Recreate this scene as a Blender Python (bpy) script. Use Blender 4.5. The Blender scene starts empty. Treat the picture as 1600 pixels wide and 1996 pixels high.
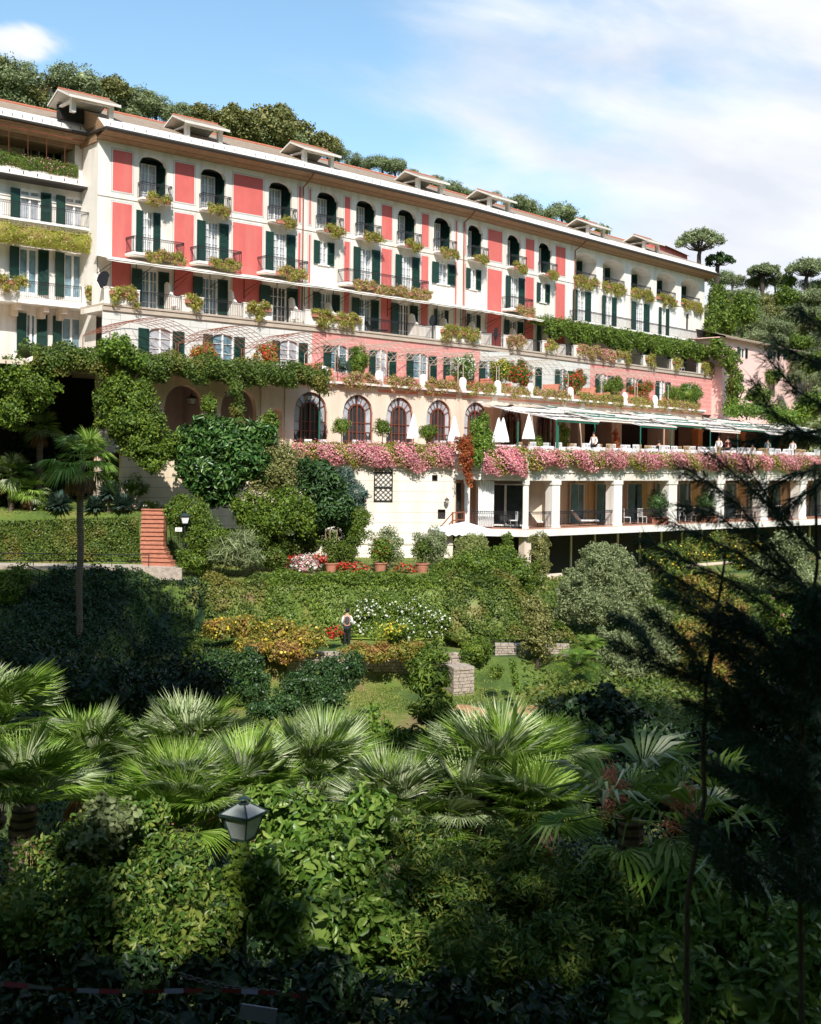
import bpy, math, random
import numpy as np
from mathutils import Matrix, Vector
R = math.radians
random.seed(7)
rng = np.random.default_rng(11)
sc = bpy.context.scene
COL = sc.collection
# ------------------------------------------------------------------ camera model
F = 2290.0; H0 = 898.0; ROLL = R(0.7)
cam = bpy.data.cameras.new('Camera'); camo = bpy.data.objects.new('Camera', cam); COL.objects.link(camo)
cam.sensor_fit = 'VERTICAL'; cam.sensor_height = 36.0; cam.lens = 36.0*F/1996.0
cam.shift_y = -(998.0-H0)/1996.0
CRO, SRO = math.cos(ROLL), math.sin(ROLL)
camo.matrix_world = Matrix(((CRO, -SRO, 0, 0), (0, 0, -1, 0), (SRO, CRO, 0, 0), (0, 0, 0, 1)))
cam.clip_start = 0.1; cam.clip_end = 4000
cam.dof.use_dof = True; cam.dof.focus_distance = 42; cam.dof.aperture_fstop = cam.lens/1000/0.008
sc.camera = camo
# ------------------------------------------------------------------ light
SUN_AZ = 173.0; SUN_EL = 43.0
S = Vector((math.cos(R(SUN_EL))*math.sin(R(SUN_AZ)), math.cos(R(SUN_EL))*math.cos(R(SUN_AZ)), math.sin(R(SUN_EL))))
sl = bpy.data.lights.new('Sun', 'SUN'); sl.energy = 4.9; sl.angle = R(0.5); sl.color = (1.0, 0.955, 0.88)
so = bpy.data.objects.new('Sun', sl); COL.objects.link(so); so.rotation_euler = S.to_track_quat('Z', 'Y').to_euler()
w = bpy.data.worlds.new('World'); sc.world = w; w.use_nodes = True
nt = w.node_tree; nt.nodes.clear()
def N(t, **k):
    n = nt.nodes.new(t)
    for a, b in k.items(): setattr(n, a, b)
    return n
def L(a, b): nt.links.new(a, b)
def MA(op, a, b=None, c=None):
    n = nt.nodes.new('ShaderNodeMath'); n.operation = op
    for i, v in enumerate((a, b, c)):
        if v is None: continue
        if isinstance(v, (int, float)): n.inputs[i].default_value = v
        else: nt.links.new(v, n.inputs[i])
    return n.outputs[0]
sky = N('ShaderNodeTexSky'); sky.sky_type = 'NISHITA'; sky.sun_disc = False
sky.sun_elevation = R(SUN_EL); sky.sun_rotation = R(SUN_AZ); sky.air_density = 1.0; sky.dust_density = 0.4; sky.ozone_density = 1.6
tc = N('ShaderNodeTexCoord'); sx = N('ShaderNodeSeparateXYZ'); L(tc.outputs['Generated'], sx.inputs[0])
yy = MA('MAXIMUM', MA('ABSOLUTE', sx.outputs[1]), 0.15)
u_ = MA('DIVIDE', sx.outputs[0], yy); v_ = MA('DIVIDE', sx.outputs[2], yy)
cx = N('ShaderNodeCombineXYZ'); L(MA('MULTIPLY', u_, 2.6), cx.inputs[0]); L(MA('MULTIPLY_ADD', v_, 6.5, MA('MULTIPLY', u_, 1.2)), cx.inputs[1]); cx.inputs[2].default_value = 3.7
n1 = N('ShaderNodeTexNoise'); n1.inputs['Scale'].default_value = 1.5; n1.inputs['Detail'].default_value = 9; n1.inputs['Roughness'].default_value = 0.52; n1.inputs['Distortion'].default_value = 0.35
L(cx.outputs[0], n1.inputs['Vector'])
val = MA('ADD', MA('MULTIPLY', n1.outputs[0], 1.25), MA('MULTIPLY_ADD', u_, 1.5, MA('MULTIPLY', v_, -1.15)))
puff = MA('POWER', 2.718, MA('MULTIPLY', MA('ADD', MA('POWER', MA('ABSOLUTE', MA('DIVIDE', MA('ADD', u_, .338), .062)), 2.0), MA('POWER', MA('ABSOLUTE', MA('DIVIDE', MA('ADD', v_, -.352), .026)), 2.0)), -1.0))
val = MA('ADD', val, MA('MULTIPLY', puff, MA('MULTIPLY_ADD', n1.outputs[0], 2.6, -.35)))
mr = N('ShaderNodeMapRange'); mr.interpolation_type = 'SMOOTHSTEP'; L(val, mr.inputs[0]); mr.inputs[1].default_value = 0.20; mr.inputs[2].default_value = 0.66
b1 = N('ShaderNodeBackground'); b1.inputs[1].default_value = 0.175
hs = N('ShaderNodeHueSaturation'); hs.inputs['Saturation'].default_value = 1.02; hs.inputs['Hue'].default_value = .487; L(sky.outputs[0], hs.inputs['Color']); L(hs.outputs[0], b1.inputs[0])
n2 = N('ShaderNodeTexNoise'); n2.inputs['Scale'].default_value = 2.2; n2.inputs['Detail'].default_value = 5; L(cx.outputs[0], n2.inputs['Vector'])
cr2 = N('ShaderNodeValToRGB'); cr2.color_ramp.elements[0].position = .35; cr2.color_ramp.elements[0].color = (.74, .78, .87, 1); cr2.color_ramp.elements[1].position = .62; cr2.color_ramp.elements[1].color = (.95, .97, 1, 1); L(n2.outputs[0], cr2.inputs[0])
b2 = N('ShaderNodeBackground'); b2.inputs[1].default_value = 0.92; L(cr2.outputs[0], b2.inputs[0])
fr_ = N('ShaderNodeMapRange'); fr_.interpolation_type = 'SMOOTHSTEP'; L(sx.outputs[1], fr_.inputs[0]); fr_.inputs[1].default_value = .05; fr_.inputs[2].default_value = .6
ms = N('ShaderNodeMixShader'); L(MA('MULTIPLY', mr.outputs[0], fr_.outputs[0]), ms.inputs[0]); L(b1.outputs[0], ms.inputs[1]); L(b2.outputs[0], ms.inputs[2])
wo = N('ShaderNodeOutputWorld'); L(ms.outputs[0], wo.inputs[0])
sc.view_settings.view_transform = 'Standard'; sc.view_settings.look = 'None'; sc.view_settings.exposure = 0.26; sc.view_settings.gamma = 1
# ------------------------------------------------------------------ pixel geometry (photo pixels, 1600x1996)
def ray(px, py):
    a = (px-800)/F; b = (H0-py)/F
    return a*CRO-b*SRO, a*SRO+b*CRO
def at(px, py, Z):
    u, v = ray(px, py); return (u*Z, Z, v*Z)
TH = [R(41), R(44.4), R(48.2)]
V = [(-18.9556, 70.4635), (-7.6382, 80.3015), (3.9110, 91.6114), (30.0143, 120.8063)]
LEN = [14.9956, 16.1647, 39.1628]
EXT = [math.tan((TH[1]-TH[0])/2), math.tan((TH[2]-TH[1])/2)]
def lhit(px, py, P, th):
    u, v = ray(px, py); d = (math.cos(th), math.sin(th))
    s = (u*P[1]-P[0])/(d[0]-u*d[1]); t = P[1]+s*d[1]
    return s, t, v*t
def segof(px): return 0 if px < 590 else (1 if px < 904 else 2)
def hit(px, py, off=0.0, seg=None):
    k = segof(px) if seg is None else seg
    th = TH[k]; P = (V[k][0]+math.sin(th)*off, V[k][1]-math.cos(th)*off)
    s, t, z = lhit(px, py, P, th); return k, s, z
def pos(k, s, off, z):
    th = TH[k]
    return Vector((V[k][0]+s*math.cos(th)+math.sin(th)*off, V[k][1]+s*math.sin(th)-math.cos(th)*off, z))
# ------------------------------------------------------------------ materials
def newmat(name):
    global nt
    m = bpy.data.materials.new(name); m.use_nodes = True; nt = m.node_tree; nt.nodes.clear(); return m
def c4(c): return (c[0], c[1], c[2], 1)
def mat(name, col, rough=.8, var=.12, scale=1.2, bump=0.0, bscale=30, metal=0, stain=None, stripes=None, spec=.3):
    m = newmat(name); out = N('ShaderNodeOutputMaterial'); p = N('ShaderNodeBsdfPrincipled')
    p.inputs['Roughness'].default_value = rough; p.inputs['Metallic'].default_value = metal; p.inputs['Specular IOR Level'].default_value = spec
    geo = N('ShaderNodeNewGeometry')
    nz = N('ShaderNodeTexNoise'); nz.inputs['Scale'].default_value = scale; nz.inputs['Detail'].default_value = 8; nz.inputs['Roughness'].default_value = .65
    L(geo.outputs['Position'], nz.inputs['Vector'])
    rp = N('ShaderNodeValToRGB'); e = rp.color_ramp.elements
    e[0].position = .32; e[0].color = c4([x*(1-var) for x in col]); e[1].position = .68; e[1].color = c4([min(1, x*(1+var)) for x in col]); L(nz.outputs[0], rp.inputs[0])
    last = rp.outputs[0]
    if stain:
        n3 = N('ShaderNodeTexNoise'); n3.inputs['Scale'].default_value = 1.0; n3.inputs['Detail'].default_value = 6
        mp = N('ShaderNodeMapping'); mp.inputs['Scale'].default_value = (1.6, 1.6, .25); L(geo.outputs['Position'], mp.inputs[0]); L(mp.outputs[0], n3.inputs['Vector'])
        r3 = N('ShaderNodeMapRange'); r3.inputs[1].default_value = .46; r3.inputs[2].default_value = .74; r3.inputs[4].default_value = .75; L(n3.outputs[0], r3.inputs[0])
        mx = N('ShaderNodeMixRGB'); L(r3.outputs[0], mx.inputs[0]); L(last, mx.inputs[1]); mx.inputs[2].default_value = c4(stain); last = mx.outputs[0]
    if stripes:      # horizontal course lines: (period, width, colour)
        sp = N('ShaderNodeSeparateXYZ'); L(geo.outputs['Position'], sp.inputs[0])
        fr = MA('FRACT', MA('DIVIDE', sp.outputs[2], stripes[0])); lt = MA('LESS_THAN', fr, stripes[1]/stripes[0])
        if len(stripes) > 3:   # masonry: vertical joints from s coordinate
            ss = MA('ADD', MA('MULTIPLY', sp.outputs[0], .68), MA('MULTIPLY', sp.outputs[1], .73))
            row = MA('MULTIPLY', MA('MODULO', MA('FLOOR', MA('DIVIDE', sp.outputs[2], stripes[0])), 2.0), .5)
            f2 = MA('FRACT', MA('ADD', MA('DIVIDE', ss, stripes[3]), row)); lt = MA('MAXIMUM', lt, MA('LESS_THAN', f2, stripes[1]/stripes[3]))
        mx = N('ShaderNodeMixRGB'); L(lt, mx.inputs[0]); L(last, mx.inputs[1]); mx.inputs[2].default_value = c4(stripes[2]); last = mx.outputs[0]
    L(last, p.inputs['Base Color'])
    if bump:
        nb = N('ShaderNodeTexNoise'); nb.inputs['Scale'].default_value = bscale; nb.inputs['Detail'].default_value = 4; L(geo.outputs['Position'], nb.inputs['Vector'])
        bp = N('ShaderNodeBump'); bp.inputs['Strength'].default_value = bump; bp.inputs['Distance'].default_value = .05; L(nb.outputs[0], bp.inputs['Height']); L(bp.outputs[0], p.inputs['Normal'])
    L(p.outputs[0], out.inputs[0]); return m
def leafmat(name, cols, trans=.22, rough=.5, patch=None, pscale=.6):
    m = newmat(name); out = N('ShaderNodeOutputMaterial'); p = N('ShaderNodeBsdfPrincipled'); p.inputs['Roughness'].default_value = rough; p.inputs['Specular IOR Level'].default_value = .35
    geo = N('ShaderNodeNewGeometry'); rp = N('ShaderNodeValToRGB'); rp.color_ramp.interpolation = 'LINEAR'
    els = rp.color_ramp.elements
    while len(els) < len(cols): els.new(.5)
    for i, c in enumerate(cols): els[i].position = i/(len(cols)-1); els[i].color = c4(c)
    L(geo.outputs['Random Per Island'], rp.inputs[0]); last = rp.outputs[0]
    nz = N('ShaderNodeTexNoise'); nz.inputs['Scale'].default_value = pscale; nz.inputs['Detail'].default_value = 4; L(geo.outputs['Position'], nz.inputs['Vector'])
    if patch:
        r3 = N('ShaderNodeMapRange'); r3.inputs[1].default_value = .5; r3.inputs[2].default_value = .66; r3.inputs[4].default_value = .8; L(nz.outputs[0], r3.inputs[0])
        mx = N('ShaderNodeMixRGB'); L(r3.outputs[0], mx.inputs[0]); L(last, mx.inputs[1]); mx.inputs[2].default_value = c4(patch); last = mx.outputs[0]
    hv = N('ShaderNodeHueSaturation'); L(last, hv.inputs['Color']); L(MA('MULTIPLY_ADD', nz.outputs[0], 1.0, .5), hv.inputs['Value']); last = hv.outputs[0]
    L(last, p.inputs['Base Color'])
    tr = N('ShaderNodeBsdfTranslucent'); L(last, tr.inputs[0])
    ms = N('ShaderNodeMixShader'); ms.inputs[0].default_value = trans; L(p.outputs[0], ms.inputs[1]); L(tr.outputs[0], ms.inputs[2])
    L(ms.outputs[0], out.inputs[0]); return m
M = {}
M['cream'] = mat('cream_stucco', (.83, .775, .71), .85, .05, .5, .15, 40, stain=(.62, .52, .42))
M['white'] = mat('white_stucco', (.87, .83, .78), .85, .05, .5, .15, 40, stain=(.66, .58, .5))
M['beige'] = mat('beige_stucco', (.77, .64, .52), .85, .06, .6, .15, 40, stain=(.62, .48, .36))
M['courses'] = mat('coursed_white_wall', (.84, .77, .68), .85, .05, .5, .1, 40, stain=(.66, .56, .44), stripes=(.62, .035, (.5, .44, .38)))
M['red'] = mat('red_paint', (.66, .145, .13), .8, .09, .7, .15, 30, stain=(.66, .20, .17))
M['orange'] = mat('orange_pillar', (.60, .27, .11), .8, .08, .8, .1)
M['greyline'] = mat('grey_painted_band', (.50, .52, .50), .85, .05, 1)
M['greyashlar'] = mat('grey_painted_ashlar', (.66, .66, .62), .85, .05, .8, .1, 40, stripes=(.42, .03, (.40, .40, .38), 1.15))
M['pinkashlar'] = mat('pink_painted_ashlar', (.70, .30, .27), .85, .06, .8, .1, 40, stripes=(.42, .035, (.78, .52, .47), 1.15))
M['greyplaster'] = mat('grey_plaster', (.40, .36, .34), .9, .15, .8, .1)  # grey stands for the shading inside the open arches
M['pink'] = mat('pink_stucco', (.86, .58, .52), .85, .06, .5, .1)
M['terrapaint'] = mat('terracotta_frieze', (.66, .28, .19), .85, .08, 1)
M['ledge'] = mat('stone_ledge', (.50, .42, .34), .8, .10, 1.5, .1)
M['soffit'] = mat('wooden_soffit', (.33, .21, .125), .75, .2, 3, stripes=(.16, .03, (.22, .12, .07)))
M['gutter'] = mat('dark_metal_gutter', (.05, .045, .04), .5, .2, 2)
M['lead'] = mat('pale_roof_band', (.74, .68, .62), .7, .08, .8, .1)
M['tiles'] = mat('slate_roof', (.34, .26, .19), .9, .25, 3, .5, 14, stripes=(.11, .02, (.18, .13, .10)))
M['ridge'] = mat('terracotta_ridge', (.50, .17, .10), .85, .15, 4)
M['frame'] = mat('white_window_frame', (.85, .83, .80), .5, .03, 1)
M['curtain'] = mat('pale_curtain_glass', (.42, .43, .46), .12, .35, 1.3, spec=.6)
M['darkglass'] = mat('dark_glass', (.035, .045, .05), .08, .4, 1, spec=.7)
M['blueglass'] = mat('bluish_curtained_glass', (.16, .25, .30), .15, .5, 1.5, spec=.7)
M['green'] = mat('dark_green_shutter', (.012, .045, .034), .5, .15, 2)
M['brown'] = mat('brown_window_frame', (.20, .06, .035), .55, .15, 2)
M['iron'] = mat('wrought_iron', (.018, .018, .02), .5, .1, 2)
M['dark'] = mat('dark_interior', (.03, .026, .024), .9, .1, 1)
M['canvas'] = mat('cream_canvas', (.80, .74, .66), .9, .05, 2)
M['acanvas'] = mat('grey_white_canvas', (.62, .62, .60), .9, .2, 3)
M['wcanvas'] = mat('white_canvas', (.88, .87, .85), .9, .03, 2)
M['gcanvas'] = mat('green_canvas', (.02, .13, .09), .85, .1, 2)
M['cloth'] = mat('white_tablecloth', (.82, .82, .82), .9, .04, 3)
M['terracotta'] = mat('terracotta', (.46, .20, .13), .85, .2, 5, .2)
M['wood'] = mat('wood_pole', (.46, .33, .19), .8, .15, 4)
M['redwood'] = mat('red_brown_wood', (.26, .09, .05), .7, .12, 4)
M['bark'] = mat('bark', (.075, .058, .045), .95, .3, 6, .6, 18)
M['palmbark'] = mat('palm_bark', (.20, .15, .11), .95, .3, 8, .8, 16, stripes=(.09, .03, (.07, .05, .04)))
M['stone'] = mat('dry_stone', (.42, .35, .29), .95, .3, 5, .8, 9)
M['path'] = mat('gravel_path', (.50, .43, .37), .95, .12, 3, .3, 20)
M['lgreen'] = mat('green_lamp_metal', (.025, .05, .045), .4, .3, 12, spec=.5)
M['frost'] = mat('frosted_lamp_glass', (.40, .43, .42), .25, .2, 9, spec=.5)
M['skin'] = mat('skin', (.55, .32, .22), .6, .05, 5)
M['black'] = mat('black_cloth', (.02, .02, .025), .8, .1, 5)
M['grayvest'] = mat('dark_grey_vest', (.07, .07, .085), .8, .1, 5)
M['shirt'] = mat('white_shirt', (.8, .8, .8), .8, .04, 5)
M['hair'] = mat('dark_hair', (.02, .015, .012), .6, .1, 5)
M['floor'] = mat('terrace_tiles', (.48, .25, .17), .85, .12, 3)
M['tape'] = mat('white_tape', (.17, .18, .24), .5, .03, 3)  # white darkened to stand for the shade the tape hangs in
M['redtape'] = mat('red_tape', (.15, .02, .025), .5, .1, 3)  # red darkened likewise for the shaded tape
M['earth'] = mat('bare_earth', (.40, .22, .11), .95, .2, 2, .5, 12)
def groundmat():
    m = newmat('ground_grass'); out = N('ShaderNodeOutputMaterial'); p = N('ShaderNodeBsdfPrincipled'); p.inputs['Roughness'].default_value = .95
    geo = N('ShaderNodeNewGeometry'); n = N('ShaderNodeTexNoise'); n.inputs['Scale'].default_value = .35; n.inputs['Detail'].default_value = 9; n.inputs['Roughness'].default_value = .6; L(geo.outputs['Position'], n.inputs['Vector'])
    r = N('ShaderNodeValToRGB'); e = r.color_ramp.elements; e[0].position = .36; e[0].color = (.05, .09, .016, 1); e[1].position = .66; e[1].color = (.22, .15, .07, 1)
    k = e.new(.50); k.color = (.12, .18, .03, 1); k = e.new(.60); k.color = (.20, .20, .05, 1)
    L(n.outputs[0], r.inputs[0]); L(r.outputs[0], p.inputs['Base Color'])
    nb = N('ShaderNodeTexNoise'); nb.inputs['Scale'].default_value = 7; nb.inputs['Detail'].default_value = 6; L(geo.outputs['Position'], nb.inputs['Vector'])
    b = N('ShaderNodeBump'); b.inputs['Strength'].default_value = .9; b.inputs['Distance'].default_value = .2; L(nb.outputs[0], b.inputs['Height']); L(b.outputs[0], p.inputs['Normal'])
    L(p.outputs[0], out.inputs[0]); return m
M['ground'] = groundmat()
M['l_mid'] = leafmat('mid_green_leaves', [(.04, .085, .010), (.11, .18, .02), (.22, .29, .035)])
M['l_ivy'] = leafmat('ivy_leaves', [(.035, .075, .012), (.09, .15, .022), (.19, .24, .035)], patch=(.20, .17, .04))
M['l_bright'] = leafmat('bright_leaves', [(.06, .13, .015), (.12, .22, .025), (.24, .32, .04)])
M['l_dark'] = leafmat('dark_leaves', [(.018, .045, .014), (.04, .09, .024), (.08, .15, .04)], .12, .4)
M['l_olive'] = leafmat('olive_leaves', [(.10, .13, .05), (.20, .25, .10), (.38, .42, .22)], .15)
M['l_oak'] = leafmat('oak_leaves', [(.08, .10, .025), (.19, .20, .055), (.36, .33, .12)], .15)
M['l_mag'] = leafmat('magnolia_leaves', [(.022, .065, .014), (.05, .13, .025), (.15, .24, .06)], .1, .3)
M['l_laurel'] = leafmat('laurel_leaves', [(.05, .12, .015), (.12, .22, .03), (.26, .36, .08)], .25, .36, pscale=1.2)
M['l_narrow'] = leafmat('narrow_leaves', [(.04, .10, .015), (.11, .20, .03), (.26, .30, .06)], .25, .4, pscale=1.2)
M['l_palm'] = leafmat('palm_leaves', [(.09, .20, .02), (.22, .36, .04), (.45, .58, .18)], .3, .38)
M['l_palmsil'] = leafmat('silvery_palm_leaves', [(.16, .26, .08), (.36, .45, .20), (.68, .72, .52)], .25, .4)
M['l_yucca'] = leafmat('blue_green_yucca_leaves', [(.03, .07, .05), (.07, .13, .10), (.18, .24, .18)], .15, .4)
M['l_box'] = leafmat('planter_leaves', [(.13, .16, .02), (.28, .29, .035), (.50, .46, .09)], .2, patch=(.30, .22, .07), pscale=1.4)
M['l_gold'] = leafmat('yellow_variegated_leaves', [(.16, .20, .05), (.28, .32, .09), (.42, .45, .18)], .2)
M['l_hyd'] = leafmat('hydrangea_leaves', [(.12, .17, .02), (.30, .30, .05), (.46, .28, .07)], .25, patch=(.30, .13, .05), pscale=.9)
M['l_red'] = leafmat('red_vine_leaves', [(.20, .03, .02), (.42, .09, .03), (.40, .20, .04)], .25)
M['l_deep'] = leafmat('deep_green_leaves', [(.008, .022, .007), (.018, .045, .014), (.04, .08, .022)], .1, .45)  # shade put into the leaf colour, for plants in the dark places
M['l_needle'] = leafmat('conifer_needles', [(.010, .03, .016), (.02, .06, .03), (.045, .12, .06)], .08, .6)
M['f_pink'] = leafmat('pink_blossoms', [(.50, .11, .17), (.74, .28, .32), (.86, .55, .52)], .25)
M['f_white'] = leafmat('white_blossoms', [(.75, .75, .66), (.85, .85, .8)], .25)
M['f_red'] = leafmat('red_blossoms', [(.55, .02, .02), (.75, .06, .05)], .2)
M['f_yellow'] = leafmat('yellow_blossoms', [(.65, .45, .03), (.8, .62, .08)], .2)
M['dryfrond'] = leafmat('dry_brown_fronds', [(.16, .08, .035), (.34, .17, .07), (.42, .26, .14)], .1)
M['grass'] = leafmat('grass_blades', [(.10, .17, .02), (.22, .28, .04), (.40, .36, .11)], .2)
# ------------------------------------------------------------------ helpers: objects and meshes
LABELS = {}
def tag(o, label, cat, group=None):
    if label in LABELS and not (group and LABELS[label] == group): print('DUP LABEL', label)
    if not 4 <= len(label.replace('-', ' ').split()) <= 16: print('LABEL LENGTH', len(label.split()), label)
    LABELS[label] = group; o['label'] = label; o['category'] = cat
    if group: o['group'] = group
    return o
def struct(o, kind='structure'): o['kind'] = kind; return o
def wloc(p): return Vector(p.location) if p is not None else Vector((0, 0, 0))
def link(name, me, parent=None, loc=(0, 0, 0), rz=0.0, scale=None):
    """loc is in world coordinates; parents are never rotated or scaled unless handled with local=True"""
    o = bpy.data.objects.new(name, me); COL.objects.link(o)
    l = Vector(loc)
    p = parent
    if p is not None:
        o.parent = p; inv = worldmat(p).inverted(); m = inv @ (Matrix.Translation(l) @ Matrix.Rotation(rz, 4, 'Z'))
        o.location = m.to_translation(); o.rotation_euler = m.to_euler()
    else:
        o.location = l; o.rotation_euler = (0, 0, rz)
    if scale: o.scale = scale
    return o
def localmat(o): return Matrix.Translation(o.location) @ o.rotation_euler.to_matrix().to_4x4()
def worldmat(o):
    m = localmat(o)
    while o.parent is not None: o = o.parent; m = localmat(o) @ m
    return m
def empty(name, loc, label, cat, group=None, rz=0):
    o = bpy.data.objects.new(name, None); COL.objects.link(o); o.location = loc; o.rotation_euler = (0, 0, rz); o.empty_display_size = .2
    return tag(o, label, cat, group)
def copy_tree(src, loc, rz=None, scale=None, label=None):
    r = src.copy(); COL.objects.link(r); r.location = loc
    if rz is not None: r.rotation_euler = (0, 0, rz)
    if scale is not None: r.scale = (scale,)*3 if isinstance(scale, (int, float)) else scale
    if label: tag(r, label, r['category'], r.get('group'))
    def rec(a, b):
        for ch in list(a.children):
            c = ch.copy(); COL.objects.link(c); c.parent = b; rec(ch, c)
    rec(src, r); return r
class MB:
    def __init__(s): s.v = []; s.f = []; s.m = []
    def quad(s, a, b, c, d, mi=0):
        n = len(s.v); s.v += [tuple(a), tuple(b), tuple(c), tuple(d)]; s.f.append((n, n+1, n+2, n+3)); s.m.append(mi); return s
    def poly(s, pts, mi=0):
        n = len(s.v); s.v += [tuple(p) for p in pts]; s.f.append(tuple(range(n, n+len(pts)))); s.m.append(mi); return s
    def box(s, x0, x1, y0, y1, z0, z1, mi=0):
        n = len(s.v)
        s.v += [(x0, y0, z0), (x1, y0, z0), (x1, y1, z0), (x0, y1, z0), (x0, y0, z1), (x1, y0, z1), (x1, y1, z1), (x0, y1, z1)]
        for q in ((0, 3, 2, 1), (4, 5, 6, 7), (0, 1, 5, 4), (1, 2, 6, 5), (2, 3, 7, 6), (3, 0, 4, 7)): s.f.append(tuple(n+i for i in q)); s.m.append(mi)
        return s
    def tube(s, p0, p1, r0, r1=None, n=6, mi=0, cap=True):
        r1 = r0 if r1 is None else r1
        p0 = Vector(p0); p1 = Vector(p1); d = (p1-p0)
        if d.length < 1e-6: return s
        d.normalize(); a = d.orthogonal().normalized(); b = d.cross(a); k = len(s.v)
        for (p, r) in ((p0, r0), (p1, r1)):
            for i in range(n):
                t = 2*math.pi*i/n; s.v.append(tuple(p+(a*math.cos(t)+b*math.sin(t))*r))
        for i in range(n): j = (i+1) % n; s.f.append((k+i, k+j, k+n+j, k+n+i)); s.m.append(mi)
        if cap: s.f.append(tuple(k+n-1-i for i in range(n))); s.m.append(mi); s.f.append(tuple(k+n+i for i in range(n))); s.m.append(mi)
        return s
    def path(s, pts, r0, r1=None, n=6, mi=0):
        r1 = r0 if r1 is None else r1; K = len(pts)-1
        for i in range(K): s.tube(pts[i], pts[i+1], r0+(r1-r0)*i/K, r0+(r1-r0)*(i+1)/K, n, mi)
        return s
    def lathe(s, prof, cx=0, cy=0, n=16, mi=0, sx=1, sy=1):
        k = len(s.v)
        for (r, z) in prof:
            for i in range(n): t = 2*math.pi*i/n; s.v.append((cx+r*math.cos(t)*sx, cy+r*math.sin(t)*sy, z))
        for a in range(len(prof)-1):
            for i in range(n): j = (i+1) % n; s.f.append((k+a*n+i, k+a*n+j, k+(a+1)*n+j, k+(a+1)*n+i)); s.m.append(mi)
        s.f.append(tuple(k+n-1-i for i in range(n))); s.m.append(mi); e = k+(len(prof)-1)*n; s.f.append(tuple(e+i for i in range(n))); s.m.append(mi)
        return s
    def mesh(s, name, mats):
        me = bpy.data.meshes.new(name); me.from_pydata(s.v, [], s.f)
        for m in (mats if isinstance(mats, (list, tuple)) else [mats]): me.materials.append(m)
        me.polygons.foreach_set('material_index', s.m); me.update(); return me
    def build(s, name, mats, parent=None, loc=(0, 0, 0), rz=0.0, scale=None): return link(name, s.mesh(name, mats), parent, loc, rz, scale)
# ---- leaf clouds
def unit(v): return v/np.maximum(np.linalg.norm(v, axis=-1, keepdims=True), 1e-9)
def rdir(n): return unit(rng.normal(size=(n, 3)))
class LC:
    """cloud of separate little leaves; kind 0: diamond, kind 1: folded pointed leaf"""
    def __init__(s): s.V = []; s.Q = []; s.M = []; s.n = 0
    def add(s, P, Nn, size, asp=.5, mi=0, jit=.7, kind=0, up=None, upw=0.0):
        P = np.asarray(P, float); n = len(P)
        if n == 0: return s
        Nn = unit(np.asarray(Nn, float)+rng.normal(size=(n, 3))*jit)
        a = rdir(n)
        if up is not None: a = a*(1-upw)+np.asarray(up)*upw
        a = unit(a-(a*Nn).sum(1, keepdims=True)*Nn); b = np.cross(Nn, a)
        L_ = (size*rng.uniform(.65, 1.35, n))[:, None]; W_ = L_*asp
        if kind == 0:
            v = np.stack([P-a*L_*.5, P+b*W_*.5, P+a*L_*.5, P-b*W_*.5], 1); k = 4; q = np.array([[0, 1, 2, 3]])
        else:
            lift = Nn*W_*.18
            v = np.stack([P-a*L_*.5, P+a*L_*.5-Nn*L_*.10, P-a*L_*.18+b*W_*.5+lift, P+a*L_*.2+b*W_*.42+lift, P-a*L_*.18-b*W_*.5+lift, P+a*L_*.2-b*W_*.42+lift], 1); k = 6
            q = np.array([[0, 2, 3, 1], [0, 1, 5, 4]])
        base = s.n+np.arange(n)[:, None, None]*k
        s.V.append(v.reshape(-1, 3)); s.Q.append((base+q[None]).reshape(-1, 4)); s.M.append(np.full(n*len(q), mi)); s.n += n*k; return s
    def quads(s, V_, Q_, mi=0):
        V_ = np.asarray(V_, float); Q_ = np.asarray(Q_, int); s.V.append(V_); s.Q.append(Q_+s.n); s.M.append(np.full(len(Q_), mi)); s.n += len(V_); return s
    def core(s, c, r, mi=0, n=10, m=7, rough=.15):
        c = np.asarray(c, float); r = np.asarray(r, float)*np.ones(3)
        th = np.linspace(0, 2*math.pi, n, endpoint=False); ph = np.linspace(-1.45, 1.45, m)
        P = np.array([[(math.cos(t)*math.cos(p), math.sin(t)*math.cos(p), math.sin(p)) for t in th] for p in ph])*(1+rng.normal(size=(m, n, 1))*rough)
        q = [(i*n+j, i*n+(j+1) % n, (i+1)*n+(j+1) % n, (i+1)*n+j) for i in range(m-1) for j in range(n)]
        return s.quads((c+P*r).reshape(-1, 3), q, mi)
    def mesh(s, name, mats):
        Vv = np.concatenate(s.V).astype(np.float32); Q = np.concatenate(s.Q).astype(np.int32); Mi = np.concatenate(s.M).astype(np.int32)
        me = bpy.data.meshes.new(name); me.vertices.add(len(Vv)); me.vertices.foreach_set('co', Vv.ravel())
        me.loops.add(len(Q)*4); me.loops.foreach_set('vertex_index', Q.ravel()); me.polygons.add(len(Q))
        me.polygons.foreach_set('loop_start', np.arange(len(Q), dtype=np.int32)*4); me.polygons.foreach_set('material_index', Mi)
        for m in (mats if isinstance(mats, (list, tuple)) else [mats]): me.materials.append(m)
        me.update(calc_edges=True); me.validate(); return me
    def build(s, name, mats, parent=None, loc=(0, 0, 0), rz=0.0, scale=None): return link(name, s.mesh(name, mats), parent, loc, rz, scale)
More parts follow.
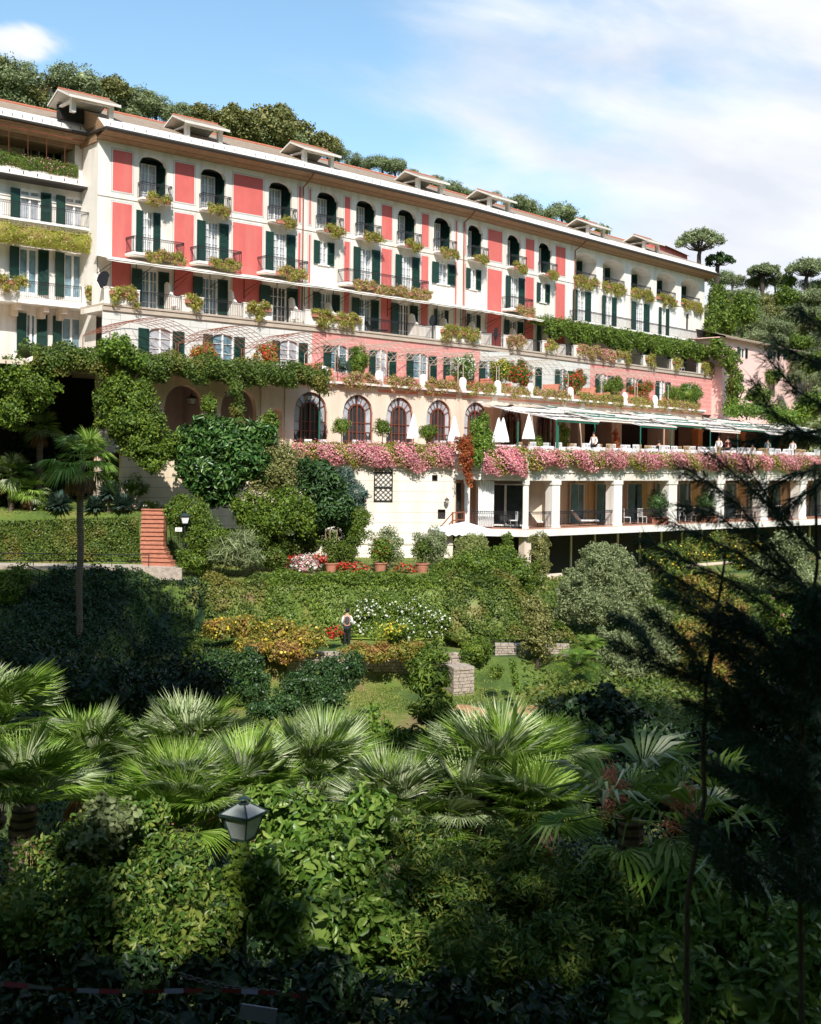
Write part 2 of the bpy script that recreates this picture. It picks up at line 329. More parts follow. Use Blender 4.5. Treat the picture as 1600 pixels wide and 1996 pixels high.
def clumps(lc, c, r, nc, nl, size, asp=.5, mi=0, cr_=(.24, .40), shell=(.5, .92), jit=.7, kind=0, zmin=-1.0, flat=1.0, core=.55, mix=None, fill=.42):
    """crown: leaf clumps spread through an ellipsoid over a looser fill of leaves"""
    c = np.asarray(c, float); r = np.asarray(r, float)*np.ones(3); rm = r.mean()
    d = rdir(nc*3); d = d[d[:, 2] > zmin][:nc]; cc = c+d*r*rng.uniform(shell[0], shell[1], (len(d), 1)); rr = rm*rng.uniform(cr_[0], cr_[1], len(d))
    n1_ = int(nl*(1-fill)); idx = rng.integers(0, len(d), n1_); dd = rdir(n1_); rad = rr[idx][:, None]*rng.uniform(.45, 1.1, (n1_, 1)); P = cc[idx]+dd*rad*np.array([1, 1, flat]); nn = unit(dd*.8+unit((P-c)/r)*.8+np.array([0, 0, .25]))
    n2_ = nl-n1_; d2 = rdir(n2_); lump = 1+.13*np.sin(d2[:, :1]*5+c[0])+.13*np.sin(d2[:, 2:]*6+d2[:, :1]*3+c[2])+.07*np.sin(d2[:, 1:2]*11+d2[:, :1]*9); P2 = c+d2*r*rng.uniform(.35, .97, (n2_, 1))**.5*lump*.95; P = np.concatenate([P, P2]); nn = np.concatenate([nn, unit(d2+np.array([0, 0, .3]))])
    if mix:
        for (m2, frac, sz) in mix:
            k = rng.random(len(P)) < frac; lc.add(P[k]+nn[k]*size*.4, nn[k], sz, .9, m2, .5); P = P[~k]; nn = nn[~k]
    lc.add(P, nn, size, asp, mi, jit, kind)
    if core: lc.core(c, r*core*.72, mi)
    return lc
def patch(lc, fn, nu, nv, n, size, asp=.6, mi=0, lump=.25, thick=.15, jit=.7, kind=0, back=True, mix=None, outward=None, lscale=1.3):
    """leafy sheet over surface fn(u,v) (arrays in 0..1): hedge faces, ivy walls, hanging plants"""
    gu, gv = np.meshgrid(np.linspace(0, 1, nu), np.linspace(0, 1, nv), indexing='ij')
    def nrm(u, v):
        e = .01; du = fn(np.minimum(u+e, 1), v)-fn(np.maximum(u-e, 0), v); dv = fn(u, np.minimum(v+e, 1))-fn(u, np.maximum(v-e, 0)); k = unit(np.cross(du, dv))
        o = np.array([0, -1, .5]) if outward is None else np.asarray(outward); return k*np.where((k*o).sum(-1, keepdims=True) < 0, -1, 1)
    def lumpy(P):
        q = P*lscale; return (np.sin(q[..., 0]*1.7+np.sin(q[..., 2]*2.1+1))+np.sin(q[..., 1]*1.3+q[..., 0]*.9+2)+np.sin(q[..., 2]*2.7+q[..., 0]*2.2)+.7*np.sin(q[..., 0]*4.1+q[..., 2]*3.7+q[..., 1]*3.1))[..., None]/3.7
    if back:
        P = fn(gu, gv); Pn = nrm(gu, gv); P = P+Pn*(lumpy(P)*lump-thick*.8); q = [(i*nv+j, (i+1)*nv+j, (i+1)*nv+j+1, i*nv+j+1) for i in range(nu-1) for j in range(nv-1)]
        lc.quads(P.reshape(-1, 3), q, mi)
    u = rng.random(n); v = rng.random(n); P = fn(u, v); Nn = nrm(u, v); P = P+Nn*(lumpy(P)*lump+rng.uniform(-thick, thick, (n, 1)))
    if mix:
        for (m2, frac, sz) in mix:
            k = rng.random(len(P)) < frac*(.95+.75*np.sin(P[:, 0]*1.9+P[:, 2]*2.3+np.sin(P[:, 0]*.7)*2)); lc.add(P[k]+Nn[k]*(thick*.7), Nn[k], sz, .9, m2, .5); P = P[~k]; Nn = Nn[~k]
    lc.add(P, Nn+np.array([0, 0, .3]), size, asp, mi, jit, kind); return lc
def bilin(a, b, c, d):
    a, b, c, d = [np.asarray(x, float) for x in (a, b, c, d)]     # a:(0,0) b:(1,0) c:(1,1) d:(0,1)
    def fn(u, v):
        u = np.asarray(u)[..., None]; v = np.asarray(v)[..., None]; return a*(1-u)*(1-v)+b*u*(1-v)+c*u*v+d*(1-u)*v
    return fn
ORD = ['first', 'second', 'third', 'fourth', 'fifth', 'sixth', 'seventh', 'eighth', 'ninth', 'tenth', 'eleventh', 'twelfth', 'thirteenth', 'fourteenth', 'fifteenth', 'sixteenth', 'seventeenth', 'eighteenth', 'nineteenth', 'twentieth']
ORD += ['twenty-'+o for o in ORD[:9]]+['thirtieth']+['thirty-'+o for o in ORD[:9]]+['fortieth']+['forty-'+o for o in ORD[:9]]+['fiftieth']
# ================================================================== TERRAIN
def sm(x, a, b):
    t = np.clip((x-a)/(b-a), 0, 1); return t*t*(3-2*t)
YL = [0, 2.5, 5, 9, 14, 20, 35, 45, 56, 57.5, 61.8, 62.3, 67, 72, 90]; ZL = [-1.7, -3.6, -3.8, -4.6, -6.2, -8, -9.5, -9, -6.4, -5.6, -5.55, -3.0, -2.2, -1.0, -1.0]
YC = [0, 2.5, 5, 9, 14, 20, 35, 45, 51.5, 52.3, 56, 57.2, 60, 68, 90]; ZC = [-1.7, -3.6, -3.8, -4.6, -6.5, -9, -11.6, -10.9, -9.9, -8.75, -8.7, -6.2, -5.85, -5.8, -5.8]
YR = [0, 2.5, 5, 9, 14, 20, 35, 45, 52, 60, 68, 75, 95]; ZR = [-1.7, -3.6, -3.8, -5.0, -7, -9.0, -11.0, -10.2, -9.2, -7.9, -7.2, -7.0, -6.6]
def terr(X, Y):
    X = np.asarray(X, float); Y = np.asarray(Y, float)
    zl = np.interp(Y, YL, ZL); zc = np.interp(Y, YC, ZC); zr = np.interp(Y, YR, ZR)
    wl = sm(X, -13.2+0*Y, -12.0); wr = sm(X, 4.5, 7.5)
    z = zl*(1-wl)+zc*wl; z = z*(1-wr)+zr*wr
    q = -np.minimum.reduce([math.sin(TH[k])*(X-V[k][0])-math.cos(TH[k])*(Y-V[k][1]) for k in (0, 2)])      # distance behind the facade
    hill = np.interp(q, [8, 13, 22, 45, 60, 400], [-4, 11, 19.5, 25.5, 26, 10])
    along = X*.68+Y*.73
    hill = hill*np.interp(along, [20, 105, 125, 160, 300], [1.06, .97, .93, .86, .5])
    z = np.where(q > 8, np.maximum(z, hill), z)
    side = sm(X, 31, 38)*sm(Y, 97, 112); slope = 2.5+np.clip((X*.6+Y*.8-118)*.33, -8, 24)           # hillside to the right of the hotel
    z = np.where(side > 0, np.maximum(z, z*(1-side)+slope*side), z)
    z = z-sm(Y, 260, 500)*6+np.interp(-Y, [9, 90, 300], [0, 60, 75])  # rise behind the viewpoint is added to block skylight
    z = z+np.interp(-X-22-.36*np.clip(Y, 0, 400), [0, 45, 300], [0, 36, 60])*(1-sm(Y, 60, 90))+np.interp(X-22-.45*np.clip(Y, 0, 400), [0, 45, 300], [0, 34, 60])*(1-sm(Y, 50, 80))  # unseen side hills, added to cut skylight from left and right
    return z
gx = np.unique(np.concatenate([np.linspace(-900, -180, 8), np.linspace(-160, -64, 22), np.linspace(-60, 70, 131), np.linspace(74, 160, 20), np.linspace(180, 900, 10)])); gy = np.unique(np.concatenate([np.linspace(-300, -5, 24), np.linspace(-5, 48, 40), np.linspace(48, 75, 90), np.linspace(75, 210, 110), np.linspace(210, 1500, 12)]))
GX, GY = np.meshgrid(gx, gy, indexing='ij'); GZ = terr(GX, GY)
GZ = GZ+.12*np.sin(GX*1.3+GY*.7)*np.sin(GY*1.1-GX*.4)*(GY > 6)*(GY < 55)
ny = len(gy); qd = [(i*ny+j, (i+1)*ny+j, (i+1)*ny+j+1, i*ny+j+1) for i in range(len(gx)-1) for j in range(ny-1)]
g = LC().quads(np.stack([GX, GY, GZ], -1).reshape(-1, 3), qd).build('ground', M['ground']); struct(g)
def gz(x, y): return float(terr(x, y))
def onground(px, Z): x = at(px, 1000, Z)[0]; return (x, Z, gz(x, Z))
# ================================================================== HOTEL
hotel = empty('hotel_building', pos(0, 0, 0, 5.0), 'long four storey hotel with red painted panels, green shutters and a slate roof', 'hotel')
def wall(mb, off, s0, s1, z0, z1, ops=(), mi=0, rmi=None, arcn=12):
    rmi = mi if rmi is None else rmi; br = {round(s0, 4), round(s1, 4)}
    for o in ops:
        n = arcn if o.get('rise', 0) > 0 else 1
        for i in range(n+1): br.add(round(o['a']+(o['b']-o['a'])*i/n, 4))
    br = sorted(b for b in br if s0-1e-3 <= b <= s1+1e-3)
    def top(o, x):
        r = o.get('rise', 0)
        if r <= 0: return o['t']
        c = (o['a']+o['b'])/2; h = (o['b']-o['a'])/2; return o['t']-r+r*math.sqrt(max(0, 1-((x-c)/h)**2))
    y = -off
    for xa, xb in zip(br[:-1], br[1:]):
        mid = (xa+xb)/2; act = sorted([o for o in ops if o['a'] < mid < o['b']], key=lambda o: o['z']); za, zb = z0, z0
        for o in act:
            mb.quad((xa, y, za), (xb, y, zb), (xb, y, o['z']), (xa, y, o['z']), mi); ta, tb = top(o, xa), top(o, xb)
            mb.quad((xa, y, ta), (xb, y, tb), (xb, y+o['d'], tb), (xa, y+o['d'], ta), rmi); za, zb = ta, tb
        mb.quad((xa, y, za), (xb, y, zb), (xb, y, z1), (xa, y, z1), mi)
    for o in ops:
        a, b, z, d = o['a'], o['b'], o['z'], o['d']; ta, tb = top(o, a), top(o, b)
        mb.quad((a, y, z), (a, y+d, z), (a, y+d, ta), (a, y, ta), rmi); mb.quad((b, y, z), (b, y, tb), (b, y+d, tb), (b, y+d, z), rmi)
        mb.quad((a, y, z), (b, y, z), (b, y+d, z), (a, y+d, z), rmi)
        if o.get('deep'):
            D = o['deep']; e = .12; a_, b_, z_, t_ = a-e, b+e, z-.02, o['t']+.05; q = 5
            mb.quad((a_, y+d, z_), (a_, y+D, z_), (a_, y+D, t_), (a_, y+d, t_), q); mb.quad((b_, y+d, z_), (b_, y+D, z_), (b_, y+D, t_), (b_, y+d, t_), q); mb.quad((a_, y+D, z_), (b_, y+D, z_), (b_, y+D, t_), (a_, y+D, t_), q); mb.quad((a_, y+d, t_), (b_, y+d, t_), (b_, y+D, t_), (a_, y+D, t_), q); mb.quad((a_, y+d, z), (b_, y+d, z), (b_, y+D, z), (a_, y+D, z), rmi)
        else: mb.quad((a-.0, y+d, z), (b, y+d, z), (b, y+d, o['t']), (a, y+d, o['t']), o.get('back', rmi))
    return mb
def shutter_mesh():
    m = MB()
    for x0, x1 in ((0, .14), (.86, 1)): m.box(x0, x1, -.5, .5, 0, 1)
    for z0, z1 in ((0, .07), (.46, .53), (.94, 1)): m.box(.14, .86, -.5, .5, z0, z1)
    for i in range(14):
        for a, b in ((.07, .46), (.53, .94)):
            z = a+(b-a)*(i+.1)/14; m.quad((.14, -.45, z), (.86, -.45, z), (.86, .3, z+(b-a)/14*.9), (.14, .3, z+(b-a)/14*.9))
    m.quad((.14, .35, .05), (.86, .35, .05), (.86, .35, .95), (.14, .35, .95)); return m.mesh('shutter', M['green'])
SHUT = shutter_mesh()
def shutter(parent, k, s, off, z, w_, h, side, ang=0, name='shutter'):
    """side -1: opens to the left of s, +1: to the right"""
    p = pos(k, s, off+.05, z); rz = TH[k]+(math.pi if side < 0 else 0)+ang*(1 if side < 0 else -1)
    return link(name, SHUT, parent, p, rz, (w_, .045, h))
def window(parent, k, s, off, z, w_, h, cols=2, rows=3, fm='frame', pm='curtain', name='window', arch=0, leaf2=True, t=.055):
    m = MB(); hw = w_/2
    m.box(-hw, -hw+t, -.04, .04, 0, h); m.box(hw-t, hw, -.04, .04, 0, h); m.box(-hw+t, hw-t, -.04, .04, 0, t*1.2); m.box(-hw+t, hw-t, -.04, .04, h-t, h)
    if leaf2: m.box(-t*.8, t*.8, -.055, .03, t*1.2, h-t)
    for i in range(1, cols*2 if leaf2 else cols):
        if leaf2 and i == cols: continue
        x = -hw+w_*i/(cols*2 if leaf2 else cols); m.box(x-.014, x+.014, -.03, .02, t*1.2, h-t)
    for j in range(1, rows):
        z_ = h*j/rows; m.box(-hw+t, hw-t, -.028, .018, z_-.014, z_+.014)
    o = m.build(name, M[fm], parent, pos(k, s, off, z), TH[k])
    pm_ = MB().box(-hw+.01, hw-.01, .03, .045, .01, h-.01); pm_.build('pane', M[pm], o, pos(k, s, off, z), TH[k]); return o
def railing_mesh(path, h=.95, sp=.13, r=.011, scroll=True, mesh=True):
    """path: list of (x,y) in local frame, z=0 floor"""
    m = MB()
    for (a, b) in zip(path[:-1], path[1:]):
        a = Vector((a[0], a[1], 0)); b = Vector((b[0], b[1], 0)); Ln = (b-a).length; n = max(1, int(Ln/sp))
        m.tube(a+Vector((0, 0, h)), b+Vector((0, 0, h)), .022, n=4); m.tube(a+Vector((0, 0, .08)), b+Vector((0, 0, .08)), .015, n=4)
        if scroll: m.tube(a+Vector((0, 0, h-.14)), b+Vector((0, 0, h-.14)), .012, n=4)
        for i in range(n+1):
            p = a.lerp(b, i/n); m.tube(p+Vector((0, 0, .0 if i in (0, n) else .08)), p+Vector((0, 0, h)), r*(1.9 if i in (0, n) else 1), n=4, cap=False)
            if scroll and i < n: q = a.lerp(b, (i+.5)/n); m.tube(q+Vector((0, 0, h-.13)), q+Vector((0, 0, h-.01)), r*1.6, n=3, cap=False)
    return m
def balcony(parent, k, sa, sb, z, dep, off=0, h=.95, slab=.14, railoff=0):
    m = MB(); x1 = sb-sa
    m.box(0, x1, -dep, 0, -slab, 0); m.box(.06, x1-.06, -dep+.06, 0, -slab-.07, -slab)
    o = m.build('balcony', M['white'], parent, pos(k, sa, off+.003, z), TH[k])
    railing_mesh([(.04, 0), (.04, -dep+.04), (x1-.04, -dep+.04), (x1-.04, 0)], h).build('railing', M['iron'], o, pos(k, sa, off, z), TH[k]); return o
# planters with foliage: a few shared meshes
def planter_mesh(seed, L_=1.0, pink=.0, hang=.35, dens=1.0):
    lc = LC()
    for i in range(max(3, int(L_*3.4))):
        c = (rng.uniform(-.5, .5)*max(.1, L_-.3), rng.uniform(-.10, .10), rng.uniform(.08, .32)); clumps(lc, c, (.38, .32, .30), 7, int(300*dens), .085, .6, 0, cr_=(.3, .55), core=.6, mix=[(1, pink+.015, .07)], jit=.9)
    for i in range(max(3, int(L_*3.6))):
        c = (rng.uniform(-.5, .5)*L_, -.22, rng.uniform(-hang, .05)); clumps(lc, c, (.30, .20, .22+hang*.34), 6, int(200*dens), .08, .6, 0, cr_=(.3, .5), core=.5, mix=[(1, pink+.02, .07)], jit=.9)
    return lc
def flower_box(k, s, off, z, L_, label, group, pink=.0, hang=.35, h=.22, leaf='l_box', fl='f_pink', lower=0):
    """a box with hanging plants fixed outside a railing; off = wall offset of its back"""
    p = pos(k, s, off+.12, z); o = empty('flower_box', p, label, 'flower box', group, TH[k])
    m = MB(); hw = L_/2-.04; m.box(-hw, hw, -.1, .1, -.02, .2); m.box(-hw-.015, hw+.015, -.115, .115, .16, .215); m.build('planter', M['terracotta'], o, p, TH[k])
    planter_mesh(0, L_, pink, hang).build('plants', [M[leaf], M[fl]], o, p+Vector((0, 0, .1)), TH[k]); return o
# ---- rows of openings in photo pixels
TOPROW = [(271, 325), (390.5, 440), (523.5, 569), (617.5, 659), (694, 732.5), (775, 811), (846, 880), (912, 941), (989, 1016), (1050, 1076), (1120, 1162), (1175, 1217), (1230, 1269), (1280, 1317), (1328, 1363.5)]
MID = [(279, 299, 'D', 243, 360), (397, 429, 'D', 369, 472), (530, 560, 'D', 500, 602), (625, 637, 'W', 610, 650), (700, 727, 'D', 0, 0), (782, 804, 'D', 0, 0), (853, 873, 'W', 840, 886), (917, 926, 'W', 907, 936), (993, 1011, 'D', 977, 1040), (1054, 1063, 'W', 1045, 1070), (1122, 1140, 'D', 0, 0), (1181, 1192, 'D', 0, 0), (1238, 1253, 'D', 0, 0), (1289, 1297, 'D', 0, 0), (1337, 1345, 'W', 1331, 1351)]
MIDSH = [(264, 311), (382, 444), (516, 574), (610, 650), (687, 739), (769, 816), (840, 886), (907, 936), (984, 1021), (1045, 1070), (1115, 1150), (1172, 1200), (1229, 1264), (1283, 1303), (1331, 1351)]
LOW = [(276, 308, 261, 334), (394, 424, 379, 447), (528, 556, 510, 585), (622, 648, 610, 662), (700, 722, 687, 739), (778, 796, 766, 818), (853, 865, 846, 871), (914, 930, 909, 935), (993, 1007, 984, 1021), (1052, 1066, 1045, 1072), (1122, 1138, 1114, 1150), (1184, 1198, 1172, 1204), (1240, 1254, 1229, 1264), (1290, 1300, 1282, 1305), (1335, 1346, 1329, 1352)]
PAN = {0: [(219, 257), (340, 378), (454.5, 512), (582, 586.5)], 1: [(602.5, 606), (672, 682.5), (744.5, 764.5), (822.5, 836), (888.5, 891.5)], 2: [(907, 908.5), (951.8, 979.5), (1025.5, 1042), (1084.5, 1103)]}
ops = {0: [], 1: [], 2: []}
def S_(px, y=450, off=0, k=None): return hit(px, y, off, k)[1]
rowinfo = []
for i, (a, b) in enumerate(TOPROW):
    k = segof((a+b)/2); sa, sb = S_(a, 370+i*13), S_(b, 370+i*13); big = i >= 10
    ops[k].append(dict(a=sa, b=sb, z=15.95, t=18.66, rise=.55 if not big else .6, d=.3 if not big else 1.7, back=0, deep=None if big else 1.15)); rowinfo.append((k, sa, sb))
midinfo = []
for i, (a, b, typ, _, _) in enumerate(MID):
    k = segof((a+b)/2); yy_ = 440+i*12; ka, kb = MIDSH[i]; s_sa, s_sb = S_(ka, yy_), S_(kb, yy_); wd = (s_sb-s_sa); dw = wd*(.42 if typ == 'D' else .36); c = (s_sa+s_sb)/2
    z0, z1 = (12.45, 15.2) if typ == 'D' else (13.55, 15.15)
    ops[k].append(dict(a=c-dw/2, b=c+dw/2, z=z0, t=z1, d=.22, back=1)); midinfo.append((k, c, dw, wd, z0, z1))
lowinfo = []
for i, (a, b, ka, kb) in enumerate(LOW):
    k = segof((a+b)/2); yy_ = 550+i*10; c = S_((a+b)/2, yy_); wd = S_(kb, yy_)-S_(ka, yy_); dw = max(.8, wd*.42)
    ops[k].append(dict(a=c-dw/2, b=c+dw/2, z=8.97, t=11.6, d=.22, back=1)); lowinfo.append((k, c, dw, wd))
mats_ = [M['cream'], M['dark'], M['red'], M['greyline'], M['white'], mat('dark_green_loggia', (.035, .045, .04), .7, .2, 2)]  # last: loggia interior painted dark to stand for its shade
nt = None
BACKD = 12.0
for k in range(3):
    s0 = 0 if k == 0 else 0.0; s1 = LEN[k]; m = MB()
    z_lo = 8.4
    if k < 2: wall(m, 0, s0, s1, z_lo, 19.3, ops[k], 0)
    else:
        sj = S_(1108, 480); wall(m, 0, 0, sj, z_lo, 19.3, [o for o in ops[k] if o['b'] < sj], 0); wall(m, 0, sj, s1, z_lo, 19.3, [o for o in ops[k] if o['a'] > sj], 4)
    def pan(a, b, z0, z1):
        m.box(a-.11, b+.11, -.010, .0, z0-.11, z1+.11, 3); m.box(a-.05, b+.05, -.018, -.010, z0-.05, z1+.05, 0); m.box(a, b, -.024, -.018, z0, z1, 2)
    for (a, b) in PAN[k]:
        sa, sb = S_(a, 380, k=k), S_(b, 380, k=k)
        pan(sa, sb, 16.15, 18.62); pan(sa, sb, 9.05, 15.45)
    # string course and frieze under the eaves
    m.box(0, s1, -.05, 0, 15.72, 15.80, 0)
    m.build('wall', mats_, hotel, V[k]+(0,), TH[k])
    # roof: soffit, gutter, pale band, slates, ridge
    e0 = 0 if k == 0 else 0; r = MB(); x0 = -.15 if k == 0 else -.0; x1 = s1+(.9 if k == 2 else 0)
    ex0 = [0.0, EXT[0], EXT[1]][k]; ex1 = [EXT[0], EXT[1], 0.0][k]
    def prof(y): return x0-max(0, -y)*ex0, x1+max(0, -y)*ex1
    P = [(-.0, 19.05), (-.25, 19.12), (-.55, 19.22), (-1.2, 19.38), (-1.2, 19.47)]
    for (ya, za), (yb, zb) in zip(P[:-1], P[1:]):
        (a0, a1), (b0, b1_) = prof(ya), prof(yb); r.quad((a0, ya, za), (a1, ya, za), (b1_, yb, zb), (b0, yb, zb), 0)
    (a0, a1) = prof(-1.15)
    r.quad((a0, -1.15, 19.52), (a1, -1.15, 19.52), (x1, -.15, 20.35), (x0, -.15, 20.35), 1)
    r.quad((x0, -.15, 20.36), (x1, -.15, 20.36), (x1-(3.5 if k == 2 else 0), 3.9, 22.1), (x0, 3.9, 22.1), 2)
    r.quad((x1-(3.5 if k == 2 else 0), 3.9, 22.1), (x0, 3.9, 22.1), (x0, 9, 19.9), (x1, 9, 19.9), 2)
    if k == 0: r.poly([(x0, -1.15, 19.4), (x0, 9, 19.4), (x0, 9, 19.9), (x0, 3.9, 22.1), (x0, -.15, 20.36), (x0, -1.15, 19.52)], 0)
    if k == 2: r.poly([(x1, -.15, 20.36), (x1, 9, 19.9), (x1-3.5, 3.9, 22.1)], 2); r.poly([(x1, -1.15, 19.52), (x1+.0, 9, 19.52), (x1, 9, 20.3), (x1, -.15, 20.35)], 1)
    r.tube((x0, 3.9, 22.1), (x1-(3.5 if k == 2 else 0), 3.9, 22.1), .11, mi=3)
    r.box(x0, x1, 0.02, 9, 18.9, 19.9, 0)
    ro = r.build('roof', [M['soffit'], M['lead'], M['tiles'], M['ridge']], hotel, V[k]+(0,), TH[k])
    gm = MB(); (a0, a1) = prof(-1.27); gm.tube((a0, -1.29, 19.46), (a1, -1.29, 19.46), .12, n=8); gm.build('gutter', M['gutter'], ro, V[k]+(0,), TH[k])
    hk = MB(); ns = int(s1/.75)
    for i in range(ns):
        x = (i+.5)*s1/ns; hk.box(x-.02, x+.02, -.80, -.785, 19.8, 19.98)
    hk.build('snow_hook', M['iron'], ro, V[k]+(0,), TH[k])['kind'] = 'stuff'
    # rest of the body
    b = MB(); b.quad((x0+.15, 9, 0), (s1, 9, 0), (s1, 9, 19.5), (x0+.15, 9, 19.5)); b.box(0.01, s1-.01, 2.6, 8.9, 5, 19.0)
    if k == 2: b.quad((s1, 0, 8.4), (s1, 9, 8.4), (s1, 9, 19.3), (s1, 0, 19.3))
    if k == 0: b.quad((0, 0, 5), (0, 9, 5), (0, 9, 19.3), (0, 0, 19.3))
    b.build('rear_wall', M['cream'], hotel, V[k]+(0,), TH[k])
# top row: french door, open shutters, small balcony and flower box in every arched loggia
for i, (k, sa, sb) in enumerate(rowinfo):
    wd = sb-sa; c = (sa+sb)/2; big = i >= 10; dep = 1.1 if not big else 1.7
    if not big:
        wi = window(hotel, k, c+.10*wd, -dep+.06, 16.0, wd*.58, 2.4, 2, 4, name='french_door'); shutter(wi, k, sb-.06, -dep+.12, 16.02, .75, 2.35, 1, R(84))
        balcony(hotel, k, sa-.12, sb+.12, 15.93, .55, 0, .95, .12)
        flower_box(k, c+.05, .55, 15.72, wd*.86, 'flower box on the %s small arched balcony from the left, top row' % ORD[i], 'flower boxes on the top row balconies', .02, .3)
    else:
        wi = window(hotel, k, c+.45, -dep+.05, 16.0, .95, 2.2, 1, 3, pm='darkglass', name='french_door'); shutter(wi, k, c-.02, -dep+.06, 16.0, .60, 2.2, -1, R(15)); shutter(wi, k, c+.95, -dep+.06, 16.0, .52, 2.2, 1, R(55))
        q = MB(); railing_mesh([(sa, -.02), (sb, -.02)], .95).build('railing', M['iron'], hotel, V[k]+(15.95,), TH[k])
        flower_box(k, c, .02, 15.95, wd*1.08, 'flower box under the %s open loggia of the white end block' % ORD[i-10], 'flower boxes under the loggias of the white end block', .02, .55)
for i, (k, c, dw, wd, z0, z1) in enumerate(midinfo):
    typ = MID[i][2]; wi = window(hotel, k, c, -.1, z0+.01, dw, z1-z0-.01, 2 if typ == 'D' else 1, 6 if typ == 'D' else 4, name='french_door' if typ == 'D' else 'window')
    sw = (wd-dw)/2*.96
    shutter(wi, k, c-dw/2-.02, 0, z0, sw, z1-z0, -1, R(6)); shutter(wi, k, c+dw/2+.02, 0, z0, sw, z1-z0, 1, R(6))
    if typ == 'W': MB().box(-dw*.8, dw*.8, -.1, 0, -.08, 0).build('sill', M['white'], wi, pos(k, c, 0, z0), TH[k])
    if MID[i][3] and typ == 'D':
        yy_ = 480+i*13; sa, sb = S_(MID[i][3], yy_, 0, k), S_(MID[i][4], yy_, 1.1, k); balcony(hotel, k, sa, sb, 12.42, 1.1)
        wpl = sb-sa
        if i < 3:
            for t_, lb in ((.40, 'left'), (.76, 'right')): flower_box(k, sa+wpl*t_, 1.1, 12.2, wpl*.38, '%s flower box on the %s projecting balcony just above the cream awning' % (lb, ORD[i]), 'flower boxes on the second row balconies', .06, .35)
        else: flower_box(k, sa+wpl*.55, 1.1, 12.2, wpl*.8, 'pink flower box on the lone balcony above the right end of the cream awning', 'flower boxes on the second row balconies', .25, .4)
sa, sb = hit(676, 540, 1.0, 1)[1], hit(837, 560, 1.0, 1)[1]; balcony(hotel, 1, sa, sb, 12.42, 1.0)
flower_box(1, (sa+sb)/2+.35, 1.0, 12.1, (sb-sa)*.93, 'very long flower box full of pink flowers along the widest balcony', 'flower boxes on the second row balconies', .2, .4)
sa, sb = S_(1110, 600), LEN[2]-.3; balcony(hotel, 2, sa, sb, 12.35, 1.0)
for i, (k, c, dw, wd) in enumerate(lowinfo):
    wi = window(hotel, k, c, -.1, 8.98, dw, 2.6, 2, 4, pm='blueglass' if i % 3 != 2 else 'darkglass', name='french_door'); sw = max(.35, (wd-dw)/2*.95)
    shutter(wi, k, c-dw/2-.02, 0, 8.98, sw, 2.6, -1, R(5)); shutter(wi, k, c+dw/2+.02, 0, 8.98, sw, 2.6, 1, R(5))
# downpipes
for j, (k, s, zt, zb_) in enumerate(((0, S_(585, 420), 19.3, 9.0), (1, S_(899.5, 470), 19.3, 9.0), (2, S_(1117, 500), 19.3, 9.0))):
    m = MB(); m.path([(0, -1.2, 19.42), (-.05, -.75, 19.0), (-.12, -.1, 18.6), (-.12, -.1, 9)], .05, n=6); m.build('downpipe', M['redwood'], hotel, pos(k, s+.3, 0, 0), TH[k])
# dormers
def dormer(k, sc_, wdt=3.3):
    m = MB(); h = wdt/2
    for x in (-h+.55, h-.35): m.box(x-.14, x+.14, -.25, .05, 20.3, 21.15, 0)
    m.box(-h+.4, h-.2, 1.6, 1.8, 20.3, 21.15, 2); m.box(-h+.4, h-.2, -.28, -.12, 21.02, 21.16, 0)
    # gabled roof, ridge parallel to the facade
    for (ya, za, yb, zb) in ((-.75, 21.12, .75, 21.80), (2.2, 21.12, .75, 21.80)):
        m.quad((-h, ya, za), (h, ya, za), (h, yb, zb), (-h, yb, zb), 1); m.quad((-h+.05, ya, za-.1), (h-.05, ya, za-.1), (h-.05, yb, zb-.1), (-h+.05, yb, zb-.1), 0)
    m.box(-h, h, -.80, -.75, 20.98, 21.13, 0)
    for x in (-h-.02, h-.04): m.poly([(x, -.78, 21.00), (x, .75, 21.66), (x, .75, 21.79), (x, -.78, 21.12)], 0); m.poly([(x, 2.2, 21.00), (x, .75, 21.66), (x, .75, 21.79), (x, 2.2, 21.12)], 0)
    m.tube((-h, .75, 21.82), (h, .75, 21.82), .06, mi=3)
    for x in (-h+.55, ): m.box(x-.1, x+.1, -.2, 1.7, 20.95, 21.06, 0)
    m.build('dormer', [M['lead'], M['tiles'], M['dark'], M['ridge']], hotel, pos(k, sc_, 0, 0), TH[k])
for px in (387, 610, 828, 964, 1154, 1262): k, s, z = hit(px, 300, -.3); dormer(k, s)
# ---------------- left wing, set back
WO = -2.2
wk = 0; wsp = lambda px, y, off=WO: hit(px, y, off, 0)[1]
m = MB(); wl = -16.0
r4 = [(54, 110), (440, 0)]
wops = []
row2 = [(39, 78, 393), (127, 163, 400)]; row3 = [(37, 73, 520), (125, 159, 530)]; row4 = [(51, 70, 650), (120, 158, 660)]
def wz(px, y, off=WO): return hit(px, y, off, 0)[2]
Z2a, Z2b = wz(60, 372), wz(60, 441); Z3a, Z3b = wz(60, 485), wz(60, 573); Z4a, Z4b = wz(60, 612), wz(60, 690)
ZE = 19.5
for rows, (zt, zb_), pm in ((row2, (Z2a, Z2b), 'curtain'), (row3, (Z3a, Z3b), 'blueglass'), (row4, (Z4a, Z4b), 'blueglass')):
    for (a, b, y) in rows: wops.append(dict(a=wsp(a, y), b=wsp(b, y), z=zb_, t=zt, d=.2, back=1))
for a, b in ((-13.2, -12.2), (-15.2, -14.2)):
    for (zt, zb_) in ((Z2a, Z2b), (Z3a, Z3b)): wops.append(dict(a=a, b=b, z=zb_, t=zt, d=.2, back=1))
lga, lgb = wsp(-6, 290), wsp(180, 310)
zlt, zlb = wz(90, 262), wz(90, 335)
